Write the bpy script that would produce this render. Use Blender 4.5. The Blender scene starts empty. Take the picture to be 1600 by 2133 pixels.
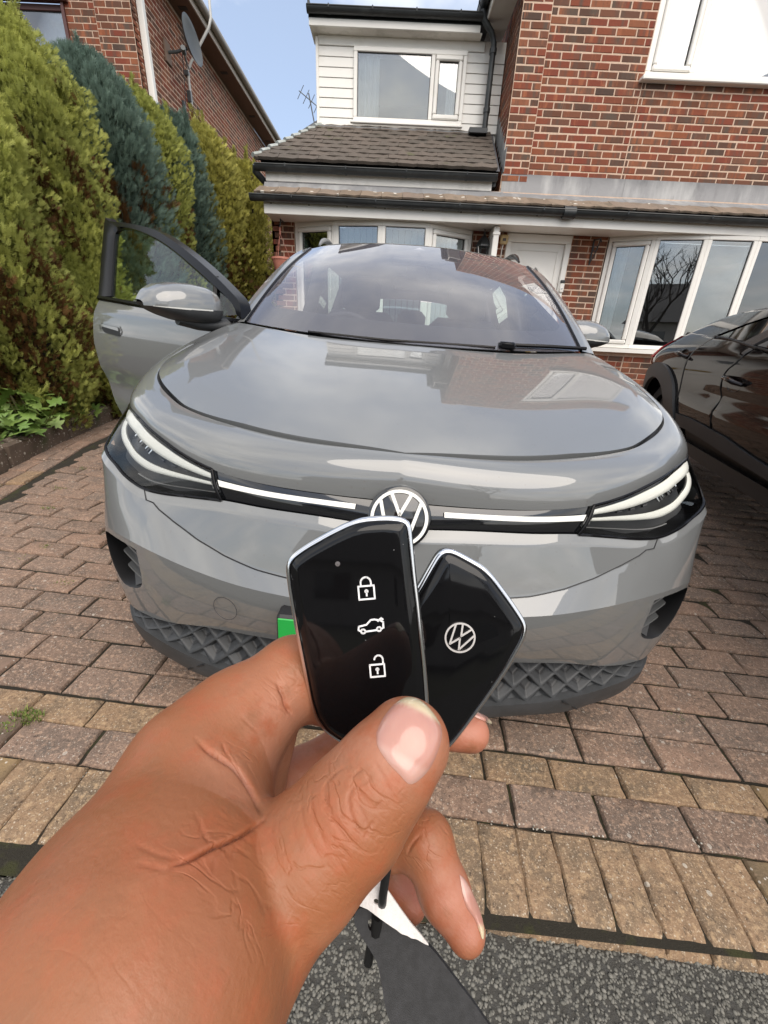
import bpy, bmesh, math, random
import numpy as np
from mathutils import Vector, Matrix, noise
from mathutils.geometry import delaunay_2d_cdt

SC = bpy.context.scene
COL = SC.collection
random.seed(7)
rng = np.random.default_rng(7)
R = math.radians

# ---------------------------------------------------------------- camera, sky, sun, exposure
FOC = 840.0 / 1600.0            # focal length as a share of the picture's width
CAM_POS = Vector((-0.0043, -0.7714, 1.1463))
PITCH, ROLL = math.atan(840.0 / 1924.0), R(2.68)
_cp, _sp, _cr, _sr = math.cos(PITCH), math.sin(PITCH), math.cos(ROLL), math.sin(ROLL)
_f = Vector((0, _cp, -_sp)); _u0 = Vector((0, _sp, _cp)); _r0 = Vector((1, 0, 0))
_r = _r0 * _cr + _u0 * _sr
_u = _u0 * _cr - _r0 * _sr
cam_data = bpy.data.cameras.new('camera')
cam = bpy.data.objects.new('camera', cam_data)
COL.objects.link(cam)
cam.matrix_world = Matrix(((_r.x, _u.x, -_f.x, CAM_POS.x), (_r.y, _u.y, -_f.y, CAM_POS.y), (_r.z, _u.z, -_f.z, CAM_POS.z), (0, 0, 0, 1)))
cam_data.sensor_fit = 'HORIZONTAL'
cam_data.sensor_width = 36.0
cam_data.lens = 36.0 * FOC
cam_data.clip_start = 0.005
cam_data.clip_end = 400
SC.camera = cam

SUN_EL, SUN_AZ = R(52), R(158)       # azimuth measured clockwise from +Y
world = bpy.data.worlds.new('World')
SC.world = world
world.use_nodes = True
wt = world.node_tree
for n in list(wt.nodes):
    wt.nodes.remove(n)


def N(t, typ, **kw):
    n = t.nodes.new(typ)
    for k, v in kw.items():
        if k.startswith('i_'):
            n.inputs[k[2:].replace('_', ' ')].default_value = v
        else:
            setattr(n, k, v)
    return n


def build_sky():
    t = wt
    out = N(t, 'ShaderNodeOutputWorld')
    bg = N(t, 'ShaderNodeBackground')
    bg.inputs['Strength'].default_value = 0.095
    sky = N(t, 'ShaderNodeTexSky', sky_type='NISHITA', sun_disc=False, sun_elevation=SUN_EL, sun_rotation=SUN_AZ)
    sky.air_density = 1.0
    sky.dust_density = 1.5
    tc = N(t, 'ShaderNodeTexCoord')
    sep = N(t, 'ShaderNodeSeparateXYZ')
    t.links.new(tc.outputs['Generated'], sep.inputs[0])
    add = N(t, 'ShaderNodeMath', operation='ADD'); add.inputs[1].default_value = 0.22
    mx = N(t, 'ShaderNodeMath', operation='MAXIMUM'); mx.inputs[1].default_value = 0.0
    t.links.new(sep.outputs['Z'], mx.inputs[0])
    t.links.new(mx.outputs[0], add.inputs[0])
    dx = N(t, 'ShaderNodeMath', operation='DIVIDE'); dy = N(t, 'ShaderNodeMath', operation='DIVIDE')
    t.links.new(sep.outputs['X'], dx.inputs[0]); t.links.new(add.outputs[0], dx.inputs[1])
    t.links.new(sep.outputs['Y'], dy.inputs[0]); t.links.new(add.outputs[0], dy.inputs[1])
    comb = N(t, 'ShaderNodeCombineXYZ')
    t.links.new(dx.outputs[0], comb.inputs[0]); t.links.new(dy.outputs[0], comb.inputs[1])
    comb.inputs[2].default_value = 5.9
    n1 = N(t, 'ShaderNodeTexNoise'); n1.inputs['Scale'].default_value = 1.05; n1.inputs['Detail'].default_value = 7; n1.inputs['Roughness'].default_value = 0.56
    n2 = N(t, 'ShaderNodeTexNoise'); n2.inputs['Scale'].default_value = 2.3; n2.inputs['Detail'].default_value = 6; n2.inputs['Roughness'].default_value = 0.6
    t.links.new(comb.outputs[0], n1.inputs['Vector']); t.links.new(comb.outputs[0], n2.inputs['Vector'])
    cov = N(t, 'ShaderNodeValToRGB')
    cov.color_ramp.elements[0].position = 0.40; cov.color_ramp.elements[1].position = 0.60
    t.links.new(n1.outputs['Fac'], cov.inputs[0])
    shade = N(t, 'ShaderNodeValToRGB')
    shade.color_ramp.elements[0].position = 0.3; shade.color_ramp.elements[0].color = (6.0, 6.05, 6.2, 1)
    shade.color_ramp.elements[1].position = 0.68; shade.color_ramp.elements[1].color = (11.0, 10.8, 10.4, 1)
    t.links.new(n2.outputs['Fac'], shade.inputs[0])
    # blue sky lifted a little by thin high haze
    lift = N(t, 'ShaderNodeMix', data_type='RGBA', blend_type='MIX')
    lift.inputs[0].default_value = 0.35
    t.links.new(sky.outputs[0], lift.inputs[6]); lift.inputs[7].default_value = (5.6, 6.5, 8.2, 1)
    mix = N(t, 'ShaderNodeMix', data_type='RGBA', blend_type='MIX')
    t.links.new(cov.outputs[0], mix.inputs[0]); t.links.new(lift.outputs[2], mix.inputs[6]); t.links.new(shade.outputs[0], mix.inputs[7])
    t.links.new(mix.outputs[2], bg.inputs['Color'])
    t.links.new(bg.outputs[0], out.inputs[0])


build_sky()

sun_data = bpy.data.lights.new('sun', 'SUN')
sun_data.energy = 1.8
sun_data.angle = R(64)
sun_data.color = (1.0, 0.90, 0.78)
sun = bpy.data.objects.new('sun', sun_data)
COL.objects.link(sun)
_sd = Vector((math.sin(SUN_AZ) * math.cos(SUN_EL), math.cos(SUN_AZ) * math.cos(SUN_EL), math.sin(SUN_EL)))
sun.rotation_mode = 'QUATERNION'
sun.rotation_quaternion = _sd.to_track_quat('Z', 'Y')
sun.location = _sd * 30

vs = SC.view_settings
vs.view_transform = 'Standard'
vs.look = 'None'
vs.gamma = 1.0
vs.exposure = 0.88
vs.use_curve_mapping = False
SC.render.engine = 'CYCLES'
SC.cycles.max_bounces = 8
SC.cycles.transparent_max_bounces = 16
SC.cycles.caustics_reflective = False
SC.cycles.caustics_refractive = False

# ground frame: the drive falls a little to the right and rises to the house; the cars and the paving share this frame
MG = Matrix(((0.999, 0.0344, 0.0374, 0), (-0.034, 0.9994, -0.0117, 0), (-0.0378, 0.0104, 0.9992, 0), (0, 0, 0, 1)))
_q = MG.to_quaternion()
MG = _q.to_matrix().to_4x4()


def gw(x, y, z=0.0):
    return MG @ Vector((x, y, z))


# ---------------------------------------------------------------- materials
MATS = {}


def mat(name, col, rough=0.5, metal=0.0, spec=0.5, var=None, rnd=None, island=False, bump=None, coat=0.0, coords='Object', speck=None, stain=None, sss=0.0, trans=0.0, emit=None, rvar=None, rndvec=False, attr=None):
    """Principled material. var=(colour, scale, detail, lo, hi) noise mix; rnd=[colours] picked per object (or per island);
    bump=[(kind, scale, strength, distance)]; speck=(colour, scale, threshold)."""
    if name in MATS:
        return MATS[name]
    m = bpy.data.materials.new(name)
    m.use_nodes = True
    t = m.node_tree
    b = t.nodes['Principled BSDF']
    b.inputs['Roughness'].default_value = rough
    b.inputs['Metallic'].default_value = metal
    b.inputs['Specular IOR Level'].default_value = spec
    b.inputs['Coat Weight'].default_value = coat
    b.inputs['Coat Roughness'].default_value = 0.02
    b.inputs['Coat IOR'].default_value = 1.8
    b.inputs['Transmission Weight'].default_value = trans
    L = t.links.new
    c4 = lambda c: (c[0], c[1], c[2], 1.0)
    tc = N(t, 'ShaderNodeTexCoord')
    vec = tc.outputs[coords]
    rv = None
    if rnd or rndvec:
        if island:
            g = N(t, 'ShaderNodeNewGeometry'); ri = g.outputs['Random Per Island']
        else:
            g = N(t, 'ShaderNodeObjectInfo'); ri = g.outputs['Random']
        rv = ri
        if not island:
            vm = N(t, 'ShaderNodeVectorMath', operation='SCALE')
            vm.inputs[0].default_value = (37.0, 61.0, 83.0)
            L(ri, vm.inputs['Scale'])
            va = N(t, 'ShaderNodeVectorMath', operation='ADD')
            L(vec, va.inputs[0]); L(vm.outputs[0], va.inputs[1])
            vec = va.outputs[0]
    cur = None
    if rnd:
        rp = N(t, 'ShaderNodeValToRGB')
        rp.color_ramp.interpolation = 'LINEAR'
        els = rp.color_ramp.elements
        while len(els) < len(rnd):
            els.new(0.5)
        for i, c in enumerate(rnd):
            els[i].position = i / max(1, len(rnd) - 1); els[i].color = c4(c)
        L(rv, rp.inputs[0])
        cur = rp.outputs[0]
    if attr:
        an = N(t, 'ShaderNodeAttribute'); an.attribute_name = attr
        if cur is None:
            cur = an.outputs['Color']
        else:
            mm = N(t, 'ShaderNodeMix', data_type='RGBA', blend_type='MULTIPLY'); mm.inputs[0].default_value = 1.0
            L(cur, mm.inputs[6]); L(an.outputs['Color'], mm.inputs[7]); cur = mm.outputs[2]

    def mixin(cur, colour, fac_socket):
        mx = N(t, 'ShaderNodeMix', data_type='RGBA')
        L(fac_socket, mx.inputs[0])
        if cur is None:
            mx.inputs[6].default_value = c4(col)
        else:
            L(cur, mx.inputs[6])
        mx.inputs[7].default_value = c4(colour)
        return mx.outputs[2]
    for v in ([var] if var and not isinstance(var, list) else (var or [])):
        vc, sc, det, lo, hi = v[:5]
        nz = N(t, 'ShaderNodeTexNoise'); nz.inputs['Scale'].default_value = sc; nz.inputs['Detail'].default_value = det
        nz.inputs['Roughness'].default_value = 0.62
        if len(v) > 5:
            mp = N(t, 'ShaderNodeMapping'); mp.inputs['Scale'].default_value = v[5]
            L(vec, mp.inputs[0]); L(mp.outputs[0], nz.inputs['Vector'])
        else:
            L(vec, nz.inputs['Vector'])
        mr = N(t, 'ShaderNodeMapRange'); mr.inputs[1].default_value = lo; mr.inputs[2].default_value = hi
        L(nz.outputs['Fac'], mr.inputs[0])
        cur = mixin(cur, vc, mr.outputs[0])
    for s in ([speck] if speck and not isinstance(speck, list) else (speck or [])):
        scol, sscale, thr, amt = s
        vo = N(t, 'ShaderNodeTexVoronoi'); vo.inputs['Scale'].default_value = sscale
        L(vec, vo.inputs['Vector'])
        sp = N(t, 'ShaderNodeSeparateColor'); L(vo.outputs['Color'], sp.inputs[0])
        gt = N(t, 'ShaderNodeMath', operation='GREATER_THAN'); gt.inputs[1].default_value = thr; L(sp.outputs[0], gt.inputs[0])
        lt = N(t, 'ShaderNodeMath', operation='LESS_THAN'); lt.inputs[1].default_value = 0.45; L(vo.outputs['Distance'], lt.inputs[0])
        ml = N(t, 'ShaderNodeMath', operation='MULTIPLY'); L(gt.outputs[0], ml.inputs[0]); L(lt.outputs[0], ml.inputs[1])
        m2 = N(t, 'ShaderNodeMath', operation='MULTIPLY'); L(ml.outputs[0], m2.inputs[0]); m2.inputs[1].default_value = amt
        cur = mixin(cur, scol, m2.outputs[0])
    if cur is None:
        b.inputs['Base Color'].default_value = c4(col)
    else:
        L(cur, b.inputs['Base Color'])
    if rvar:
        nz = N(t, 'ShaderNodeTexNoise'); nz.inputs['Scale'].default_value = rvar[0]; nz.inputs['Detail'].default_value = 5
        L(vec, nz.inputs['Vector'])
        mr = N(t, 'ShaderNodeMapRange'); mr.inputs[1].default_value = 0.35; mr.inputs[2].default_value = 0.65
        mr.inputs[3].default_value = rvar[1]; mr.inputs[4].default_value = rvar[2]
        L(nz.outputs['Fac'], mr.inputs[0]); L(mr.outputs[0], b.inputs['Roughness'])
    prev = None
    for kind, sc, st, dist in (bump or []):
        if kind == 'noise':
            nz = N(t, 'ShaderNodeTexNoise'); nz.inputs['Scale'].default_value = sc; nz.inputs['Detail'].default_value = 5; nz.inputs['Roughness'].default_value = 0.65
            L(vec, nz.inputs['Vector']); h = nz.outputs['Fac']
        elif kind == 'vor':
            nz = N(t, 'ShaderNodeTexVoronoi'); nz.inputs['Scale'].default_value = sc
            L(vec, nz.inputs['Vector']); h = nz.outputs['Distance']
        elif kind in ('lines_a', 'lines_b'):
            mp = N(t, 'ShaderNodeMapping', vector_type='TEXTURE'); mp.inputs['Rotation'].default_value = (0, 0, R(132 if kind == 'lines_a' else 40)); mp.inputs['Scale'].default_value = (1, 4.5, 2)
            L(vec, mp.inputs[0])
            nz = N(t, 'ShaderNodeTexNoise'); nz.inputs['Scale'].default_value = sc; nz.inputs['Detail'].default_value = 3
            L(mp.outputs[0], nz.inputs['Vector']); h = nz.outputs['Fac']
        elif kind == 'wrinkle':
            # irregular crease network, strongest where the 'Wr' attribute is high
            mp = N(t, 'ShaderNodeMapping', vector_type='TEXTURE'); mp.inputs['Rotation'].default_value = (0, 0, R(128)); mp.inputs['Scale'].default_value = (1, 3.2, 1.6)
            L(vec, mp.inputs[0])
            nz = N(t, 'ShaderNodeTexNoise'); nz.inputs['Scale'].default_value = sc; nz.inputs['Detail'].default_value = 2.5; nz.inputs['Distortion'].default_value = .6
            L(mp.outputs[0], nz.inputs['Vector'])
            s1 = N(t, 'ShaderNodeMath', operation='SUBTRACT'); L(nz.outputs['Fac'], s1.inputs[0]); s1.inputs[1].default_value = .5
            s2 = N(t, 'ShaderNodeMath', operation='ABSOLUTE'); L(s1.outputs[0], s2.inputs[0])
            s3 = N(t, 'ShaderNodeMapRange'); s3.inputs[1].default_value = 0; s3.inputs[2].default_value = .055; s3.inputs[3].default_value = 0; s3.inputs[4].default_value = 1
            s3.interpolation_type = 'SMOOTHSTEP'
            L(s2.outputs[0], s3.inputs[0])
            at_ = N(t, 'ShaderNodeAttribute'); at_.attribute_name = 'Wr'
            s4 = N(t, 'ShaderNodeMath', operation='MULTIPLY'); L(s3.outputs[0], s4.inputs[0]); L(at_.outputs['Fac'], s4.inputs[1])
            h = s4.outputs[0]
        elif kind == 'wave':
            nz = N(t, 'ShaderNodeTexWave'); nz.inputs['Scale'].default_value = sc; nz.inputs['Distortion'].default_value = 1.5
            L(vec, nz.inputs['Vector']); h = nz.outputs['Fac']
        bp = N(t, 'ShaderNodeBump'); bp.inputs['Strength'].default_value = st; bp.inputs['Distance'].default_value = dist
        L(h, bp.inputs['Height'])
        if prev is not None:
            L(prev, bp.inputs['Normal'])
        prev = bp.outputs[0]
    if prev is not None:
        L(prev, b.inputs['Normal'])
    if sss:
        b.inputs['Subsurface Weight'].default_value = sss
        b.inputs['Subsurface Radius'].default_value = (1.0, 0.35, 0.2)
        b.inputs['Subsurface Scale'].default_value = 0.004
    MATS[name] = m
    return m


def glass_mat(name, tint=(1, 1, 1), ior=1.5, refl=1.0, rough=0.0):
    """Thin pane: transparent with Fresnel reflection."""
    if name in MATS:
        return MATS[name]
    m = bpy.data.materials.new(name); m.use_nodes = True
    t = m.node_tree
    t.nodes.remove(t.nodes['Principled BSDF'])
    out = t.nodes['Material Output']
    tr = N(t, 'ShaderNodeBsdfTransparent'); tr.inputs[0].default_value = (*tint, 1)
    gl = N(t, 'ShaderNodeBsdfGlossy'); gl.inputs['Roughness'].default_value = rough
    fr = N(t, 'ShaderNodeFresnel'); fr.inputs['IOR'].default_value = ior
    mu = N(t, 'ShaderNodeMath', operation='MULTIPLY'); mu.inputs[1].default_value = refl; mu.use_clamp = True
    mx = N(t, 'ShaderNodeMixShader')
    L = t.links.new
    L(fr.outputs[0], mu.inputs[0]); L(mu.outputs[0], mx.inputs[0]); L(tr.outputs[0], mx.inputs[1]); L(gl.outputs[0], mx.inputs[2]); L(mx.outputs[0], out.inputs[0])
    MATS[name] = m
    return m


def add_layer(m, kind, col, fac):
    """mix a thin diffuse tint or leaf translucency over a finished material"""
    t = m.node_tree; out = t.nodes['Material Output']
    src = out.inputs['Surface'].links[0].from_socket
    n = N(t, 'ShaderNodeBsdfTranslucent' if kind == 'translucent' else 'ShaderNodeBsdfDiffuse')
    if isinstance(col, str):
        a = N(t, 'ShaderNodeAttribute'); a.attribute_name = col; t.links.new(a.outputs['Color'], n.inputs['Color'])
    else:
        n.inputs['Color'].default_value = (*col, 1)
    mx = N(t, 'ShaderNodeMixShader'); mx.inputs[0].default_value = fac
    t.links.new(src, mx.inputs[1]); t.links.new(n.outputs[0], mx.inputs[2]); t.links.new(mx.outputs[0], out.inputs['Surface'])


# ---------------------------------------------------------------- object helpers
def tag(o, label=None, cat=None, group=None, kind=None):
    if label: o['label'] = label
    if cat: o['category'] = cat
    if group: o['group'] = group
    if kind: o['kind'] = kind
    return o


def link(o, parent=None):
    COL.objects.link(o)
    if parent is not None:
        o.parent = parent
    return o


def empty(name, loc=(0, 0, 0), mw=None, parent=None):
    o = bpy.data.objects.new(name, None)
    link(o, parent)
    if mw is not None:
        o.matrix_world = mw
    else:
        o.location = loc
    o.empty_display_size = 0.1
    return o


def smooth_by_angle(me, deg=35):
    """Shade smooth, with sharp edges where faces meet at more than deg."""
    bm = bmesh.new(); bm.from_mesh(me)
    lim = R(deg)
    for e in bm.edges:
        if len(e.link_faces) == 2:
            e.smooth = e.calc_face_angle(0.0) < lim
        else:
            e.smooth = False
    for f in bm.faces:
        f.smooth = True
    bm.to_mesh(me); bm.free()


def mesh(name, verts, faces, m, parent=None, smooth=None, mw=None):
    me = bpy.data.meshes.new(name)
    me.from_pydata([tuple(v) for v in verts], [], [tuple(f) for f in faces])
    me.validate(); me.update()
    ms = m if isinstance(m, (list, tuple)) else [m]
    for q in ms:
        me.materials.append(q)
    if smooth is True:
        me.polygons.foreach_set('use_smooth', [True] * len(me.polygons))
    elif smooth:
        smooth_by_angle(me, smooth)
    o = bpy.data.objects.new(name, me)
    link(o, parent)
    if mw is not None:
        o.matrix_world = mw
    return o


class MB:
    """collects shapes for ONE mesh"""
    def __init__(self):
        self.v = []; self.f = []

    def add(self, verts, faces):
        k = len(self.v)
        self.v += [tuple(p) for p in verts]
        self.f += [tuple(i + k for i in f) for f in faces]
        return self

    def box(self, x0, x1, y0, y1, z0, z1, bev=0.0, xf=None):
        if bev <= 0:
            v = [(x0, y0, z0), (x1, y0, z0), (x1, y1, z0), (x0, y1, z0), (x0, y0, z1), (x1, y0, z1), (x1, y1, z1), (x0, y1, z1)]
            f = [(0, 3, 2, 1), (4, 5, 6, 7), (0, 1, 5, 4), (1, 2, 6, 5), (2, 3, 7, 6), (3, 0, 4, 7)]
        else:
            b = min(bev, (x1 - x0) * .45, (y1 - y0) * .45, (z1 - z0) * .45)
            bm = bmesh.new()
            bmesh.ops.create_cube(bm, size=1)
            for p in bm.verts:
                p.co = Vector(((x0 + x1) / 2 + p.co.x * (x1 - x0), (y0 + y1) / 2 + p.co.y * (y1 - y0), (z0 + z1) / 2 + p.co.z * (z1 - z0)))
            bmesh.ops.bevel(bm, geom=bm.edges[:], offset=b, segments=1, profile=0.5, affect='EDGES')
            bm.verts.index_update()
            v = [tuple(p.co) for p in bm.verts]; f = [tuple(p.index for p in q.verts) for q in bm.faces]
            bm.free()
        if xf is not None:
            v = [tuple(xf @ Vector(p)) for p in v]
        return self.add(v, f)

    def tube(self, pts, r, n=10, cap=True, flat=None):
        """round bar through pts; r a number or one per point"""
        pts = [Vector(p) for p in pts]
        rs = r if isinstance(r, (list, tuple)) else [r] * len(pts)
        k = len(self.v)
        up = Vector((0, 0, 1))
        prevx = None
        for i, p in enumerate(pts):
            d = (pts[min(i + 1, len(pts) - 1)] - pts[max(i - 1, 0)]).normalized()
            if prevx is None:
                a = up if abs(d.dot(up)) < 0.95 else Vector((1, 0, 0))
                x = d.cross(a).normalized()
            else:
                x = (prevx - d * prevx.dot(d)).normalized()
            prevx = x
            y = d.cross(x)
            for j in range(n):
                t = 2 * math.pi * j / n
                self.v.append(tuple(p + (x * math.cos(t) + y * math.sin(t) * (flat or 1.0)) * rs[i]))
        for i in range(len(pts) - 1):
            for j in range(n):
                a = k + i * n + j; b = k + i * n + (j + 1) % n
                self.f.append((a, b, b + n, a + n))
        if cap:
            self.f.append(tuple(k + j for j in reversed(range(n))))
            e = k + (len(pts) - 1) * n
            self.f.append(tuple(e + j for j in range(n)))
        return self

    def lathe(self, prof, n=20, loc=(0, 0, 0), xf=None):
        k = len(self.v)
        for r_, z_ in prof:
            for j in range(n):
                t = 2 * math.pi * j / n
                p = Vector((r_ * math.cos(t), r_ * math.sin(t), z_))
                if xf is not None: p = xf @ p
                self.v.append(tuple(p + Vector(loc)))
        for i in range(len(prof) - 1):
            for j in range(n):
                a = k + i * n + j; b = k + i * n + (j + 1) % n
                self.f.append((a, b, b + n, a + n))
        return self

    def prism(self, poly, h0, h1, fn):
        """poly in 2D, extruded from h0 to h1; fn(u, v, h) -> point"""
        k = len(self.v); n = len(poly)
        for h in (h0, h1):
            for (a, b) in poly:
                self.v.append(tuple(fn(a, b, h)))
        self.f.append(tuple(k + j for j in reversed(range(n))))
        self.f.append(tuple(k + n + j for j in range(n)))
        for j in range(n):
            a = k + j; b = k + (j + 1) % n
            self.f.append((a, b, b + n, a + n))
        return self

    def build(self, name, m, parent=None, smooth=None, mw=None):
        return mesh(name, self.v, self.f, m, parent, smooth, mw)


def inst(name, me, parent, loc, rot=(0, 0, 0), scale=(1, 1, 1)):
    """an object of its own that shares mesh data"""
    o = bpy.data.objects.new(name, me)
    COL.objects.link(o)
    o.parent = parent
    o.location = loc; o.rotation_euler = rot; o.scale = scale
    return o


def project(p):
    """picture position (0..1 across, 0..1.333 down) of a world point, and its distance"""
    d = Vector(p) - CAM_POS
    z = d.dot(_f)
    if z < 0.02:
        return None
    return 0.5 + FOC * d.dot(_r) / z, 0.6667 - FOC * d.dot(_u) / z, z


def in_view(p, pad=0.03):
    q = project(p)
    return q is not None and -pad < q[0] < 1 + pad and -pad < q[1] < 1.3333 + pad


def catmull(c, n=12):
    c = np.asarray(c, float)
    P = np.vstack([2 * c[0] - c[1], c, 2 * c[-1] - c[-2]])
    t = np.linspace(0, 1, n, endpoint=False)[:, None]
    out = []
    for i in range(len(c) - 1):
        a, b, d, e = P[i:i + 4]
        out.append(.5 * ((2 * b) + (d - a) * t + (2 * a - 5 * b + 4 * d - e) * t * t + (3 * b - a - 3 * d + e) * t ** 3))
    return np.vstack(out + [c[-1:]])


def resample(poly, n):
    poly = np.asarray(poly, float)
    s = np.r_[0, np.cumsum(np.linalg.norm(np.diff(poly, axis=0), axis=1))]
    u = np.linspace(0, s[-1], n)
    return np.stack([np.interp(u, s, poly[:, k]) for k in range(poly.shape[1])], 1)
# ---------------------------------------------------------------- ground, road, drive
paver_red = mat('paver_red', (.16, .10, .075), rough=.85, spec=.3, rnd=[(.17, .115, .085), (.23, .15, .108), (.205, .148, .115), (.265, .168, .118)],
                var=[((.12, .095, .078), 8, 6, .42, .70), ((.40, .27, .19), 75, 6, .50, .70), ((.07, .05, .04), 95, 6, .54, .72), ((.45, .33, .25), 260, 3, .56, .72)],
                speck=[((.50, .45, .38), 230, .94, .6), ((.55, .50, .43), 75, .991, .5)], bump=[('noise', 160, .9, .004), ('noise', 30, .6, .006)], rndvec=True)
paver_buff = mat('paver_buff', (.25, .17, .085), rough=.85, spec=.3, rnd=[(.205, .138, .085), (.275, .180, .108), (.24, .156, .094)],
                 var=[((.135, .102, .07), 7, 6, .45, .68), ((.42, .29, .17), 70, 6, .50, .70), ((.08, .055, .038), 90, 6, .54, .72), ((.46, .35, .24), 260, 3, .56, .72)],
                 speck=[((.55, .48, .38), 230, .95, .6), ((.6, .56, .48), 75, .991, .5)], bump=[('noise', 160, .9, .004), ('noise', 30, .6, .006)], rndvec=True)
sand = mat('joint_sand', (.020, .016, .009), rough=.95, var=[((.032, .032, .007), 9, 5, .54, .64), ((.06, .05, .035), 120, 4, .60, .8)], bump=[('noise', 300, 1, .004)])
asphalt_base = mat('asphalt', (.055, .051, .043), rough=.9, var=((.07, .068, .062), 60, 5, .4, .7), bump=[('noise', 200, 1, .006)])
chip_mat = mat('road_chipping', (.1, .1, .1), rough=.75, rnd=[(.09, .086, .072), (.15, .143, .122), (.12, .115, .098), (.185, .175, .15), (.105, .10, .085)], island=True)
soil = mat('soil', (.03, .022, .014), rough=1, var=((.06, .045, .03), 20, 6, .4, .7), bump=[('noise', 60, 1, .03)])
concrete_old = mat('old_kerb', (.13, .095, .07), rough=.9, var=[((.075, .055, .04), 6, 7, .45, .7), ((.06, .07, .03), 4, 5, .55, .75)], speck=[((.5, .47, .4), 45, .90, .85), ((.45, .42, .36), 120, .92, .7)], bump=[('noise', 90, .8, .006)])
grass_far = mat('far_ground', (.05, .055, .03), rough=1, var=((.08, .075, .05), 2, 5, .4, .7))


def rise(x, y):
    """the drive climbs toward the house at both sides of the grey car"""
    k = .07 * min(1, max(0, (x - 1.0) / .9)) if x > 0 else .035 * min(1, max(0, (-x - 1.0) / .7))
    return k * max(0, y - .5)


def sheet(name, pts, m, z, sub=0):
    o = mesh(name, [(x, y, z) for x, y in pts], [tuple(range(len(pts)))], m, mw=MG)
    return tag(o, kind='structure')


sheet('ground', [(-150, -150), (150, -150), (150, 150), (-150, 150)], grass_far, -.10)
sheet('road', [(-30, -8), (30, -8), (30, -.312), (-30, -.312)], asphalt_base, -.034)
_gx = np.linspace(-3.05, 7.5, 53); _gy = np.r_[-.318, np.linspace(0, 5.7, 30)]
drive = mesh('driveway', [(x, y, rise(x, y) - .011) for y in _gy for x in _gx], [(j * 53 + i, j * 53 + i + 1, (j + 1) * 53 + i + 1, (j + 1) * 53 + i) for j in range(len(_gy) - 1) for i in range(52)], sand, mw=MG, smooth=True)
tag(drive, kind='structure')

PA = R(-1.6)


def pv(x, y):
    return x * math.cos(PA) - y * math.sin(PA), x * math.sin(PA) + y * math.cos(PA)


KERB = [(-2.30, -.33), (-2.45, .5), (-2.66, 1.45), (-2.74, 1.8), (-2.87, 2.41), (-2.94, 3.2), (-2.98, 4.3), (-3.0, 5.6)]


def kerb_x(y):
    return float(np.interp(y, [p[1] for p in KERB], [p[0] for p in KERB]))


def paver_mesh(lx, ly, seed, drop=0.0):
    """block with chamfered, slightly knocked edges"""
    rr = random.Random(seed)
    nx = 6 if lx > ly else 3; ny = 3 if lx > ly else 6
    c = .006
    xs = [-lx / 2, -lx / 2 + c] + [-lx / 2 + c + (lx - 2 * c) * i / nx for i in range(1, nx)] + [lx / 2 - c, lx / 2]
    ys = [-ly / 2, -ly / 2 + c] + [-ly / 2 + c + (ly - 2 * c) * i / ny for i in range(1, ny)] + [ly / 2 - c, ly / 2]
    v = []; f = []
    for j, y in enumerate(ys):
        for i, x in enumerate(xs):
            ex = i in (0, len(xs) - 1); ey = j in (0, len(ys) - 1)
            z = 0.0
            if ex or ey:
                z = -.005 - rr.random() * .004
            jx = rr.uniform(-.0022, .0022); jy = rr.uniform(-.0022, .0022)
            if drop:
                t = (y + ly / 2) / ly
                z -= drop * max(0, 1 - t / .22) ** 2 + .004 * (1 - t)
            v.append((x + (jx if ex else 0), y + (jy if ey else 0), z + rr.uniform(-.0006, .0006)))
    W = len(xs)
    for j in range(len(ys) - 1):
        for i in range(W - 1):
            a = j * W + i
            f.append((a, a + 1, a + 1 + W, a + W))
    ring = [i for i in range(W)] + [j * W + W - 1 for j in range(1, len(ys))] + [(len(ys) - 1) * W + i for i in range(W - 2, -1, -1)] + [j * W for j in range(len(ys) - 2, 0, -1)]
    k = len(v)
    for i in ring:
        v.append((v[i][0], v[i][1], -.05))
    n = len(ring)
    for i in range(n):
        a = ring[i]; b = ring[(i + 1) % n]
        f.append((b, a, k + i, k + (i + 1) % n))
    return v, f


def mk_me(name, vf, m, sm=None):
    me = bpy.data.meshes.new(name)
    me.from_pydata(vf[0], [], vf[1]); me.update()
    me.materials.append(m)
    if sm: smooth_by_angle(me, sm)
    return me


LB, LY = .2405, .2015
paver_kinds = {'red': [mk_me('paving_block', paver_mesh(LB - .0095, .1110, s), paver_red, 40) for s in range(5)],
               'buff': [mk_me('paving_block', paver_mesh(LY - .007, .0935, 20 + s), paver_buff, 40) for s in range(4)],
               'edge': [mk_me('edging_block', paver_mesh(.0957, .205, 40 + s, drop=.022), paver_buff, 40) for s in range(4)]}
blocks = []       # (kind, x, y, rot) in the paving frame
ROWS = [('red', -.042, LB, .1), ('buff', .0595, LY, .0), ('red', .172, LB, .115)]
yy = .2895
while yy < 5.6:
    ROWS.append(('red', yy, LB, random.choice([.0, .12]) + random.uniform(-.01, .01) if False else None))
    yy += .1203
ph = 0.0
for ri, (k, y, lb, off) in enumerate(ROWS):
    o = off if off is not None else (.125 if ri % 2 else .005) + random.uniform(-.02, .02)
    x = -3.2 + o
    while x < 6.6:
        xl = kerb_x(y) + .252 - y * math.sin(PA) * 0
        if x - lb * .5 > xl:
            blocks.append((k, x, y, 0, 1))
        elif x + lb * .5 > xl + .05:
            a_, b_ = xl, x + lb * .5
            blocks.append((k, (a_ + b_) / 2, y, 0, (b_ - a_) / lb))
        x += lb
x = -2.3 + .03
while x < 6.6:
    blocks.append(('edge', x, -.2035, 0, 1))
    x += .0965
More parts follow.
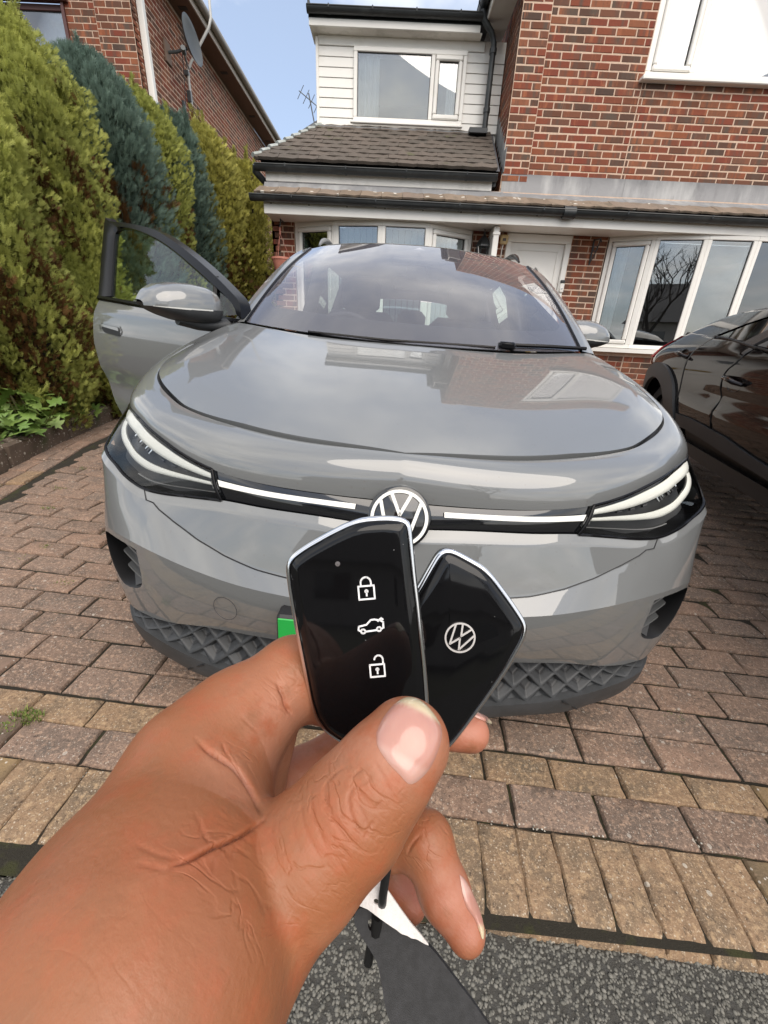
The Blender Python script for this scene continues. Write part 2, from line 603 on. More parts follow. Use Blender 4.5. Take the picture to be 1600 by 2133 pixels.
# two courses laid along the kerb
for row in range(2):
    s = .0
    pts = resample(KERB, 400)
    d = np.r_[0, np.cumsum(np.linalg.norm(np.diff(pts, axis=0), axis=1))]
    while s < d[-1] - .3:
        i = int(np.searchsorted(d, s + .12))
        p = pts[i]; t = pts[min(i + 4, 399)] - pts[max(i - 4, 0)]; t = t / np.linalg.norm(t)
        q = p + np.array([t[1], -t[0]]) * (.065 + .118 * row)
        if q[1] > .1:
            c_, s_ = math.cos(-PA), math.sin(-PA)
            blocks.append(('red' if random.random() < .85 else 'redb', q[0] * c_ - q[1] * s_, q[0] * s_ + q[1] * c_, math.atan2(t[1], t[0]) - PA, 1))
        s += .2405
paver_kinds['redb'] = [mk_me('paving_block', paver_mesh(LB - .0095, .1110, 60 + s), paver_buff, 40) for s in range(3)]


def bvis(b):
    x, y = pv(b[1], b[2])
    p = gw(x, y, rise(x, y))
    q = project(p)
    if q is None or not (-.02 < q[0] < 1.02 and -.02 < q[1] < 1.35):
        return 1e6 + (q[2] if q else 99)
    under_car = abs(x) < .72 and y > .35
    return q[2] + (50 if under_car else 0)


blocks.sort(key=bvis)
restM = {}
for i, b in enumerate(blocks):
    me = random.choice(paver_kinds[b[0]])
    x, y = pv(b[1], b[2])
    x += random.uniform(-.0025, .0025); y += random.uniform(-.002, .002)
    z = random.uniform(-.0025, .0025) + rise(x, y)
    sl_y = (rise(x, y + .05) - rise(x, y - .05)) / .1; sl_x = (rise(x + .05, y) - rise(x - .05, y)) / .1
    tilt = (random.gauss(0, .006) + sl_y, random.gauss(0, .006) - sl_x, b[3] + PA + random.gauss(0, .006) + (math.pi if b[0] != 'edge' and random.random() < .5 else 0))
    if i < 300:
        inst('edging_block' if b[0] == 'edge' else 'paving_block', me, drive, (x, y, z), tilt, (b[4], 1, 1))
    else:
        mb = restM.setdefault('buff' if b[0] in ('buff', 'edge', 'redb') else 'red', MB())
        X = Matrix.Translation((x, y, z)) @ Matrix.Rotation(tilt[1], 4, 'Y') @ Matrix.Rotation(tilt[0], 4, 'X') @ Matrix.Rotation(tilt[2], 4, 'Z') @ Matrix.Diagonal((b[4], 1, 1, 1))
        mb.add([tuple(X @ v.co) for v in me.vertices], [tuple(p.vertices) for p in me.polygons])
for k, mb in restM.items():
    m_i = mat('paver_' + k + '_far', (.16, .10, .075), rough=.85, spec=.3, island=True,
              rnd=[(.17, .115, .085), (.23, .15, .108), (.205, .148, .115), (.265, .168, .118)] if k == 'red' else [(.21, .15, .08), (.27, .185, .095), (.235, .16, .09)],
              var=[((.10, .075, .055), 9, 6, .45, .75), ((.30, .20, .13), 120, 4, .56, .8)], speck=((.55, .5, .43), 150, .9, .8), bump=[('noise', 160, .9, .004)])
    o = mb.build('paving_blocks_further_on' if k == 'red' else 'edging_blocks_further_on', m_i, drive, smooth=40)
    tag(o, kind='stuff')

# kerb stones round the bed
kerb_o = empty('kerb', mw=MG); tag(kerb_o, kind='structure')
kp = resample(KERB, 9)
for i in range(8):
    a, b = Vector((*kp[i], rise(*kp[i]))), Vector((*kp[i + 1], rise(*kp[i + 1])))
    d = (b - a); L_ = d.length; ang = math.atan2(d.y, d.x); pit = -math.asin(d.z / L_)
    m = MB().box(.006, L_ - .006, .0, .11, -.05, .155 + random.uniform(-.008, .008), bev=.018)
    bm_o = m.build('kerb_stone', concrete_old, kerb_o, smooth=30)
    bm_o.location = a; bm_o.rotation_euler = (0, pit, ang)
bed_pts = [(x - .05, y) for x, y in KERB] + [(-9, 5.6), (-9, -.33)]
sheet('planting_bed', bed_pts, soil, .09)

# loose chippings in the road surface: real stones where they can be told apart
def stones(n, xr, yr, size, z, seed):
    g = np.random.default_rng(seed)
    ico = bmesh.new(); bmesh.ops.create_icosphere(ico, subdivisions=1, radius=1)
    ico.verts.index_update()
    bv = np.array([p.co[:] for p in ico.verts]); bf = np.array([[p.index for p in q.verts] for q in ico.faces]); ico.free()
    jit = 1 + g.uniform(-.22, .22, (n, len(bv), 1))
    s = size * g.uniform(.55, 1.25, (n, 1, 1)) * np.stack([g.uniform(.75, 1.25, n), g.uniform(.75, 1.25, n), g.uniform(.5, .8, n)], 1)[:, None, :]
    v = bv[None] * jit * s
    a = g.uniform(0, 2 * np.pi, n); c_, s_ = np.cos(a)[:, None], np.sin(a)[:, None]
    x = v[..., 0] * c_ - v[..., 1] * s_; y = v[..., 0] * s_ + v[..., 1] * c_
    px = g.uniform(*xr, n)[:, None]; py = g.uniform(*yr, n)[:, None]; pz = z + g.uniform(-.0025, .0012, n)[:, None]
    V = np.stack([x + px, y + py, v[..., 2] + pz], 2).reshape(-1, 3)
    F = (bf[None] + (np.arange(n) * len(bv))[:, None, None]).reshape(-1, 3)
    return V, F


def np_mesh(name, V, F, m, parent=None, mw=None, smooth=False, col=None):
    me = bpy.data.meshes.new(name)
    V = np.asarray(V, np.float32); F = np.asarray(F, np.int32)
    me.vertices.add(len(V)); me.vertices.foreach_set('co', V.ravel())
    k = F.shape[1]
    me.loops.add(F.size); me.polygons.add(len(F))
    me.polygons.foreach_set('loop_start', np.arange(0, F.size, k, dtype=np.int32))
    me.polygons.foreach_set('loop_total', np.full(len(F), k, np.int32))
    me.loops.foreach_set('vertex_index', F.ravel())
    if smooth:
        me.polygons.foreach_set('use_smooth', np.ones(len(F), bool))
    me.update(calc_edges=True)
    if col is not None:
        ca = me.color_attributes.new('Col', 'FLOAT_COLOR', 'POINT')
        ca.data.foreach_set('color', np.c_[np.asarray(col, np.float32), np.ones(len(V), np.float32)].ravel())
    for q in (m if isinstance(m, (list, tuple)) else [m]):
        me.materials.append(q)
    o = bpy.data.objects.new(name, me)
    link(o, parent)
    if mw is not None: o.matrix_world = mw
    return o


V, F = stones(38000, (-1.6, 1.5), (-.76, -.304), .0040, -.0335, 3)
tag(np_mesh('road_chippings', V, F, chip_mat, mw=MG), kind='stuff')
V, F = stones(420, (-1.4, 1.6), (-.115, -.088), .0028, -.004, 4)
V2, F2 = stones(260, (-1.6, 2.0), (-.09, 1.2), .0024, -.002, 5)
grit = mat('grit', (.3, .28, .25), rough=.8, rnd=[(.08, .07, .06), (.3, .27, .22), (.6, .57, .5)], island=True)
tag(np_mesh('loose_grit', np.vstack([V, V2]), np.vstack([F, F2 + len(V)]), grit, mw=MG), kind='stuff')


def tufts(spots, m, name):
    """small grass and moss tufts growing in the joints"""
    mb = MB()
    for (x, y, r_, n, h) in spots:
        for _ in range(n):
            a = random.uniform(0, 6.28); d = random.random() ** .7 * r_
            px, py = x + math.cos(a) * d, y + math.sin(a) * d * .6
            b = random.uniform(0, 6.28); l = h * random.uniform(.5, 1.2); w = .0016
            lean = random.uniform(.2, 1.0) * l
            dx, dy = math.cos(b), math.sin(b)
            p0 = Vector((px, py, rise(px, py) - .006)); p1 = p0 + Vector((dx * lean * .4, dy * lean * .4, l * .7)); p2 = p0 + Vector((dx * lean, dy * lean, l))
            s = Vector((-dy, dx, 0)) * w
            mb.add([p0 - s, p0 + s, p1 + s * .8, p1 - s * .8, p2], [(0, 1, 2, 3), (3, 2, 4)])
    o = mb.build(name, m, mw=MG)
    return tag(o, kind='stuff')


moss_mat = mat('moss_grass', (.09, .13, .02), rough=.8, rnd=[(.05, .08, .012), (.12, .17, .03), (.2, .22, .05)], island=True)
tufts([(-1.06, .045, .05, 170, .02), (-1.10, .0, .04, 90, .016), (-1.75, .95, .04, 50, .012), (-2.05, 1.33, .04, 60, .014), (-1.45, .69, .05, 60, .012), (-1.78, .83, .07, 60, .01), (-2.3, 1.95, .05, 40, .012),
       (-2.2, 1.6, .05, 40, .014), (1.05, .30, .05, 50, .008), (-1.6, 1.25, .05, 40, .012)], moss_mat, 'grass_in_joints')

# ---------------------------------------------------------------- masonry
brick_cols = [(.075, .052, .042), (.155, .062, .036), (.225, .066, .038), (.20, .052, .033), (.25, .085, .042), (.125, .065, .047), (.29, .105, .052)]
brick_kw = dict(rough=.88, spec=.25, var=[((.105, .075, .058), 8, 4, .50, .66, (1, 1, .12)), ((.36, .13, .065), 10, 4, .55, .72, (1, 1, .2)), ((.14, .055, .04), 60, 5, .55, .8)], bump=[('noise', 90, .7, .004)])
brick_m = mat('brick', (.3, .1, .06), rnd=brick_cols, rndvec=True, **brick_kw)
brick_i = mat('brick_rest', (.3, .1, .06), rnd=brick_cols, island=True, **brick_kw)
mortar = mat('mortar', (.62, .45, .34), rough=.95, var=((.50, .37, .28), 30, 5, .4, .7), bump=[('noise', 200, .6, .003)])


def brick_mesh(l, h, d, seed):
    rr = random.Random(seed)
    bm = bmesh.new(); bmesh.ops.create_cube(bm, size=1)
    for v in bm.verts:
        v.co = Vector((v.co.x * l, v.co.y * d, v.co.z * h))
    bmesh.ops.bevel(bm, geom=[e for e in bm.edges if all(v.co.y < 0 for v in e.verts)], offset=.004, segments=1, affect='EDGES')
    for v in bm.verts:
        v.co += Vector((rr.uniform(-.0014, .0014), 0, rr.uniform(-.0014, .0014)))
    me = bpy.data.meshes.new('brick'); bm.to_mesh(me); bm.free(); me.materials.append(brick_m)
    return me


BL, BH = .2326, .0734
BM_ = [brick_mesh(BL - .0125, BH - .0125, .06, s) for s in range(4)]


def brickwork(parent, walls, cap=300, name='brick'):
    """walls: (origin, u direction, outward normal, [(u0, u1, z0, z1)], row phase). Bricks laid in stretcher bond, the nearest in view as parts."""
    todo = []
    for (O, U, Nn, rects, bphase) in walls:
        O = Vector(O); U = Vector(U).normalized(); Nn = Vector(Nn).normalized()
        for (u0, u1, z0, z1) in rects:
            mb = MB(); p = [O + U * u0 + Vector((0, 0, z0)), O + U * u1 + Vector((0, 0, z0)), O + U * u1 + Vector((0, 0, z1)), O + U * u0 + Vector((0, 0, z1))]
            back = [q - Nn * .1 for q in p]
            k = mb.add(p + back, [(0, 1, 2, 3), (5, 4, 7, 6), (4, 5, 1, 0), (1, 5, 6, 2), (2, 6, 7, 3), (4, 0, 3, 7)])
            mb.build('wall', mortar, parent)
            r0 = math.ceil(z0 / BH - .01)
            while r0 * BH + BH <= z1 + .035:
                zc = r0 * BH + BH / 2
                off = (r0 % 2) * .5 * BL + bphase
                i = math.floor((u0 - off) / BL)
                while i * BL + off < u1:
                    a = max(i * BL + off, u0); b = min((i + 1) * BL + off, u1)
                    if b - a > .03:
                        todo.append((O + U * ((a + b) / 2) + Vector((0, 0, zc)), U, Nn, (b - a - .0125) / (BL - .0125)))
                    i += 1
                r0 += 1

    def key(t):
        q = project(t[0])
        if q is None or not (-.03 < q[0] < 1.03 and -.03 < q[1] < 1.35): return 1e6
        face = -(t[0] - CAM_POS).normalized().dot(t[2])
        return q[2] / max(.05, face) ** .5
    todo.sort(key=key)
    rest = MB()
    for i, (c, U, Nn, s) in enumerate(todo):
        ang = math.atan2(U.y, U.x)
        pos = c + Nn * (-.0265 + random.uniform(-.0025, .002))
        if i < cap and key(todo[i]) < 1e5:
            o = inst(name, random.choice(BM_), parent, pos, (random.gauss(0, .006), random.gauss(0, .004), ang + random.gauss(0, .006)), (s, 1, 1))
        else:
            X = Matrix.Translation(pos) @ Matrix.Rotation(ang, 4, 'Z') @ Matrix.Diagonal((s, 1, 1, 1))
            me = BM_[i % 4]
            rest.add([tuple(X @ v.co) for v in me.vertices], [tuple(p.vertices) for p in me.polygons])
    if rest.v:
        tag(rest.build('brickwork', brick_i, parent), kind='stuff')


# ---------------------------------------------------------------- shared house materials
upvc = mat('white_upvc', (.82, .80, .755), rough=.35, spec=.4, var=((.70, .67, .61), 3, 5, .55, .85))
upvc_dirty = mat('white_boards', (.78, .745, .69), rough=.45, var=((.50, .48, .42), 5, 6, .5, .8))
gutter_m = mat('black_gutter', (.022, .025, .027), rough=.38, spec=.5, var=((.05, .055, .055), 6, 6, .5, .75))
lead_m = mat('lead', (.20, .20, .205), rough=.6, spec=.4, metal=.1, var=[((.34, .34, .335), 3.5, 7, .48, .7, (1, 1, .25)), ((.12, .12, .125), 5, 6, .58, .75, (1, 1, .3))], bump=[('noise', 6, .35, .02)])
tile_m = mat('roof_tile', (.12, .09, .07), rough=.9, rnd=[(.085, .072, .060), (.115, .092, .075), (.10, .082, .068)], rndvec=True, var=[((.075, .062, .05), 8, 6, .5, .75), ((.09, .095, .04), 4, 6, .62, .78)], bump=[('noise', 70, .8, .006)])
tile_low_m = mat('canopy_tile', (.2, .15, .11), rough=.9, rnd=[(.17, .125, .088), (.22, .165, .12), (.19, .145, .115)], rndvec=True, var=[((.10, .085, .06), 7, 6, .5, .75)], speck=((.6, .57, .5), 18, .95, .9), bump=[('noise', 70, .8, .006)])
pane_m = glass_mat('window_glass', (.86, .9, .9), ior=1.5, refl=5.0)
room_m = mat('room_wall', (.34, .34, .38), rough=.9)
room_dark = mat('room_dark', (.10, .10, .11), rough=.9)
curtain_m = mat('net_curtain', (.72, .76, .80), rough=.9)
blind_m = mat('window_blind', (.55, .60, .63), rough=.8)
gasket = mat('window_gasket', (.03, .03, .03), rough=.6)


def frame_rect(mb, x0, x1, z0, z1, w, y0, y1, bev=.006):
    """four bars butted end to end"""
    mb.box(x0, x1, y0, y1, z0, z0 + w, bev).box(x0, x1, y0, y1, z1 - w, z1, bev)
    mb.box(x0, x0 + w, y0 + .001, y1 - .001, z0 + w, z1 - w, bev).box(x1 - w, x1, y0 + .001, y1 - .001, z0 + w, z1 - w, bev)
    return mb


def curtain(parent, x0, x1, z0, z1, y, folds, m, pinch=0.0, name='curtain'):
    n = folds * 8
    v = []; f = []
    for j in range(9):
        t = j / 8
        for i in range(n + 1):
            s = i / n
            x = x0 + (x1 - x0) * s * (1 - pinch * math.sin(t * math.pi) * .5 - pinch * t * .3)
            v.append((x, y + .018 * math.sin(s * folds * 2 * math.pi) + .006 * math.sin(5 * t + 9 * s), z1 + (z0 - z1) * t))
    for j in range(8):
        for i in range(n):
            a = j * (n + 1) + i
            f.append((a, a + 1, a + n + 2, a + n + 1))
    return mesh(name, v, f, m, parent, smooth=True)


def window(parent, lights, z0, z1, mw, W=.058, sill=None, room=1.0, back=room_m, name='window'):
    """casement window in its own frame, x along the wall, -y outward. lights: (x0, x1, opening sash?)"""
    w = empty(name, mw=mw, parent=None)
    w.parent = parent
    x0 = lights[0][0]; x1 = lights[-1][1]
    fr = MB()
    frame_rect(fr, x0, x1, z0, z1, W, -.005, .06)
    for a, b in zip(lights[:-1], lights[1:]):
        fr.box(a[1] - W * .5, a[1] + W * .5, -.004, .059, z0 + W, z1 - W, .006)
    fr.build('frame', upvc, w, smooth=30)
    for i, (a, b, op) in enumerate(lights):
        l = a + (W if i == 0 else W * .5); r = b - (W if i == len(lights) - 1 else W * .5)
        b0, b1 = z0 + W, z1 - W
        if op:
            s = MB(); frame_rect(s, l + .004, r - .004, b0 + .004, b1 - .004, .052, -.022, .03, .012)
            s.build('sash', upvc, w, smooth=30)
            l += .056; r -= .056; b0 += .056; b1 -= .056
        g = MB(); frame_rect(g, l - .001, r + .001, b0 - .001, b1 + .001, .008, .012, .030, 0)
        g.build('gasket', gasket, w)
        MB().box(l, r, .018, .024, b0, b1).build('pane', pane_m, w)
    if sill:
        MB().box(x0 - .05, x1 + .04, -.10, -.006, z0 - .045, z0 - .002, .008).build('sill', upvc, w, smooth=30)
    if room:
        rb = MB()
        v = [(x0 + .02, .10, z0), (x1 - .02, .10, z0), (x1 - .02, .10, z1), (x0 + .02, .10, z1), (x0 - .2, .1 + room, z0 - .5), (x1 + .2, .1 + room, z0 - .5), (x1 + .2, .1 + room, z1 + .1), (x0 - .2, .1 + room, z1 + .1)]
        rb.add(v, [(4, 5, 6, 7), (0, 4, 7, 3), (1, 2, 6, 5), (0, 1, 5, 4), (3, 7, 6, 2)])
        rb.build('room_behind', back, w)
    return w


def gutter_run(parent, a, b, r=.052, brackets=5, ends=True):
    """half-round gutter between two points with clips"""
    a = Vector(a); b = Vector(b); d = (b - a).normalized(); L_ = (b - a).length
    side = Vector((d.y, -d.x, 0)).normalized()
    up = Vector((0, 0, 1))
    g = empty('gutter', parent=parent)
    mb = MB(); n = 12

    def ring(r_, o=0):
        return [side * (r_ * math.cos(math.pi * j / n)) - up * (r_ * math.sin(math.pi * j / n) * 1.05) for j in range(n + 1)]
    outer, inner = ring(r), ring(r - .004)
    prof = [p for p in outer] + [p for p in reversed(inner)]
    # rolled front edge
    m_ = len(prof)
    V = [a + p for p in prof] + [b + p for p in prof]
    mb.add(V, [(i, (i + 1) % m_, m_ + (i + 1) % m_, m_ + i) for i in range(m_)])
    mb.tube([a + side * r, b + side * r], .0075, 8).tube([a - side * r, b - side * r], .006, 8)
    if ends:
        for q, s in ((a, -1), (b, 1)):
            e = [q + d * s * .004 + p * 1.03 for p in outer]
            e2 = [q - d * s * .03 + p * 1.03 for p in outer]
            k = mb.add(e + e2, [tuple(range(n + 1))] + [(i, i + 1, n + 2 + i, n + 1 + i) for i in range(n)])
    mb.build('trough', gutter_m, g, smooth=40)
    for i in range(brackets):
        t = (i + .5) / brackets
        c = a + d * L_ * t
        bb = MB(); V = []
        for s in (-.012, .012):
            V += [c + d * s + p * 1.07 for p in outer] 
        bb.add(V, [(i2, i2 + 1, n + 2 + i2, n + 1 + i2) for i2 in range(n)])
        bb.tube([c + side * r * 1.05 + up * .012, c + side * r * 1.05 - up * .02], .009, 6)
        bb.build('bracket', gutter_m, g, smooth=40)
    return g


def fascia_screws(parent, pts, n_out):
    mb = MB()
    for p in pts:
        p = Vector(p)
        mb.box(p.x - .006, p.x + .006, p.y - .004, p.y, p.z - .006, p.z + .006)
    return mb
# ---------------------------------------------------------------- the house
house = empty('brick_house')
tag(house, 'red brick house with white dormer, dark tiled roof and two bow windows', 'house')
YU, YL = 5.70, 5.60
PX0, PX1 = 1.285, 1.62            # the pier at the corner of the tall wall
brickwork(house, [
    ((0, YU, 0), (1, 0, 0), (0, -1, 0), [(PX1, 2.82, 2.86, 5.6), (2.82, 5.2, 2.86, 4.035), (2.82, 5.2, 5.25, 5.6)], .07),
    ((0, YU - .045, 0), (1, 0, 0), (0, -1, 0), [(PX0, PX1, 2.94, 5.6)], .0),
    ((PX0, YU - .04, 0), (0, 1, 0), (-1, 0, 0), [(0, 3.4, 2.9, 5.6)], .0),
    ((0, YL, 0), (1, 0, 0), (0, -1, 0), [(-1.66, -1.365, 0, 2.5), (1.0, 1.45, 0, 2.5), (2.31, 2.79, 0, 2.5), (-1.365, 1.0, 0, 1.08), (2.79, 5.2, 0, 1.05)], .11),
    ((-1.66, YL, 0), (0, 1, 0), (-1, 0, 0), [(0, 1.2, 0, 2.9)], .0),
], cap=300)

# upper right window
w = window(house, [(2.822, 3.372, True), (3.372, 4.55, False)], 4.065, 5.22, Matrix.Translation((0, YU + .012, 0)), W=.066, sill=True, room=2.2)
curtain(w, 2.93, 3.20, 4.13, 5.2, .08, 4, curtain_m, pinch=.45)
# small white ornament on that window's ledge
orn = MB().lathe([(.001, 0), (.05, .0), (.045, .02), (.02, .05), (.05, .09), (.06, .13), (.02, .15), (.001, .15)], 12, (3.52, 5.83, 4.10))
tag(orn.build('ornament', mat('china', (.75, .74, .75), rough=.3), smooth=50), 'small pale ornament standing on the upper window ledge', 'ornament')

# main eaves box with its gutter, above the dormer's right end
MB().box(.985, 1.235, 5.62, 6.62, 4.70, 4.72).build('soffit', mat('soffit_board', (.52, .51, .48), rough=.6), house)
MB().box(.965, .985, 5.60, 6.62, 4.69, 4.86, .004).build('fascia', upvc_dirty, house)
gutter_run(house, (.905, 6.62, 4.84), (.905, 5.55, 4.84), r=.056, brackets=3)
rp = MB().box(.93, 1.2, 5.6, 6.6, 4.88, 4.95)
rp.build('roof_edge', tile_m, house)
# downpipe in the corner
dp = empty('downpipe', parent=house)
MB().tube([(.915, 6.10, 4.80), (.925, 6.10, 4.70), (1.04, 6.13, 4.60), (1.085, 6.15, 4.52), (1.085, 6.15, 3.66)], .036, 12).build('pipe', gutter_m, dp, smooth=50)
for z_ in (4.42, 3.86):
    MB().tube([(1.085, 6.15, z_), (1.085, 6.15, z_ + .05)], .045, 12).build('pipe_clip', gutter_m, dp, smooth=50)
MB().box(.88, 1.12, 6.10, 6.22, 3.64, 3.70, .006).build('pipe_shoe', gutter_m, dp)

# dormer
YD = 6.30
dorm = empty('dormer', parent=house)
MB().box(-1.14, -.66, YD + .03, 8.2, 3.55, 4.62).box(.78, 1.275, YD + .03, 8.2, 3.55, 4.62).box(-.66, .78, YD + .03, 6.5, 3.55, 3.765).box(-.66, .78, YD + .03, 6.5, 4.49, 4.62).build('dormer_wall', upvc_dirty, dorm)
bz = [3.705 + .1 * i for i in range(9)]
for z0, z1 in zip(bz[:-1], bz[1:]):
    for (a, b) in ((-1.118, -.668), (.792, 1.27)):
        m = MB(); fn = lambda u, v, h: (h, YD + u, v)
        m.prism([(.028, z0), (.0, z0 + .002), (.006, z1 - .006), (.028, z1 - .002)], a, b, fn)
        m.build('cladding_board', upvc, dorm)
MB().box(-1.152, -1.118, YD - .014, YD + .03, 3.69, 4.58, .004).build('corner_trim', upvc, dorm)
MB().box(-1.118, 1.0, YD - .004, YD + .029, 4.507, 4.60, .004).build('head_board', upvc, dorm)
MB().box(-.667, .79, YD - .006, YD + .029, 3.70, 3.755, .004).build('apron_board', upvc, dorm)
MB().box(-1.20, .93, YD - .14, YD + .2, 4.60, 4.612).build('soffit', upvc_dirty, dorm)
MB().box(-1.205, .90, YD - .165, YD - .14, 4.598, 4.668, .004).build('fascia', upvc, dorm)
MB().box(-1.21, 1.0, YD - .16, 8.2, 4.668, 4.71).build('flat_roof', gutter_m, dorm)
MB().box(-1.215, -1.19, YD - .19, YD - .12, 4.70, 4.82, .004).build('roof_edge_trim', gutter_m, dorm)
gutter_run(dorm, (-1.215, YD - .205, 4.735), (.90, YD - .205, 4.735), r=.05, brackets=4)
w = window(dorm, [(-.664, .358, False), (.358, .79, True)], 3.762, 4.50, Matrix.Translation((0, YD - .03, 0)), W=.05, sill=False, room=1.6)
MB().box(-.70, .80, -.05, -.006, 3.733, 3.758, .006).build('sill', upvc, w)
curtain(w, -.60, -.33, 3.80, 4.45, .085, 4, curtain_m)
curtain(w, .56, .745, 3.80, 4.45, .085, 3, curtain_m)
MB().box(-1.13, 1.0, YD - .06, YD + .02, 3.655, 3.70, .004).build('lead_apron', lead_m, dorm)

# hipped tiled roof under the dormer
roof = empty('tiled_roof', parent=house)
ex0, ex1, ey0, ez0, ey1, ez1 = -1.80, 1.23, 5.50, 3.065, 6.32, 3.70
nrow = 9
sl = math.atan2(ez1 - ez0, ey1 - ey0)
rl = math.hypot(ez1 - ez0, ey1 - ey0) / nrow


def tile_mesh(wd, ln, th, seed):
    rr = random.Random(seed); v = []; n = 5
    f = []
    for j, (yy_, zt) in enumerate(((0, 0), (ln * .5, 0), (ln, 0))):
        for i in range(n):
            x = -wd / 2 + wd * i / (n - 1)
            z = th + .006 * math.sin(i / (n - 1) * math.pi * 2) * .6 + rr.uniform(-.0015, .0015) + (.004 if i == n - 1 else 0)
            v.append((x, yy_ + (rr.uniform(-.004, .004) if j == 0 else 0), z))
    for j in range(2):
        for i in range(n - 1):
            a = j * n + i; f.append((a, a + 1, a + n + 1, a + n))
    k = len(v)
    for i in range(n):
        v.append((v[i][0], v[i][1] + .002, v[i][2] - th))
    for i in range(n - 1):
        f.append((i + 1, i, k + i, k + i + 1))
    k = len(v)
    for q in (0, n, 2 * n):
        v.append((v[q][0], v[q][1], v[q][2] - th))
    f += [(0, n, k + 1, k), (n, 2 * n, k + 2, k + 1)]
    k2 = len(v)
    for q in (n - 1, 2 * n - 1, 3 * n - 1):
        v.append((v[q][0], v[q][1], v[q][2] - th))
    f += [(2 * n - 1, n - 1, k2, k2 + 1), (3 * n - 1, 2 * n - 1, k2 + 1, k2 + 2)]
    return v, f


TW = .245
tms = [mk_me('roof_tile', tile_mesh(TW - .0015, rl + .05, .032, s), tile_m) for s in range(4)]
MB().add([(ex0, ey0, ez0), (ex1, ey0, ez0), (ex1, ey1 + .3, ez1 + .24), (-1.1, ey1 + .3, ez1 + .24)], [(0, 1, 2, 3)]).build('roof_deck', room_dark, roof)
for rI in range(nrow):
    t = rI / nrow
    y = ey0 - .02 + (ey1 - ey0) * t; z = ez0 + (ez1 - ez0) * t
    xl = ex0 + .72 * t
    x = ex1 - TW / 2 - .04 - (TW / 2 if rI % 2 else 0)
    if rI % 2:
        inst('roof_tile', random.choice(tms), roof, (ex1 - .04 - TW / 4, y, z), (sl - .07, 0, 0), (.5, 1, 1))
    while x > xl - TW / 2:
        a, b = max(x - TW / 2, xl), x + TW / 2
        inst('roof_tile', random.choice(tms), roof, ((a + b) / 2, y, z + random.uniform(-.002, .002)), (sl - .07 + random.gauss(0, .01), random.gauss(0, .008), random.gauss(0, .008)), ((b - a) / TW, 1, 1))
        x -= TW
hipm = mat('hip_clip', (.42, .45, .44), rough=.6, var=((.25, .27, .24), 9, 5, .4, .7))
for rI in range(nrow):
    t0 = rI / nrow; t1 = (rI + .92) / nrow
    P0 = Vector((ex0 + .72 * t0 - .02, ey0 + (ey1 - ey0) * t0, ez0 + (ez1 - ez0) * t0 + .05)); P1 = Vector((ex0 + .72 * t1 - .02, ey0 + (ey1 - ey0) * t1, ez0 + (ez1 - ez0) * t1 + .028))
    m = MB(); m.tube([P0, P1], .038, 8, flat=.7); m.build('hip_tile', hipm, roof, smooth=40)
# lead where the roof meets the tall wall, stepped up the slope
lf = MB()
for i in range(7):
    t0, t1 = i / 7, (i + 1.06) / 7
    y0, y1 = ey0 + (ey1 - ey0) * t0, ey0 + (ey1 - ey0) * t1
    z0 = ez0 + (ez1 - ez0) * t0
    lf.box(PX0 - .012, PX0 - .005, y0, y1, z0 + .0, z0 + .24)
lf.build('step_flashing', lead_m, house)
MB().box(-1.70, 1.165, 5.575, 5.60, 2.885, 3.0, .004).build('fascia', upvc_dirty, house)
MB().box(-1.70, 1.15, 5.60, 5.9, 2.90, 2.99).build('eaves_board', upvc_dirty, house)
MB().box(-1.74, 1.22, 5.545, 5.62, 2.99, 3.085).box(-1.70, 1.22, 5.63, 5.75, 2.95, 3.15).build('eaves_filler', gutter_m, house)
MB().box(-1.64, 5.2, 5.63, 5.72, 2.455, 2.90).build('lintel', mortar, house)
MB().box(-1.0, 5.2, 8.6, 9.2, 0, 4.4).build('inner_wall', room_dark, house)
gutter_run(house, (-1.80, 5.515, 3.025), (1.20, 5.515, 3.025), r=.058, brackets=4)
MB().tube([(-1.80, 5.52, 3.02), (-1.82, 5.54, 2.97), (-1.70, 5.7, 2.86)], .04, 10).build('gutter_outlet', gutter_m, house, smooth=40)

# lead over the canopy, in lapped sheets
xs = [-1.69, -.55, .55, 1.30, 2.30, 2.86, 4.0, 5.2]
for i in range(len(xs) - 1):
    a, b = xs[i], xs[i + 1] + .02
    n = max(4, int((b - a) / .06)); v = []; f = []
    zt = 2.885 if b < 1.4 else 3.095
    yt = 5.665 if b > 1.4 else 5.59
    for k in range(n + 1):
        x = a + (b - a) * k / n
        wob = .006 * noise.noise((x * 5, i * 3, 0)); lap = .004 * (i % 2)
        v += [(x, yt - .006 - lap, zt), (x, yt - .012 - lap + wob * .5, 2.90 + wob if b > 1.4 else 2.875), (x, yt - .12 - lap + wob, 2.845 + wob), (x, 5.40 - lap + wob, 2.755 + lap + wob * .8 + .008 * noise.noise((x * 9, 1, i))), (x, 5.395 - lap, 2.748 + lap)]
    for k in range(n):
        for j in range(4):
            q = k * 5 + j
            f.append((q, q + 5, q + 6, q + 1))
    mesh('lead_sheet', v, f, lead_m, house, smooth=True)
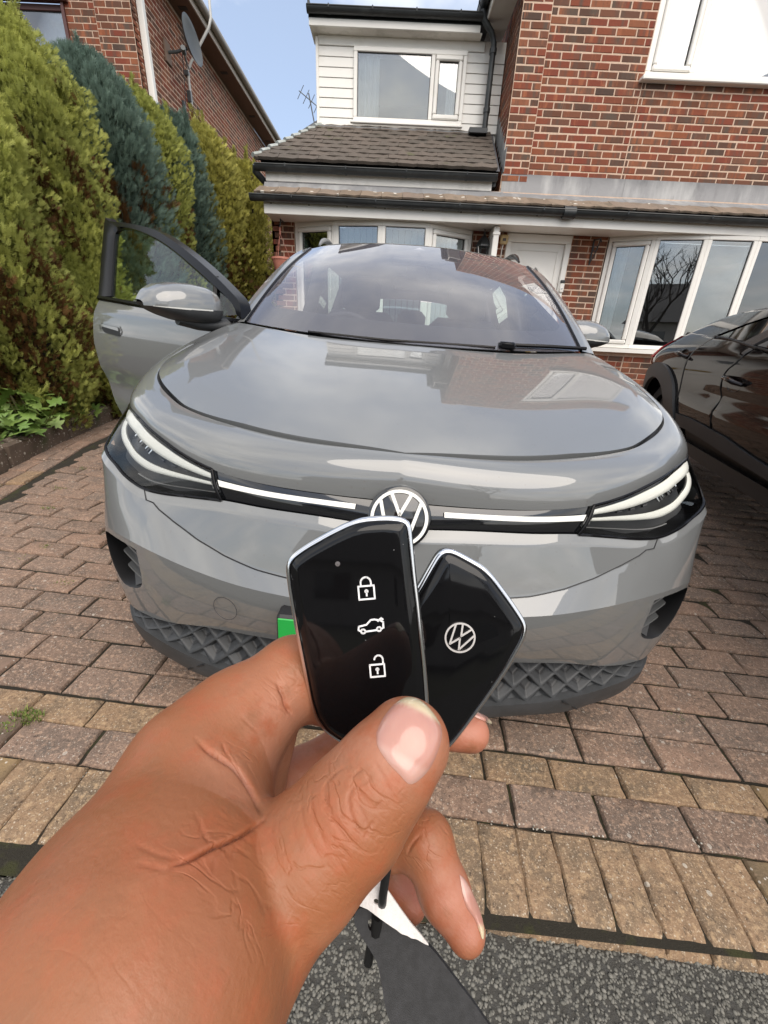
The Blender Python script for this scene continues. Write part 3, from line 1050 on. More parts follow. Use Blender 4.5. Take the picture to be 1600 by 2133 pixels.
# canopy tiles
cm = [mk_me('canopy_tile', tile_mesh(.252, .30, .02, 30 + s), tile_low_m) for s in range(4)]
csl = math.atan2(.19, .42)
x = -1.62
can = empty('canopy', parent=house)
while x < 5.2:
    inst('canopy_tile', random.choice(cm), can, (x, 5.175, 2.655 + random.uniform(-.002, .003)), (csl + random.gauss(0, .008), random.gauss(0, .008), random.gauss(0, .006)))
    x += .256
MB().box(-1.64, 5.2, 5.20, 5.66, 2.50, 2.60).build('canopy_core', upvc_dirty, can)
MB().add([(-1.74, 5.17, 2.63), (5.2, 5.17, 2.63), (5.2, 5.62, 2.86), (-1.74, 5.62, 2.86)], [(0, 1, 2, 3)]).build('canopy_deck', gutter_m, can)
MB().box(-1.635, .985, 5.165, 5.20, 2.452, 2.585, .004).build('fascia', upvc, can)
MB().box(.987, 5.2, 5.165, 5.20, 2.452, 2.585, .004).build('fascia', upvc, can)
MB().box(.97, 1.005, 5.160, 5.166, 2.45, 2.587, .002).build('fascia_joint', upvc, can)
MB().box(-1.635, 5.2, 5.20, 5.59, 2.462, 2.472).build('soffit', upvc, can)
sc = MB()
for i in range(15):
    sc.box(-1.55 + i * .46, -1.538 + i * .46, 5.162, 5.1655, 2.55, 2.561)
sc.build('fixing_caps', gasket, can)
gutter_run(can, (-1.77, 5.105, 2.615), (5.2, 5.105, 2.595), r=.055, brackets=7)
for x in (2.03,):
    u = MB(); u.tube([(x - .07, 5.105, 2.585), (x + .07, 5.105, 2.585)], .064, 14); u.build('gutter_union', gutter_m, can, smooth=40)


# bow windows
def bow(pts, z0, z1, opens, curtains=None, blinds=False, refl=None):
    b = empty('bow_window', parent=house)
    for i in range(len(pts) - 1):
        a = Vector((*pts[i], 0)); c = Vector((*pts[i + 1], 0)); d = c - a; L_ = d.length
        mw = Matrix.Translation(a) @ Matrix.Rotation(math.atan2(d.y, d.x), 4, 'Z')
        w = window(b, [(0, L_, opens[i])], z0, z1, mw, W=.05, sill=False, room=0, name='casement')
        if blinds:
            nb = int(L_ / .09)
            for k in range(nb):
                MB().box(.06 + k * .09, .06 + k * .09 + .082, .05, .054, z0 + .02, z1 - .03).build('blind_slat', blind_m, w) if False else None
    n = len(pts)
    v = []; f = []
    for (x, y) in pts: v += [(x, y - .09, z0 - .055)]
    for (x, y) in pts: v += [(x, y + .05, z0 - .055)]
    for (x, y) in pts: v += [(x, y - .09, z0 - .004)]
    for (x, y) in pts: v += [(x, y + .05, z0 - .004)]
    for i in range(n - 1):
        f += [(i, i + 1, n + i + 1, n + i), (2 * n + i + 1, 2 * n + i, 3 * n + i, 3 * n + i + 1), (i + 1, i, 2 * n + i, 2 * n + i + 1)]
    f += [(0, n, 3 * n, 2 * n), (n - 1, 3 * n - 1, 4 * n - 1, 2 * n - 1)]
    mesh('sill', v, f, upvc, b, smooth=30)
    v = [(x, y - .004, z1 + .0) for x, y in pts] + [(x, y - .004, z1 + .13) for x, y in pts]
    mesh('head_panel', v, [(i + 1, i, n + i, n + i + 1) for i in range(n - 1)], upvc, b)
    # brick skirt below
    v = [(x, y + .03, -.3) for x, y in pts] + [(x, y + .03, z0 - .05) for x, y in pts]
    mesh('skirt_wall', v, [(i, i + 1, n + i + 1, n + i) for i in range(n - 1)], mortar, b)
    rest = MB()
    for i in range(n - 1):
        a = Vector((*pts[i], 0)); c = Vector((*pts[i + 1], 0)); d = c - a; L_ = d.length; d.normalize(); ang = math.atan2(d.y, d.x)
        zr = .0; r_ = 0
        while zr + BH < z0 - .03:
            u = -(BL / 2 if r_ % 2 else 0)
            while u < L_:
                p, q = max(u, 0), min(u + BL, L_)
                if q - p > .04:
                    X = Matrix.Translation(a + d * ((p + q) / 2) + Vector((0, .052, zr + BH / 2))) @ Matrix.Rotation(ang, 4, 'Z')
                    if zr > .45:
                        o = inst('brick', BM_[r_ % 4], b, X.translation, (0, 0, ang), ((q - p - .0105) / (BL - .0105), 1, 1))
                    else:
                        Y = X @ Matrix.Diagonal(((q - p - .0105) / (BL - .0105), 1, 1, 1)); me = BM_[r_ % 4]
                        rest.add([tuple(Y @ vv.co) for vv in me.vertices], [tuple(pp.vertices) for pp in me.polygons])
                u += BL
            zr += BH; r_ += 1
    tag(rest.build('brickwork', brick_i, b), kind='stuff')
    # the room inside
    x0, x1 = pts[0][0], pts[-1][0]
    MB().add([(x0, 5.72, z0), (x1, 5.72, z0), (x1, 5.72, z1), (x0, 5.72, z1), (x0 - .3, 8.4, .3), (x1 + .3, 8.4, .3), (x1 + .3, 8.4, z1 + .1), (x0 - .3, 8.4, z1 + .1), (x0, 5.72, .3), (x1, 5.72, .3)],
             [(4, 5, 6, 7), (8, 4, 7, 3), (9, 2, 6, 5), (8, 9, 5, 4), (3, 7, 6, 2)]).build('room_behind', room_dark, b)
    return b


bl = bow([(-1.355, 5.585), (-.80, 5.37), (-.20, 5.27), (.40, 5.27), (.985, 5.56)], 1.13, 2.452, [True, False, False, True])
for (x0, x1, y) in ((-.72, -.24, 5.46), (-.14, .34, 5.42), (.44, .86, 5.52)):
    nb = 6
    mbb = MB()
    for k in range(nb):
        a = x0 + (x1 - x0) * k / nb
        mbb.box(a + .004, a + (x1 - x0) / nb - .004, y, y + .004, 1.2, 2.40)
    mbb.build('window_blind', blind_m, bl)
br = bow([(2.795, 5.585), (3.27, 5.33), (3.84, 5.20), (4.42, 5.16), (5.0, 5.20), (5.5, 5.45)], 1.13, 2.452, [True, False, False, False, True])
curtain(br, 2.86, 3.12, 1.15, 2.42, 5.66, 4, curtain_m)

# front door
fd = empty('front_door', parent=house)
mb = MB(); mb.box(1.452, 2.31, YL - .02, YL + .06, 2.36, 2.455, .006).box(1.452, 1.522, YL - .019, YL + .059, 0, 2.36, .006).box(2.238, 2.31, YL - .019, YL + .059, 0, 2.36, .006)
mb.build('door_frame', upvc, fd, smooth=30)
mb = MB(); mb.box(1.525, 2.235, YL + .02, YL + .06, .02, 2.357).build('door_leaf', upvc, fd)
pn = MB(); frame_rect(pn, 1.60, 2.165, 1.12, 2.28, .012, YL + .010, YL + .02, .004); frame_rect(pn, 1.60, 2.165, .16, .92, .012, YL + .010, YL + .02, .004)
pn.build('panel_moulding', upvc, fd)
cx, cz = 1.895, 1.93
dm = MB(); fn = lambda u, v, h: (u, h, v)
for k in range(4):
    a0, a1 = math.pi / 2 * k, math.pi / 2 * (k + 1)
    q = [(cx + .20 * math.cos(a0), cz + .20 * math.sin(a0)), (cx + .20 * math.cos(a1), cz + .20 * math.sin(a1)), (cx + .155 * math.cos(a1), cz + .155 * math.sin(a1)), (cx + .155 * math.cos(a0), cz + .155 * math.sin(a0))]
    dm.prism(q, YL + .004, YL + .02, fn)
dm.build('diamond_moulding', upvc, fd)
MB().prism([(cx + .154 * math.cos(math.pi / 2 * k), cz + .154 * math.sin(math.pi / 2 * k)) for k in range(4)], YL + .014, YL + .019, fn).build('pane', mat('obscured_glass', (.16, .17, .17), rough=.15, spec=.8), fd)
gold = mat('brass', (.55, .38, .14), rough=.35, metal=.8)
MB().box(1.74, 2.03, YL + .008, YL + .02, 1.0, 1.07, .006).build('letter_plate', gold, fd)
MB().tube([(2.18, YL - .02, 1.03), (2.18, YL - .035, 1.03), (2.09, YL - .035, 1.035)], .011, 8).build('handle', gold, fd, smooth=40)

# things fixed to the wall by the door
bell = empty('doorbell', (2.285, YL - .022, 1.86))
tag(bell, 'white video doorbell on the frame of the front door', 'doorbell')
MB().box(-.03, .03, -.022, .0, -.065, .045, .01).build('body', upvc, bell, smooth=40)
MB().box(-.031, .031, -.02, .0, .047, .085, .006).build('camera_cap', gutter_m, bell)
MB().lathe([(.001, .003), (.010, .003), (.011, 0)], 12, (0, -.023, -.02), Matrix.Rotation(R(90), 4, 'X')).build('button', mat('bell_button', (.45, .47, .5), rough=.3), bell)
pir = empty('security_sensor', (1.405, YL - .02, 2.37))
tag(pir, 'yellowed square sensor box high on the brick beside the front door', 'sensor')
MB().box(-.05, .05, -.055, .0, -.05, .055, .012).build('body', mat('old_plastic', (.62, .47, .24), rough=.5), pir, smooth=40)
MB().box(-.022, .022, -.062, -.054, -.02, .012, .004).build('lens', mat('sensor_lens', (.08, .06, .04), rough=.2), pir)
MB().tube([(0, -.02, -.05), (-.01, -.02, -.12), (-.008, -.02, -.25)], .006, 6).build('cable', upvc, pir)
lan = empty('wall_lantern', (1.13, 5.47, 2.23))
tag(lan, 'black carriage lantern with tapered glass hanging under the canopy', 'lantern')
MB().lathe([(.001, .20), (.012, .20), (.018, .16), (.03, .15), (.07, .10), (.098, .05), (.10, .035), (.085, .035)], 6).build('roof', gutter_m, lan)
for k in range(6):
    a = math.pi / 3 * k
    MB().tube([(.085 * math.cos(a), .085 * math.sin(a), .04), (.052 * math.cos(a), .052 * math.sin(a), -.17)], .006, 5).build('bar', gutter_m, lan)
MB().lathe([(.078, .035), (.048, -.17)], 6).build('glass', glass_mat('lantern_glass', (.8, .82, .8), refl=1.5), lan)
MB().lathe([(.056, -.165), (.058, -.18), (.03, -.20), (.001, -.21)], 6).build('base', gutter_m, lan)
MB().tube([(0, 0, .2), (0, .02, .235), (0, .06, .235)], .008, 6).build('arm', gutter_m, lan)
post = empty('canopy_bracket', (1.235, 5.30, 2.30)); post.parent = house
MB().box(-.035, .035, -.05, .25, -.75, .15, .006).build('post', upvc, post)
MB().box(-.045, .045, -.06, .26, .06, .09, .004).build('moulding', upvc, post)
hook = MB().tube([(2.60, YL - .01, 2.42), (2.60, YL - .2, 2.40), (2.60, YL - .24, 2.36)], .009, 6).tube([(2.60, YL - .012, 2.16), (2.60, YL - .10, 2.22), (2.60, YL - .17, 2.33), (2.60, YL - .2, 2.40)], .008, 6).tube([(2.60, YL - .012, 2.14), (2.60, YL - .012, 2.43)], .01, 6)
hook.tube([(2.60 + .03 * math.cos(t * .7), YL - .1 , 2.31 + .03 * math.sin(t * .7)) for t in range(10)], .006, 5)
tag(hook.build('basket_bracket', gutter_m, smooth=40), 'empty black scrolled iron bracket on the brick right of the front door', 'bracket')
# hanging basket
hb = empty('hanging_basket', (-1.505, 5.38, 1.86))
tag(hb, 'terracotta plastic hanging basket on three wires left of the bow window', 'hanging basket')
terra = mat('terracotta', (.52, .21, .15), rough=.6, var=((.40, .15, .11), 12, 4, .4, .7))
MB().lathe([(.001, 0), (.075, 0), (.085, .02), (.118, .135), (.128, .14), (.128, .165), (.118, .165), (.105, .14), (.001, .13)], 24).build('bowl', terra, hb, smooth=40)
for k in range(3):
    a = 2.1 * k + .4
    MB().tube([(.12 * math.cos(a), .12 * math.sin(a), .155), (0, 0, .43)], .003, 5).build('wire', terra, hb)
MB().tube([(0, 0, .42), (.0, 0, .5)], .012, 6).build('hook', terra, hb)
MB().tube([(0, 0, .5), (.015, 0, .56), (-.005, .06, .6), (0, .2, .6)], .008, 6).build('bracket', gutter_m, hb)

# ---------------------------------------------------------------- the neighbour's house
nb = empty('neighbouring_house')
tag(nb, 'neighbouring red brick house with long side wall and overhanging eaves behind the conifers', 'house')
LX, LYF = -3.90, 7.25
brickwork(nb, [
    ((LX, LYF, 0), (-1, 0, 0), (0, -1, 0), [(.52, .975, 0, 6.2), (.975, 2.6, 0, 4.0)], .05),
    ((LX, LYF - .05, 0), (-1, 0, 0), (0, -1, 0), [(.0, .52, 0, 6.2)], .0),
    ((LX, LYF - .045, 0), (0, 1, 0), (1, 0, 0), [(0, 8.2, 0, 5.98)], .02),
], cap=300)
nw = window(nb, [(-6.3, -4.88, False)], 4.0, 5.26, Matrix.Translation((0, LYF + .03, 0)), W=.07, room=1.5)
brown = mat('brown_frame', (.085, .030, .026), rough=.45)
for o in nw.children:
    if o.name.startswith('frame'):
        o.data.materials[0] = brown
MB().box(-6.4, -4.80, LYF - .06, LYF + .02, 5.26, 5.40, .004).build('window_head', brown, nb)
MB().box(-4.905, -4.865, LYF - .03, LYF + .02, 3.9, 5.26).build('window_post', brown, nb)
curtain(nw, -6.2, -4.95, 4.05, 5.2, .25, 12, mat('grey_blind', (.55, .56, .60), rough=.9), name='blind')
ea = mat('brown_soffit', (.15, .085, .06), rough=.6)
MB().box(LX, LX + .34, 6.6, 15.4, 5.985, 6.0).build('soffit', ea, nb)
MB().box(LX + .34, LX + .365, 6.6, 15.4, 5.975, 6.16, .004).build('fascia', mat('weathered_fascia', (.42, .36, .30), rough=.6), nb)
gg = MB().tube([(LX + .42, 6.6, 6.12), (LX + .42, 15.4, 6.12)], .058, 10); gg.build('gutter', mat('grey_gutter', (.30, .27, .24), rough=.5), nb, smooth=40)
MB().add([(LX + .40, 6.6, 6.17), (LX + .40, 15.4, 6.17), (LX - 3, 15.4, 8.3), (LX - 3, 6.6, 8.3)], [(0, 1, 2, 3)]).build('roof', tile_m, nb)
MB().box(LX + .012, LX + .10, LYF + .10, LYF + .19, 0, 6.0, .008).build('downpipe', upvc, nb)
for y_ in (8.6, 10.4, 12.2, 13.6):
    MB().box(LX + .1, LX + .24, y_, y_ + .09, 5.98, 5.986).build('soffit_vent', gasket, nb)

# satellite dish, aerial pole, flue
dish = empty('satellite_dish', (LX, 8.15, 5.25))
tag(dish, 'dark grey satellite dish on the neighbour side wall under the eaves', 'satellite dish')
dgrey = mat('dish_grey', (.075, .085, .09), rough=.45)
X = Matrix.Translation((.36, .05, .12)) @ Matrix.Rotation(R(84), 4, 'Z') @ Matrix.Rotation(R(80), 4, 'X') @ Matrix.Diagonal((.25, .30, .8, 1))
n = 28
MB().lathe([(.001, .0), (.3, .012), (.6, .04), (.85, .085), (1, .12), (1.02, .118), (.99, .105), (.6, .025), (.001, -.015)], n, (0, 0, 0), X).build('reflector', dgrey, dish, smooth=50)
MB().tube([(0, .05, -.02), (.16, .06, .0), (.33, .09, .06)], .022, 8).build('mount', dgrey, dish)
MB().box(0, .03, -.05, .14, -.16, .12, .005).build('wall_plate', mat('rusty_plate', (.22, .15, .11), rough=.7), dish)
MB().tube([(.35, .02, -.22), (.45, -.30, -.30), (.50, -.50, -.25)], .013, 6).build('feed_arm', dgrey, dish)
MB().tube([(.49, -.46, -.25), (.52, -.56, -.23)], .034, 10).build('receiver', dgrey, dish)
MB().tube([(.48, -.5, -.27), (.36, -.3, -.75), (.05, .1, -.95), (.012, .3, -1.3), (.012, .35, -1.9)], .006, 5).build('cable', gasket, dish)
ant = empty('aerial_pole', (LX, 8.85, 5.25))
tag(ant, 'cranked white aerial pole on the neighbour wall rising past the gutter', 'aerial pole')
galv = mat('white_pole', (.60, .60, .58), rough=.45, metal=.2)
MB().tube([(.05, 0, -.55), (.05, 0, .05), (.12, 0, .16), (.50, 0, .62), (.55, 0, .74), (.55, 0, 1.9)], .022, 10).build('pole', galv, ant, smooth=50)
MB().box(0, .07, -.04, .04, -.38, -.22, .005).build('bracket', dgrey, ant)
MB().box(0, .07, -.04, .04, -.02, .05, .005).build('bracket', dgrey, ant)
MB().box(.0, .04, -.3, -.22, -.62, -.46, .006).build('junction_box', dgrey, ant)
fl = empty('flue_pipe', (LX - .15, 10.1, 6.35))
tag(fl, 'pale flue pipe with black cap on the neighbour roof edge', 'flue')
MB().tube([(0, 0, -.3), (0, 0, .42)], .11, 16).build('pipe', mat('flue_white', (.55, .50, .45), rough=.5), fl, smooth=50)
MB().tube([(0, 0, .42), (0, 0, .50)], .135, 16).build('cap', gutter_m, fl, smooth=50)
# far aerial seen beside the dormer
fa = empty('rooftop_aerial', (-1.75, 9.2, 5.2))
tag(fa, 'small thin rooftop aerial seen against sky beside the dormer', 'aerial')
MB().tube([(.12, 0, -.6), (-.02, 0, .02)], .012, 6).tube([(-.2, 0, .05), (.2, 0, -.2)], .008, 6).build('boom', dgrey, fa)
for k in range(4):
    c_ = Vector((-.17 + .1 * k, 0, .03 - .0625 * k))
    MB().tube([c_ + Vector((-.06, 0, -.1)), c_ + Vector((.06, 0, .1))], .006, 5).build('element', dgrey, fa)
# ---------------------------------------------------------------- the grey car (its own frame: x across, y back from the nose, z up)
paint = mat('grey_paint', (.150, .155, .155), rough=.38, spec=.25, coat=1.0, var=((.158, .163, .163), 1.2, 4, .35, .7), speck=((.13, .12, .11), 170, .993, .4), rvar=(3, .30, .40))
plastic = mat('grey_plastic', (.034, .036, .038), rough=.5, spec=.45, var=((.045, .047, .05), 20, 4, .4, .7), bump=[('noise', 900, .25, .001)])
plastic_dk = mat('dark_plastic', (.012, .012, .013), rough=.5)
gloss_black = mat('gloss_black', (.006, .0065, .008), rough=.08, spec=.5, coat=.5)
trim_black = mat('trim_black', (.006, .006, .007), rough=.22, spec=.18)
rubber = mat('rubber', (.015, .015, .015), rough=.8, bump=[('noise', 60, .4, .004)])
led_white = mat('led_white', (.95, .95, .88), rough=.28, spec=.5)
badge_white = mat('badge_white', (.86, .85, .80), rough=.3)
chrome = mat('chrome', (.72, .72, .73), rough=.10, metal=1.0)
interior = mat('cabin_dark', (.022, .022, .025), rough=.75)
interior2 = mat('seat_fabric', (.055, .055, .062), rough=.85)
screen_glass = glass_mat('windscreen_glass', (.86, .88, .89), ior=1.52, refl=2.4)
add_layer(screen_glass, 'diffuse', (.62, .59, .66), .085)  # pale lilac layer stands in for sky reflected in the windscreen
side_glass = glass_mat('side_glass', (.62, .76, .70), ior=1.5, refl=1.2)
lamp_glass = glass_mat('lamp_glass', (.96, .97, .97), ior=1.42, refl=.9)
frit = mat('windscreen_border', (.035, .036, .04), rough=.22, spec=.5)

car = empty('grey_car', mw=MG)
tag(car, 'grey electric SUV facing the camera with its front door open', 'car')

ROW = {
 'r0': [(0, .03, .182), (.20, .039, .184), (.40, .074, .185), (.525, .10, .184), (.62, .134, .189), (.731, .182, .198), (.815, .25, .205), (.87, .34, .213), (.893, .46, .22)],
 'r1': [(0, .02, .240), (.19, .03, .241), (.387, .063, .241), (.516, .091, .248), (.635, .124, .268), (.745, .172, .285), (.812, .236, .285), (.862, .33, .28), (.89, .46, .28)],
 'r2': [(0, .040, .380), (.189, .056, .381), (.374, .084, .372), (.508, .112, .359), (.622, .142, .335), (.716, .182, .317), (.804, .232, .310), (.866, .312, .305), (.896, .46, .31)],
 'r3': [(0, -.002, .555), (.183, .014, .557), (.36, .042, .559), (.499, .077, .569), (.621, .12, .58), (.723, .168, .585), (.805, .222, .578), (.872, .285, .560), (.905, .37, .556), (.914, .46, .56)],
 'r4': [(0, .089, .731), (.167, .103, .737), (.321, .123, .736), (.437, .15, .734), (.542, .180, .723), (.635, .207, .713), (.702, .234, .712), (.765, .268, .726), (.815, .306, .743), (.862, .345, .757), (.896, .39, .770), (.914, .46, .782), (.922, .60, .80), (.925, .8, .815), (.925, 1.2, .83)],
 'r5': [(0, .114, .791), (.173, .122, .790), (.331, .141, .792), (.455, .171, .801), (.554, .213, .819), (.634, .261, .839), (.704, .312, .856), (.757, .362, .867), (.806, .41, .874), (.848, .458, .877), (.874, .507, .878), (.900, .59, .889), (.915, .70, .905), (.924, .9, .925), (.926, 1.2, .945)],
 'r6': [(0, .165, .893), (.261, .205, .889), (.463, .268, .899), (.604, .338, .912), (.69, .411, .927), (.758, .484, .944), (.809, .56, .961), (.838, .644, .982), (.845, .74, 1.012), (.828, .87, 1.055), (.785, 1.01, 1.10), (.735, 1.10, 1.134)],
}
CUR = {k: resample(catmull(v, 20), 600) for k, v in ROW.items()}


def sub(c, a, b):
    """the part of curve c between arclength shares a and b"""
    n = len(c)
    i0, i1 = int(a * (n - 1)), int(b * (n - 1))
    return c[i0:i1 + 1]


def upto_y(c, y):
    k = int(np.argmax(c[:, 1] >= y)) if (c[:, 1] >= y).any() else len(c) - 1
    return c[:k + 1]


def loft(ra, rb, nu, nv, off=None):
    a, b = resample(ra, nu + 1), resample(rb, nu + 1)
    t = np.linspace(0, 1, nv + 1)[:, None, None]
    G = a[None] * (1 - t) + b[None] * t
    if off is not None:
        U, V = np.meshgrid(np.linspace(0, 1, nu + 1), np.linspace(0, 1, nv + 1))
        du = np.gradient(G, axis=1); dv = np.gradient(G, axis=0)
        nn = np.cross(du, dv); nn /= np.linalg.norm(nn, axis=2, keepdims=True) + 1e-9
        G = G + nn * off(U, V)[..., None]
    return G


def bez(ra, rc, rb, nu, nv):
    a, c, b = resample(ra, nu + 1), resample(rc, nu + 1), resample(rb, nu + 1)
    t = np.linspace(0, 1, nv + 1)[:, None, None]
    return a[None] * (1 - t) ** 2 + c[None] * 2 * t * (1 - t) + b[None] * t * t


MIR = np.array([-1.0, 1, 1])


def gridmesh(name, G, m, parent=car, mirror=True, smooth=True, flip=False, both=False):
    """one mesh from a half grid; mirrored about the middle and welded, or made as two objects when both=True"""
    nv, nu = G.shape[0], G.shape[1]

    def faces(k, fl):
        i = np.arange(nv - 1)[:, None] * nu + np.arange(nu - 1)[None]
        q = np.stack([i, i + 1, i + nu + 1, i + nu], -1).reshape(-1, 4) + k
        return q[:, ::-1] if fl else q
    if both:
        o1 = np_mesh(name, G.reshape(-1, 3), faces(0, flip), m, parent, smooth=smooth)
        o2 = np_mesh(name, (G * MIR).reshape(-1, 3), faces(0, not flip), m, parent, smooth=smooth)
        return o1, o2
    if not mirror:
        return np_mesh(name, G.reshape(-1, 3), faces(0, flip), m, parent, smooth=smooth)
    H = (G * MIR)[:, :0:-1]
    GG = np.concatenate([H, G], axis=1)
    nu2 = GG.shape[1]
    i = np.arange(nv - 1)[:, None] * nu2 + np.arange(nu2 - 1)[None]
    q = np.stack([i, i + 1, i + nu2 + 1, i + nu2], -1).reshape(-1, 4)
    return np_mesh(name, GG.reshape(-1, 3), q[:, ::-1] if flip else q, m, parent, smooth=smooth)


def weld(objs, name):
    """join meshes of the same part into one"""
    V = []; F = []; k = 0
    for o in objs:
        me = o.data
        V += [tuple(v.co) for v in me.vertices]; F += [tuple(i + k for i in p.vertices) for p in me.polygons]; k = len(V)
    m, par = objs[0].data.materials[0], objs[0].parent
    for o in objs:
        bpy.data.objects.remove(o)
    return mesh(name, V, F, m, par, smooth=40)


# front panel: lower face (below the crease, with the side vents cut out), middle face, ledge under the lamps
r4s = upto_y(CUR['r4'], .46)
r3s, r2s, r1s, r0s = CUR['r3'], CUR['r2'], CUR['r1'], CUR['r0']
ledge = r4s + np.array([0, -.017, -.021]) * np.ones((len(r4s), 1))
ledge[:, 0] += .006 * np.clip((r4s[:, 0] - .7) / .2, 0, 1)
NU = 150
GB = loft(r2s, r3s, NU, 24, lambda U, V: .010 * 4 * V * (1 - V))
# seam that runs in from the lamp's lower corner and sinks to the middle
seam_x = [(0, .20), (.15, .20), (.25, .205), (.33, .24), (.42, .33), (.50, .46), (.58, .66), (.64, .86), (.67, 1.0), (1.2, 1.0)]
CU = resample(r3s, NU + 1)
LE = resample(ledge, NU + 1)
nvC = 32
GC = np.zeros((nvC + 1, NU + 1, 3))
for i in range(NU + 1):
    xx = CU[i, 0] * .5 + LE[i, 0] * .5
    vs_ = float(np.interp(xx, [p[0] for p in seam_x], [p[1] for p in seam_x]))
    amp = .017 * max(0, 1 - (xx / .66) ** 2) if xx < .66 else 0
    vs_ = min(vs_, .98)
    for j in range(nvC + 1):
        t = j / nvC
        v = vs_ * t * 2 if t <= .5 else vs_ + (1 - vs_) * (t - .5) * 2
        p = CU[i] * (1 - v) + LE[i] * v
        d = amp * (v / vs_ if v < vs_ else (1 - v) / (1 - vs_))
        bul = .005 * math.sin(math.pi * v) * min(1, max(0, (xx - .58) / .2))
        GC[j, i] = p + np.array([0, d - bul, 0])
GL = loft(ledge, r4s, NU, 3)
gB = gridmesh('front_bumper', GB, paint, mirror=True)
# vents: outline in the share-of-grid coordinates of the lower face
def grid_at(G, u, v):
    nv, nu = G.shape[0] - 1, G.shape[1] - 1
    x, y = np.clip(u, 0, 1) * nu, np.clip(v, 0, 1) * nv
    i, j = min(int(x), nu - 1), min(int(y), nv - 1)
    a, b = x - i, y - j
    return (G[j, i] * (1 - a) + G[j, i + 1] * a) * (1 - b) + (G[j + 1, i] * (1 - a) + G[j + 1, i + 1] * a) * b


def uv_of(G, p):
    d = ((G - np.array(p)) ** 2).sum(2)
    j, i = np.unravel_index(d.argmin(), d.shape)
    return i / (G.shape[1] - 1), j / (G.shape[0] - 1)


def cdt_panel(G, outer, holes, nu, nv):
    """triangulate a region of a grid patch given in its (u, v); returns 3D verts, faces"""
    pts = []; edges = []
    for loop in [outer] + holes:
        k = len(pts); n = len(loop)
        pts += [Vector((p[0], p[1])) for p in loop]
        edges += [(k + i, k + (i + 1) % n) for i in range(n)]

    def inside(p, poly):
        c = False; n = len(poly); j = n - 1
        for i in range(n):
            if (poly[i][1] > p[1]) != (poly[j][1] > p[1]) and p[0] < (poly[j][0] - poly[i][0]) * (p[1] - poly[i][1]) / (poly[j][1] - poly[i][1]) + poly[i][0]:
                c = not c
            j = i
        return c
    for i in range(1, nu):
        for j in range(1, nv):
            p = (i / nu, j / nv)
            if inside(p, outer) and not any(inside(p, h) for h in holes):
                pts.append(Vector(p))
    vo, eo, fo, _, _, _ = delaunay_2d_cdt(pts, edges, [], 0, 1e-6)
    F = []
    for f in fo:
        c = sum((vo[i] for i in f), Vector((0, 0))) / len(f)
        if inside(c, outer) and not any(inside(c, h) for h in holes):
            F.append(tuple(f))
    V = [grid_at(G, p.x, p.y) for p in vo]
    return V, F


bpy.data.objects.remove(gB)
vent = []
for (x, y, z) in [(.690, .150, .565), (.74, .175, .568), (.80, .217, .563), (.845, .258, .553), (.862, .28, .535), (.860, .285, .50), (.838, .262, .45), (.812, .236, .42), (.79, .212, .407), (.755, .19, .412), (.715, .17, .43), (.695, .160, .455), (.687, .155, .50)]:
    vent.append((x, y, z))
def uv_fine(G, p):
    # nearest grid node refined along x and z by bilinear search
    u, v = uv_of(G, p)
    for s in (.01, .004, .0015):
        best = min(((np.sum((grid_at(G, u + a * s, v + b * s)[[0, 2]] - np.array(p)[[0, 2]]) ** 2), u + a * s, v + b * s) for a in range(-4, 5) for b in range(-4, 5)))
        u, v = best[1], best[2]
    return u, v


vent_uv = [uv_fine(GB, p) for p in vent]
vent_uv = [tuple(q) for q in resample(catmull(vent_uv + [vent_uv[0]], 6), 46)[:-1]]
nb_ = 120
outer = [(i / nb_, 0) for i in range(nb_ + 1)] + [(1, j / 12) for j in range(1, 13)] + [(i / nb_, 1) for i in range(nb_ - 1, -1, -1)] + [(0, j / 12) for j in range(11, 0, -1)]
Vb, Fb = cdt_panel(GB, outer, [vent_uv], nb_, 12)
bumper = MB()
for s in (1, -1):
    bumper.add([(s * p[0], p[1], p[2]) for p in Vb], Fb)
def grid_to_mb(mb, G, both=True):
    nv, nu = G.shape[0], G.shape[1]
    for s in ((1, -1) if both else (1,)):
        V = [(s * p[0], p[1], p[2]) for row in G for p in row]
        F = [(j * nu + i, j * nu + i + 1, (j + 1) * nu + i + 1, (j + 1) * nu + i) for j in range(nv - 1) for i in range(nu - 1)]
        mb.add(V, F)
    return mb
grid_to_mb(bumper, GC); grid_to_mb(bumper, GL)
# folded lower edge of the painted panel
e0 = resample(r2s, NU + 1); e1 = e0 + np.array([0, .045, .004])
grid_to_mb(bumper, np.stack([e1, e0]))
bo = bumper.build('front_bumper', paint, car)
bm = bmesh.new(); bm.from_mesh(bo.data); bmesh.ops.remove_doubles(bm, verts=bm.verts, dist=.0004); bmesh.ops.recalc_face_normals(bm, faces=bm.faces); bm.to_mesh(bo.data); bm.free(); smooth_by_angle(bo.data, 24)
# shut line
for s in (1, -1):
    pts = []
    for xx in np.linspace(0.0, .664, 60):
        i = int(np.argmin(np.abs((CU[:, 0] + LE[:, 0]) / 2 - xx)))
        pts.append(GC[nvC // 2, i] * np.array([s, 1, 1]) + np.array([0, -.0012, 0]))
    iK = int(np.argmin(np.abs(LE[:, 0] - .676)))
    pts += [LE[iK] * np.array([s, 1, 1]) + np.array([0, -.0012, 0]), GL[-1, int(np.argmin(np.abs(GL[-1, :, 0] - .692)))] * np.array([s, 1, 1]) + np.array([0, -.001, -.001])]
    MB().tube(pts, .0016, 5).build('shut_line', plastic_dk, car)
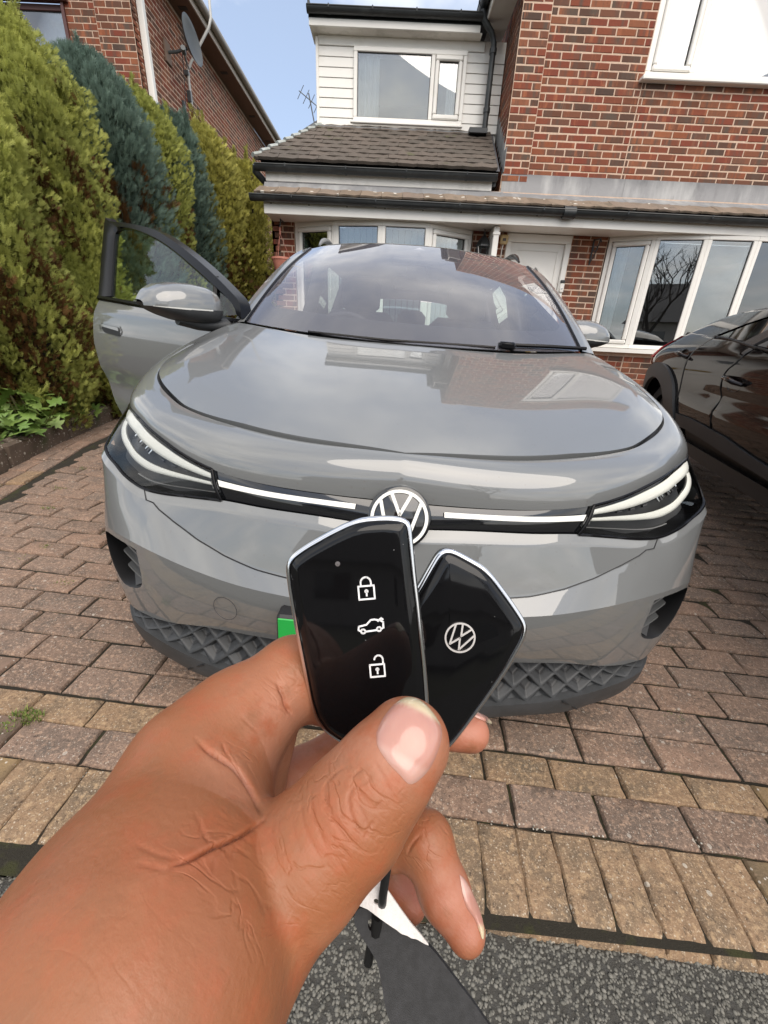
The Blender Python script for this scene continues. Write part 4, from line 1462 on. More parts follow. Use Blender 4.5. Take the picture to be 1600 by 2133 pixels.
# vents
for s in (1, -1):
    vt = empty('air_vent', parent=car)
    rim = np.array([grid_at(GB, *q) for q in vent_uv])
    cen = rim.mean(0)
    n = len(rim)
    back = (rim - cen) * .93 + cen + np.array([.004, .085, 0])
    rings = [rim, rim + np.array([0, .006, 0]) + (cen - rim) * .02, (rim - cen) * .95 + cen + np.array([.002, .045, 0]), back, back * 0 + back.mean(0)]
    V = [(s * p[0], p[1], p[2]) for r_ in rings for p in r_]
    F = [(k * n + i, k * n + (i + 1) % n, (k + 1) * n + (i + 1) % n, (k + 1) * n + i) for k in range(4) for i in range(n)]
    mesh('recess', V, F, plastic_dk, vt, smooth=40)
    vg = mat('vent_grey', (.11, .115, .118), rough=.5)
    z0_, z1_ = rim[:, 2].min(), rim[:, 2].max()
    for k, fz in enumerate((.80, .56, .32)):
        z = z0_ + (z1_ - z0_) * fz
        # ends of the opening at this height
        cr = []
        for i in range(n):
            p, q = rim[i], rim[(i + 1) % n]
            if (p[2] - z) * (q[2] - z) < 0:
                t = (z - p[2]) / (q[2] - p[2]); cr.append(p + (q - p) * t)
        cr.sort(key=lambda p: p[0])
        I, O = cr[0], cr[-1]
        V = []; nS = 6
        for i in range(nS + 1):
            t = i / nS * (.66 - .05 * k)
            p = I + (O - I) * t
            dz = .010 * t - .016 * max(0, t - .5) ** 2
            f = p + np.array([0, .012 + .02 * t * t, dz]); b = p + np.array([.012, .062, dz - .010])
            V += [f + np.array([0, 0, .0035]), f - np.array([0, 0, .0035]), b - np.array([0, 0, .0035]), b + np.array([0, 0, .0035])]
        F = [(4 * i + a, 4 * i + (a + 1) % 4, 4 * (i + 1) + (a + 1) % 4, 4 * (i + 1) + a) for i in range(nS) for a in range(4)] + [(4 * nS, 4 * nS + 1, 4 * nS + 2, 4 * nS + 3)]
        mesh('blade', [(s * p[0], p[1], p[2]) for p in V], F, vg, vt, smooth=30)
    iw = [I + (O - I) * 0 + np.array([.003, .02, 0])]
    zz_ = np.linspace(z0_ + .012, z1_ - .012, 6); V = []
    for z in zz_:
        cr = []
        for i in range(n):
            p, q = rim[i], rim[(i + 1) % n]
            if (p[2] - z) * (q[2] - z) < 0:
                t = (z - p[2]) / (q[2] - p[2]); cr.append(p + (q - p) * t)
        cr.sort(key=lambda p: p[0])
        I, O = cr[0], cr[-1]
        V += [I + np.array([.004, .012, 0]), I + (O - I) * .62 + np.array([.004, .055, 0])]
    mesh('side_panel', [(s * p[0], p[1], p[2]) for p in V], [(2 * i, 2 * i + 1, 2 * i + 3, 2 * i + 2) for i in range(5)], mat('vent_panel', (.055, .057, .06), rough=.5), vt)
# parking sensor dots and towing-eye cover
tc_ = Vector((-.415, .062, .478))
MB().tube([tc_ + Matrix.Rotation(R(-13), 3, 'Z') @ Vector((.0335 * math.cos(t * .209), -.0082, .0335 * math.sin(t * .209))) for t in range(31)], .0008, 5).build('towing_eye_cover', plastic, car)

# lower grille with raised diamond quilting
GA = loft(r1s + np.array([0, .008, .002]), r2s + np.array([0, .03, .004]), 420, 56)
U_, V_ = np.meshgrid(np.linspace(0, 1, 421), np.linspace(0, 1, 57))
Lg = .5 * 27
a_ = U_ * Lg + V_ * 1.75; b_ = U_ * Lg - V_ * 1.75
fa_ = np.abs(a_ - np.round(a_)) * 2; fb_ = np.abs(b_ - np.round(b_)) * 2
rid = np.minimum(fa_, fb_)
depth = .036 * np.clip(rid * 1.3 - .14, 0, .70) * np.clip((1 - U_) * 9, 0, 1) * (0.5 + .5 * np.clip(V_ * 2.2, 0, 1))
slant = .010 * (a_ - np.floor(a_) - .5) * (rid > .15)
GA = GA.copy(); GA[..., 1] += depth + slant * .6
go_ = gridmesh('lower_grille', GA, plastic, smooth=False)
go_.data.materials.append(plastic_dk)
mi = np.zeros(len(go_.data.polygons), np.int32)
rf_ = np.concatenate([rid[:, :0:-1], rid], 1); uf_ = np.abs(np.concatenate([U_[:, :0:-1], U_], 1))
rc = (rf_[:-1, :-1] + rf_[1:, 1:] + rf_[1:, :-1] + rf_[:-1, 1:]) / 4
mi[((rc > .50) & (uf_[:-1, :-1] < .52 + .1 * np.sin(rc * 40)) & (np.concatenate([V_[:, :0:-1], V_], 1)[:-1, :-1] > .12)).ravel()] = 1  # closed cell floors coloured dark, in place of shaded openings
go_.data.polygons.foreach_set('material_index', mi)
# spoiler lip
lip = MB()
r0r = resample(r0s, NU + 1); r1r = resample(r1s, NU + 1)
grid_to_mb(lip, np.stack([r0r + np.array([0, .05, .004]), r0r, r0r * .5 + r1r * .5 + np.array([0, -.006, 0]), r1r, r1r + np.array([0, .03, .004])]))
lo = lip.build('spoiler_lip', plastic, car)
bm = bmesh.new(); bm.from_mesh(lo.data); bmesh.ops.remove_doubles(bm, verts=bm.verts, dist=.0004); bmesh.ops.recalc_face_normals(bm, faces=bm.faces); bm.to_mesh(lo.data); bm.free(); smooth_by_angle(lo.data, 30)
for s in (1, -1):
    MB().tube([(s * .512, .085, .243), (s * .54, .098, .222), (s * .572, .108, .196)], .003, 5).build('shut_line', plastic_dk, car)

# lamp band between r4 and r5: black bar, headlamps, and the wing behind them
GD = loft(CUR['r4'], CUR['r5'], 300, 16, lambda U, V: .004 * 4 * V * (1 - V))


def band(u0, u1, nu, nv, inset=0.0, v0=0.0, v1=1.0):
    """a piece of the lamp band; u0, u1 functions of v"""
    G = np.zeros((nv + 1, nu + 1, 3))
    for j in range(nv + 1):
        v = v0 + (v1 - v0) * j / nv
        a, b = u0(v), u1(v)
        for i in range(nu + 1):
            G[j, i] = grid_at(GD, a + (b - a) * i / nu, v)
    if inset:
        du = np.gradient(G, axis=1); dv = np.gradient(G, axis=0)
        nn = np.cross(du, dv); nn /= np.linalg.norm(nn, axis=2, keepdims=True) + 1e-9
        G = G - nn * inset
    return G


def u_at_x(row, x):
    c = GD[row]
    return float(np.interp(x, c[:200, 0], np.linspace(0, 1, 301)[:200]))


ui0, ui1 = u_at_x(0, .446), u_at_x(-1, .474)
def arc_u(row, y):
    c = GD[row]; k = int(np.argmax(c[:, 1] > y)); return k / 300
uo0, uo1 = arc_u(0, .405), arc_u(-1, .515)
uin = lambda v: ui0 + (ui1 - ui0) * v
uout = lambda v: uo0 + (uo1 - uo0) * v + .012 * math.sin(math.pi * v)
bar = MB()
grid_to_mb(bar, band(lambda v: 0, lambda v: uin(v) - .004, 80, 12, inset=.006))
b_o = bar.build('grille_bar', gloss_black, car, smooth=50)
SB = band(lambda v: .06, lambda v: uin(v) - .008, 60, 3, inset=-.0015, v0=.53, v1=.74)
for s in (1, -1):
    grid_to_mb(MB(), SB * np.array([s, 1, 1]), both=False).build('light_strip', badge_white, b_o, smooth=50)
for s in (1, -1):
    hl = empty('headlight', parent=car)
    flip = np.array([s, 1, 1])
    G = band(uin, uout, 110, 20)
    nrm = 1
    def put(name, G, m, sm=True):
        return np_mesh(name, (G * flip).reshape(-1, 3), (lambda nv, nu: np.stack([(np.arange(nv - 1)[:, None] * nu + np.arange(nu - 1)[None]) + k for k in (0, 1, nu + 1, nu)], -1).reshape(-1, 4))(G.shape[0], G.shape[1])[:, ::(1 if s > 0 else -1)], m, hl, smooth=sm)
    put('lens', G, lamp_glass)
    # black surround and bowl
    G2 = band(uin, uout, 110, 20, inset=.055)
    put('housing', G2, mat('lamp_bowl', (.075, .077, .08), rough=.35))
    for (v0, v1) in ((0, .001), (.999, 1)):
        e0 = band(uin, uout, 110, 1, 0, v0, v1)[0:1]; e1 = band(uin, uout, 110, 1, .055, v0, v1)[0:1]
        put('housing_edge', np.concatenate([e0, e1]), trim_black)
    rimt = [G[0, i] for i in range(0, 111, 2)] + [G[j, -1] for j in range(20)] + [G[-1, i] for i in range(110, -1, -2)] + [G[j, 0] for j in range(20, 0, -1)]
    MB().tube([(s * p[0], p[1] - .001, p[2]) for p in rimt + rimt[:1]], .0042, 6, cap=False).build('lens_seal', trim_black, hl, smooth=60)

    def strip_poly(name, upper, lower, n, inset, m, thick=.006):
        up, lw = resample(catmull(upper, 10), n + 1), resample(catmull(lower, 10), n + 1)
        cols = []
        for layer in (inset, inset + thick):
            for t in (0, .33, .67, 1):
                bow_ = -.002 * math.sin(math.pi * t) if layer == inset else 0
                cols.append([(up[i] * (1 - t) + lw[i] * t, layer + bow_) for i in range(n + 1)])
        order = [cols[0], cols[1], cols[2], cols[3], cols[7], cols[4], cols[0]]
        Gs = np.zeros((len(order), n + 1, 3))
        for k, c in enumerate(order):
            for i, (q, ins) in enumerate(c):
                v = float(np.clip(q[1], 0, 1)); w = q[0]
                u = uin(v) + (uout(v) - uin(v)) * w
                p = grid_at(GD, u, v)
                e = .004
                tu = grid_at(GD, u + e, v) - grid_at(GD, u - e, v); tv = grid_at(GD, u, min(1, v + .05)) - grid_at(GD, u, max(0, v - .05))
                nn_ = np.cross(tu, tv); nn_ /= np.linalg.norm(nn_) + 1e-9
                Gs[k, i] = p - nn_ * ins
        return put(name, Gs, m)
    # (w across the lamp from inner end to outer end, v from lower to upper edge)
    strip_poly('daytime_light', [(.015, .86), (.12, .88), (.3, .90), (.5, .91), (.7, .93), (.85, .96), (.96, .98)], [(.015, .70), (.12, .70), (.3, .705), (.5, .715), (.7, .73), (.85, .77), (.96, .86)], 60, .006, led_white)
    strip_poly('lower_light', [(.035, .58), (.18, .545), (.35, .50), (.50, .47), (.62, .475), (.72, .54), (.78, .64), (.80, .735)], [(.025, .47), (.18, .43), (.35, .38), (.50, .33), (.66, .345), (.78, .44), (.85, .58), (.865, .735)], 60, .009, led_white)
    strip_poly('light_hook', [(.015, .58), (.015, .45), (.015, .33)], [(.045, .58), (.048, .45), (.05, .33)], 8, .016, mat('lamp_grey', (.30, .30, .30), rough=.4))
    strip_poly('lamp_ridge', [(.02, .22), (.3, .19), (.55, .16)], [(.02, .20), (.3, .17), (.55, .14)], 20, .014, mat('lamp_grey', (.30, .30, .30), rough=.4))
    for k in range(7):
        w_ = .50 + .035 * k
        strip_poly('reflector', [(w_, .66), (w_ + .010, .60), (w_ + .02, .55)], [(w_ + .014, .66), (w_ + .022, .60), (w_ + .030, .55)], 6, .030 + .003 * (k % 3), chrome if k % 2 == 0 else mat('lamp_grey2', (.12, .12, .125), rough=.25))
    for k in range(3):
        w_ = .22 + .09 * k
        strip_poly('reflector', [(w_, .62), (w_ + .03, .62)], [(w_, .57), (w_ + .03, .575)], 4, .034, mat('lamp_grey2', (.12, .12, .125), rough=.25))
# wing behind the lamp + wing above it and the panel above the bar
wing = MB()
GW = band(lambda v: uout(v) + .003, lambda v: 1.0, 70, 10)
grid_to_mb(wing, GW)
r6c = CUR['r6']; r5c = CUR['r5']
# match points of r5 and r6 so that the ribs run square to the seam
k5 = [0, .16, .30, .40, .48, .56, .63, .70, .78, .86, 1.0]
k6 = [0, .17, .31, .42, .50, .58, .65, .72, .80, .88, 1.0]
s_ = np.linspace(0, 1, 161)
q5 = np.array([r5c[int(round(np.interp(t, np.linspace(0, 1, 11), k5) * 599))] for t in s_]); q6 = np.array([r6c[int(round(np.interp(t, np.linspace(0, 1, 11), k6) * 599))] for t in s_])
def smooth_curve(c, n=7):
    c = c.copy()
    for _ in range(n):
        c[1:-1] = c[1:-1] * .5 + (c[:-2] + c[2:]) * .25
    return c
q5, q6 = smooth_curve(q5), smooth_curve(q6)
CT = np.stack([q5[:, 0] * .92 + q6[:, 0] * .08, q5[:, 1] * .92 + q6[:, 1] * .08, q6[:, 2] * .92 + q5[:, 2] * .08 - .002], 1)
out_ = q6.copy()
GE = bez(q5, CT, q6, 160, 18)
grid_to_mb(wing, GE)
fl_ = q6 + np.array([0, .012, -.02])
fl_[:, 0] -= .008 * (q6[:, 0] > .3)
grid_to_mb(wing, np.stack([q6, fl_]))
wo = wing.build('front_wing', paint, car)
bm = bmesh.new(); bm.from_mesh(wo.data); bmesh.ops.remove_doubles(bm, verts=bm.verts, dist=.0003); bmesh.ops.recalc_face_normals(bm, faces=bm.faces); bm.to_mesh(wo.data); bm.free(); smooth_by_angle(wo.data, 35)

# bonnet: a smooth height field over the area inside the seam
cowl = catmull([(0, .945, 1.106), (.2, .955, 1.108), (.4, .985, 1.114), (.55, 1.025, 1.121), (.66, 1.065, 1.129), (.735, 1.10, 1.134)], 12)
bx = []; bz_ = []
sm6 = smooth_curve(resample(r6c, 160), 10)
kx6 = .0045 + .0165 * np.clip((sm6[:, 0] - .42) / .2, 0, 1) * np.clip((1.02 - sm6[:, 1]) / .2, 0, 1)
fitp = np.vstack([sm6 + np.stack([0 * kx6, 0 * kx6, kx6], 1), cowl, [(0, .35, .955), (0, .55, 1.012), (0, .75, 1.062), (.3, .55, 1.008), (.5, .6, 1.005), (.35, .8, 1.065)] * 3])
def terms(x, y):
    x2 = x * x
    return np.stack([np.ones_like(x), y, y ** 2, y ** 3, x2, x2 * y, x2 * y * y, x2 * x2, x2 * x2 * y, x2 ** 3], -1)
coef, *_ = np.linalg.lstsq(terms(fitp[:, 0], fitp[:, 1]), fitp[:, 2], rcond=None)
hood_edge = np.vstack([resample(sm6, 130), resample(cowl, 50)[::-1][1:]])
hood_edge[:, 0] = hood_edge[:, 0]
seam_poly = resample(sm6, 300)[:, :2]


def hood_z(x, y):
    x = np.abs(x)
    z = terms(x, y) @ coef
    d = np.sqrt(((np.stack([x, y], -1)[..., None, :] - seam_poly) ** 2).sum(-1)).min(-1)
    w = .085
    k = np.clip((w - d) / w, 0, 1) * np.clip((x - .42) / .2, 0, 1) * np.clip((1.02 - y) / .2, 0, 1)
    return z - .013 * k * (1 + .25 * k) - .0025 * np.clip(1 - d / .008, 0, 1) ** 2


he = hood_edge.copy()
half = [Vector((p[0], p[1])) for p in he]
full = [Vector((p[0], p[1])) for p in resample(sm6, 130)] + [Vector((p[0], p[1])) for p in resample(cowl, 50)[::-1][1:]] + [Vector((-p[0], p[1])) for p in resample(cowl, 50)[1:-1]] + [Vector((-p[0], p[1])) for p in resample(sm6, 130)[::-1][:-1]]
# pull the rim in a little: the panel gap
cen = Vector((0, .62))
rim2 = []
nF = len(full)
for i in range(nF):
    t = (full[(i + 1) % nF] - full[i - 1]); nn_ = Vector((-t.y, t.x)).normalized()
    rim2.append(full[i] + nn_ * .0075)
def insd(p, poly):
    c = False; n = len(poly); j = n - 1
    for i in range(n):
        if (poly[i].y > p.y) != (poly[j].y > p.y) and p.x < (poly[j].x - poly[i].x) * (p.y - poly[i].y) / (poly[j].y - poly[i].y) + poly[i].x:
            c = not c
        j = i
    return c
if not insd(rim2[40], full):
    rim2 = []
    for i in range(nF):
        t = (full[(i + 1) % nF] - full[i - 1]); nn_ = Vector((t.y, -t.x)).normalized()
        rim2.append(full[i] + nn_ * .0075)
pts = list(rim2); ed = [(i, (i + 1) % nF) for i in range(nF)]
st = .011
rarr = np.array([p[:] for p in rim2])
for i in range(int(-.86 / st), int(.86 / st) + 1):
    for j in range(int(.14 / st), int(1.12 / st) + 1):
        p = Vector((i * st, j * st))
        if insd(p, rim2) and np.min(((rarr - np.array(p[:])) ** 2).sum(1)) > (st * .6) ** 2:
            pts.append(p)
vo, eo, fo, *_ = delaunay_2d_cdt(pts, ed, [], 1, 1e-7)
vx = np.array([p[:] for p in vo]); vz = hood_z(vx[:, 0], vx[:, 1])
Vh = [(x, y, z) for (x, y), z in zip(vx, vz)]
Fh = [tuple(f) for f in fo]
# folded rim
kk = len(Vh)
rz = hood_z(rarr[:, 0], rarr[:, 1])
ri_ = [(p[0] * .985, p[1] + (.004 if p[1] < .6 else 0), z - .022) for p, z in zip(rarr, rz)]
r_a = [(p[0], p[1], z) for p, z in zip(rarr, rz)]
Vh += r_a + ri_
Fh += [(kk + i, kk + (i + 1) % nF, kk + nF + (i + 1) % nF, kk + nF + i) for i in range(nF)]
bonnet = mesh('bonnet', Vh, Fh, paint, car)
bm = bmesh.new(); bm.from_mesh(bonnet.data); bmesh.ops.remove_doubles(bm, verts=bm.verts, dist=.0002); bmesh.ops.recalc_face_normals(bm, faces=bm.faces); bm.to_mesh(bonnet.data); bm.free(); smooth_by_angle(bonnet.data, 40)
# dark sheet under the gaps, standing in for the shade inside them
MB().add([(p.x * 1.02, p.y - .01, float(z) - .028) for p, z in zip(full, hood_z(np.array([p.x for p in full]), np.array([p.y for p in full])))], [tuple(range(nF))]).build('gap_shade', plastic_dk, car)

# round badge: black disc, white ring and strokes
def badge(parent, mw, r, m_disc, m_line, name='emblem', relief=.003, disc=True):
    b = empty(name, mw=None, parent=parent); b.matrix_local = mw
    if disc:
        MB().lathe([(.001, 0), (r * .93, 0), (r, -.004), (r * 1.01, -.016)], 48).build('disc', m_disc, b, smooth=40)
    ln = MB()
    ro, ri2 = r * .90, r * .80
    n = 64
    for (ra_, rb_) in ((ro, ri2),):
        V = []
        for k in range(n):
            a = 2 * math.pi * k / n
            c, s2 = math.cos(a), math.sin(a)
            V += [(ra_ * c, ra_ * s2, 0), (ra_ * c, ra_ * s2, relief), (rb_ * c, rb_ * s2, relief), (rb_ * c, rb_ * s2, 0)]
        F = []
        for k in range(n):
            for j in range(4):
                F.append((4 * k + j, 4 * ((k + 1) % n) + j, 4 * ((k + 1) % n) + (j + 1) % 4, 4 * k + (j + 1) % 4))
        ln.add(V, F)

    def stroke(pts, w):
        for (a, b_2) in zip(pts[:-1], pts[1:]):
            a = Vector(a) * r; b_2 = Vector(b_2) * r
            d = (b_2 - a).normalized(); q = Vector((-d.y, d.x)) * w * r * .5
            a2, b2 = a - d * w * r * .2, b_2 + d * w * r * .2
            ln.prism([(a2 - q)[:], (b2 - q)[:], (b2 + q)[:], (a2 + q)[:]], 0, relief * .98, lambda u, v, h: (u, v, h))
    w = .105
    stroke([(-.30, .755), (.0, .115), (.30, .755)], w)
    stroke([(-.62, .50), (-.315, -.63)], w); stroke([(-.315, -.63), (.0, -.02)], w)
    stroke([(.0, -.02), (.315, -.63)], w); stroke([(.315, -.63), (.62, .50)], w)
    ln.build('emblem_lines', m_line, b)
    return b


bmw = Matrix.Translation((0, .078, .765)) @ Matrix.Rotation(R(72), 4, 'X')
badge(car, bmw, .0735, gloss_black, badge_white)

# number plate: green flash at one end, the rest hidden behind the keys
npl = empty('number_plate', parent=car)
MB().box(-.264, .262, -.018, .05, .408, .531, .008).build('plate_holder', plastic_dk, npl)
MB().box(-.214, .258, -.0245, -.0202, .413, .529, .002).build('plate', badge_white, npl)
MB().box(-.258, -.2145, -.0245, -.0202, .413, .529, .002).build('green_flash', mat('plate_green', (.02, .36, .06), rough=.4), npl)
# ---------------------------------------------------------------- rest of the grey car: glasshouse, cabin, sides, wheels, open door
ws_b = resample(catmull([(0, .955, 1.112), (.2, .965, 1.114), (.4, .995, 1.120), (.55, 1.04, 1.127), (.66, 1.085, 1.134), (.712, 1.115, 1.138)], 10), 61)
ws_t = resample(catmull([(0, 1.80, 1.577), (.2, 1.805, 1.573), (.4, 1.825, 1.560), (.52, 1.845, 1.547), (.602, 1.868, 1.532)], 10), 61)
GS = np.zeros((41, 61, 3))
for j in range(41):
    t = j / 40
    GS[j] = ws_b * (1 - t) + ws_t * t
    GS[j, :, 2] += .030 * math.sin(math.pi * t) * (1 - .2 * np.linspace(0, 1, 61) ** 2)
    GS[j, :, 1] -= .010 * math.sin(math.pi * t)
def grid_full(G):
    return np.concatenate([(G * MIR)[:, :0:-1], G], axis=1)
GSF = grid_full(GS)
ws = empty('windscreen', parent=car)
# clear opening with rounded corners inside a dark printed border
hole = []
for (cx_, cy_, a0) in ((.93, .86, 0), (.07, .86, 90), (.075, .235, 180), (.925, .235, 270)):
    for k in range(7):
        a = R(a0 + 15 * k)
        hole.append((cx_ + .045 * math.cos(a), cy_ + .10 * math.sin(a)))
# lower edge of the clear area dips toward the middle
hole2 = []
for i, p in enumerate(hole):
    hole2.append(p)
    q = hole[(i + 1) % len(hole)]
    n_ = max(1, int(math.hypot(q[0] - p[0], q[1] - p[1]) / .03))
    for k in range(1, n_):
        hole2.append((p[0] + (q[0] - p[0]) * k / n_, p[1] + (q[1] - p[1]) * k / n_))
hole2 = [(u, v + (.0 if v > .5 else .03 * (2 * abs(u - .5)) ** 2)) for u, v in hole2]
nn0 = 40
outer = [(i / nn0, 0) for i in range(nn0 + 1)] + [(1, j / 16) for j in range(1, 17)] + [(i / nn0, 1) for i in range(nn0 - 1, -1, -1)] + [(0, j / 16) for j in range(15, 0, -1)]
V, F = cdt_panel(GSF, outer, [hole2], nn0, 16)
mesh('border', [(p[0], p[1] + .002, p[2] - .002) for p in V], F, frit, ws, smooth=True)
gq = np.arange(40)[:, None] * 121 + np.arange(120)[None]
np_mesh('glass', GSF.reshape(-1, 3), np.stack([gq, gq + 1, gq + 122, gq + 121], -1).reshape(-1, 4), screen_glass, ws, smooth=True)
MB().box(-.14, .14, 1.66, 1.80, 1.475, 1.50, .01, ).build('sensor_housing', interior, ws)
mesh('camera_window', [(-.035, 1.735, 1.548), (.035, 1.735, 1.548), (.0, 1.765, 1.563)], [(0, 1, 2)], mat('camera_window', (.45, .45, .50), rough=.2), ws)  # pale fill stands in for sky showing through the clear triangle
MB().box(-.055, .055, 1.70, 1.745, 1.40, 1.475, .012).build('mirror_stem', interior, ws)
MB().box(-.125, .125, 1.735, 1.765, 1.355, 1.425, .016).build('rear_view_mirror', interior, ws, smooth=40)
# cowl
cb = resample(cowl, 61)
mbc = MB(); grid_to_mb(mbc, np.stack([cb + np.array([0, .0, -.03]), cb + np.array([0, .02, -.012]), ws_b + np.array([0, .02, -.004])]))
mbc.build('cowl', plastic_dk, car)
wp = MB(); wp.tube([(.36, 1.00, 1.128), (.40, 1.005, 1.140), (.55, 1.05, 1.146), (.73, 1.11, 1.150)], .008, 6).box(.345, .41, .985, 1.03, 1.12, 1.15, .008)
wp.build('wiper', trim_black, car, smooth=40)
MB().tube([(-.42, 1.0, 1.122), (-.1, .962, 1.118), (.33, .99, 1.126)], .006, 6).build('wiper', trim_black, car, smooth=40)
# pillars, roof
for s in (1, -1):
    a = GS[:, -1] * np.array([s, 1, 1])
    rail = catmull([(.805, 1.14, 1.105), (.775, 1.28, 1.205), (.735, 1.50, 1.335), (.690, 1.72, 1.452), (.655, 1.90, 1.520), (.635, 2.1, 1.555)], 10)
    rail = resample(rail, 41) * np.array([s, 1, 1])
    inn = np.vstack([a]) 
    seal = a + np.array([s * .008, .004, .001])
    mid_ = (seal * .45 + rail * .55) + np.array([s * .006, -.008, .012])
    G = np.stack([seal, mid_, rail, rail + np.array([-s * .02, .06, -.02])])
    np_mesh('a_pillar', G.reshape(-1, 3), np.stack([(np.arange(3)[:, None] * 41 + np.arange(40)[None]) + k for k in (0, 1, 42, 41)], -1).reshape(-1, 4), paint, car, smooth=True)
    MB().tube([tuple(p + np.array([0, 0, .001])) for p in (a * .6 + seal * .4)[::2]], .0065, 6).build('screen_seal', trim_black, car, smooth=60)
top0 = ws_t
def roof_row(y, zc, xs, zs):
    return resample(catmull([(0, y, zc), (xs * .35, y, zc - .006), (xs * .7, y + .01, zc - .022), (xs * .9, y + .02, zc - .045), (xs, y + .03, zs)], 10), 61)
GR = np.stack([ws_t + np.array([0, .004, .002]), roof_row(1.92, 1.600, .628, 1.540), roof_row(2.15, 1.618, .640, 1.560), roof_row(2.6, 1.628, .64, 1.572), roof_row(3.2, 1.612, .63, 1.56), roof_row(3.8, 1.565, .60, 1.515), roof_row(4.2, 1.51, .56, 1.46)])
gr2 = np.stack([catmull(GR[:, i], 6) for i in range(61)], 1)
gridmesh('roof', gr2, paint)
for s in (1, -1):
    pts = [(s * .582, 2.00, 1.572), (s * .586, 2.10, 1.606), (s * .59, 2.22, 1.630), (s * .592, 2.4, 1.640), (s * .588, 3.2, 1.628), (s * .575, 3.75, 1.59), (s * .57, 3.9, 1.555)]
    cm_ = catmull(pts, 5); MB().tube([tuple(p) for p in cm_], [.006 + .014 * min(1, k_ / 9) for k_ in range(len(cm_))], 8, flat=.8).build('roof_rail', trim_black if s > 0 else mat('rail_grey', (.16, .165, .165), rough=.35), car, smooth=50)  # left rail's grey has the brighter light put into its colour
# cabin
cab = empty('cabin', parent=car)
dash = MB()
D = [(.98, 1.075), (1.2, 1.095), (1.42, 1.10), (1.58, 1.06), (1.62, .95), (1.60, .6)]
dash.add([(x, y, z) for x in (-.72, .72) for y, z in D], [(i, i + 1, 6 + i + 1, 6 + i) for i in range(5)])
dash.build('dashboard', interior, cab, smooth=50)
MB().box(-.10, .10, 1.44, 1.46, 1.03, 1.17, .01).build('screen', gloss_black, cab, smooth=40)
MB().box(-.48, -.26, 1.50, 1.53, 1.09, 1.17, .01).build('instrument_pod', interior, cab, smooth=40)
wX = Matrix.Translation((-.37, 1.66, 1.05)) @ Matrix.Rotation(R(64), 4, 'X')
st_ = empty('steering_wheel', parent=cab)
MB().tube([tuple(wX @ Vector((.185 * math.cos(t * math.pi / 16), .185 * math.sin(t * math.pi / 16), 0))) for t in range(33)], .015, 8, cap=False).build('rim', interior2, st_, smooth=60)
MB().tube([wX @ Vector((-.18, 0, 0)), wX @ Vector((0, 0, -.02)), wX @ Vector((.18, 0, 0))], .02, 8).tube([wX @ Vector((0, 0, -.02)), wX @ Vector((0, -.17, 0))], .02, 8).build('spokes', interior, st_, smooth=60)
def seat(x, y, back=True):
    s = empty('seat', parent=cab)
    MB().box(x - .25, x + .25, y - .25, y + .28, .55, .74, .06).build('cushion', interior2, s, smooth=50)
    b = MB(); b.box(-.25, .25, -.07, .07, 0, .58, .06, Matrix.Translation((x, y + .30, .70)) @ Matrix.Rotation(R(-14), 4, 'X')); b.build('backrest', interior2, s, smooth=50)
    h = MB(); h.box(-.135, .135, -.05, .05, .56, .79, .045, Matrix.Translation((x, y + .30, .70)) @ Matrix.Rotation(R(-12), 4, 'X')); h.build('headrest', interior2, s, smooth=50)
seat(-.37, 2.0); seat(.37, 2.0)
MB().box(-.62, .62, 3.0, 3.14, .7, 1.16, .05).build('rear_backrest', interior2, cab, smooth=50)
for x in (-.42, 0, .42):
    MB().box(x - .12, x + .12, 3.05, 3.14, 1.14, 1.32, .04).build('rear_headrest', interior2, cab, smooth=50)
MB().box(-.78, .78, 1.3, 4.3, .3, .32).build('floor', interior, cab)
lin = MB(); grid_to_mb(lin, gr2[3:] + np.array([0, 0, -.035])); lin.build('roof_lining', mat('roof_lining', (.10, .10, .11), rough=.9), cab)
MB().box(-.7, .7, 4.22, 4.30, .5, 1.14).build('tailgate_panel', interior, cab)
MB().add([(-.56, 4.28, 1.13), (.56, 4.28, 1.13), (.48, 4.16, 1.46), (-.48, 4.16, 1.46)], [(0, 1, 2, 3)]).build('rear_glass', side_glass, car)
for s in (1, -1):
    MB().add([(s * .56, 4.28, 1.10), (s * .82, 4.05, 1.10), (s * .60, 3.95, 1.50), (s * .47, 4.16, 1.47)], [(0, 1, 2, 3)]).build('rear_pillar', interior, cab)
    MB().tube([(s * .79, 2.42, .4), (s * .775, 2.42, 1.1), (s * .63, 2.36, 1.53)], .045, 8).build('b_pillar', interior, cab, smooth=60)
    MB().tube([(s * .78, 3.5, 1.1), (s * .62, 3.45, 1.53)], .05, 8).build('c_pillar', interior, cab, smooth=60)
# right-hand (closed) side windows
for (y0, y1) in ((1.42, 2.36), (2.46, 3.42), (3.55, 4.0)):
    for s in ((1, -1) if y0 > 2 else (1,)):
        f0 = lambda y: .635 if y > 1.9 else .635 + (1.9 - y) * .22
        zt = lambda y: 1.545 if 2.0 < y < 3.5 else (1.545 - (2.0 - y) * .55 if y <= 2.0 else 1.49)
        MB().add([(s * .805, y0, 1.10), (s * .81, y1, 1.105), (s * f0(y1), y1 - .03, zt(y1)), (s * f0(y0 + .02), y0 + .02, zt(y0))], [(0, 1, 2, 3)]).build('side_window', side_glass, car)
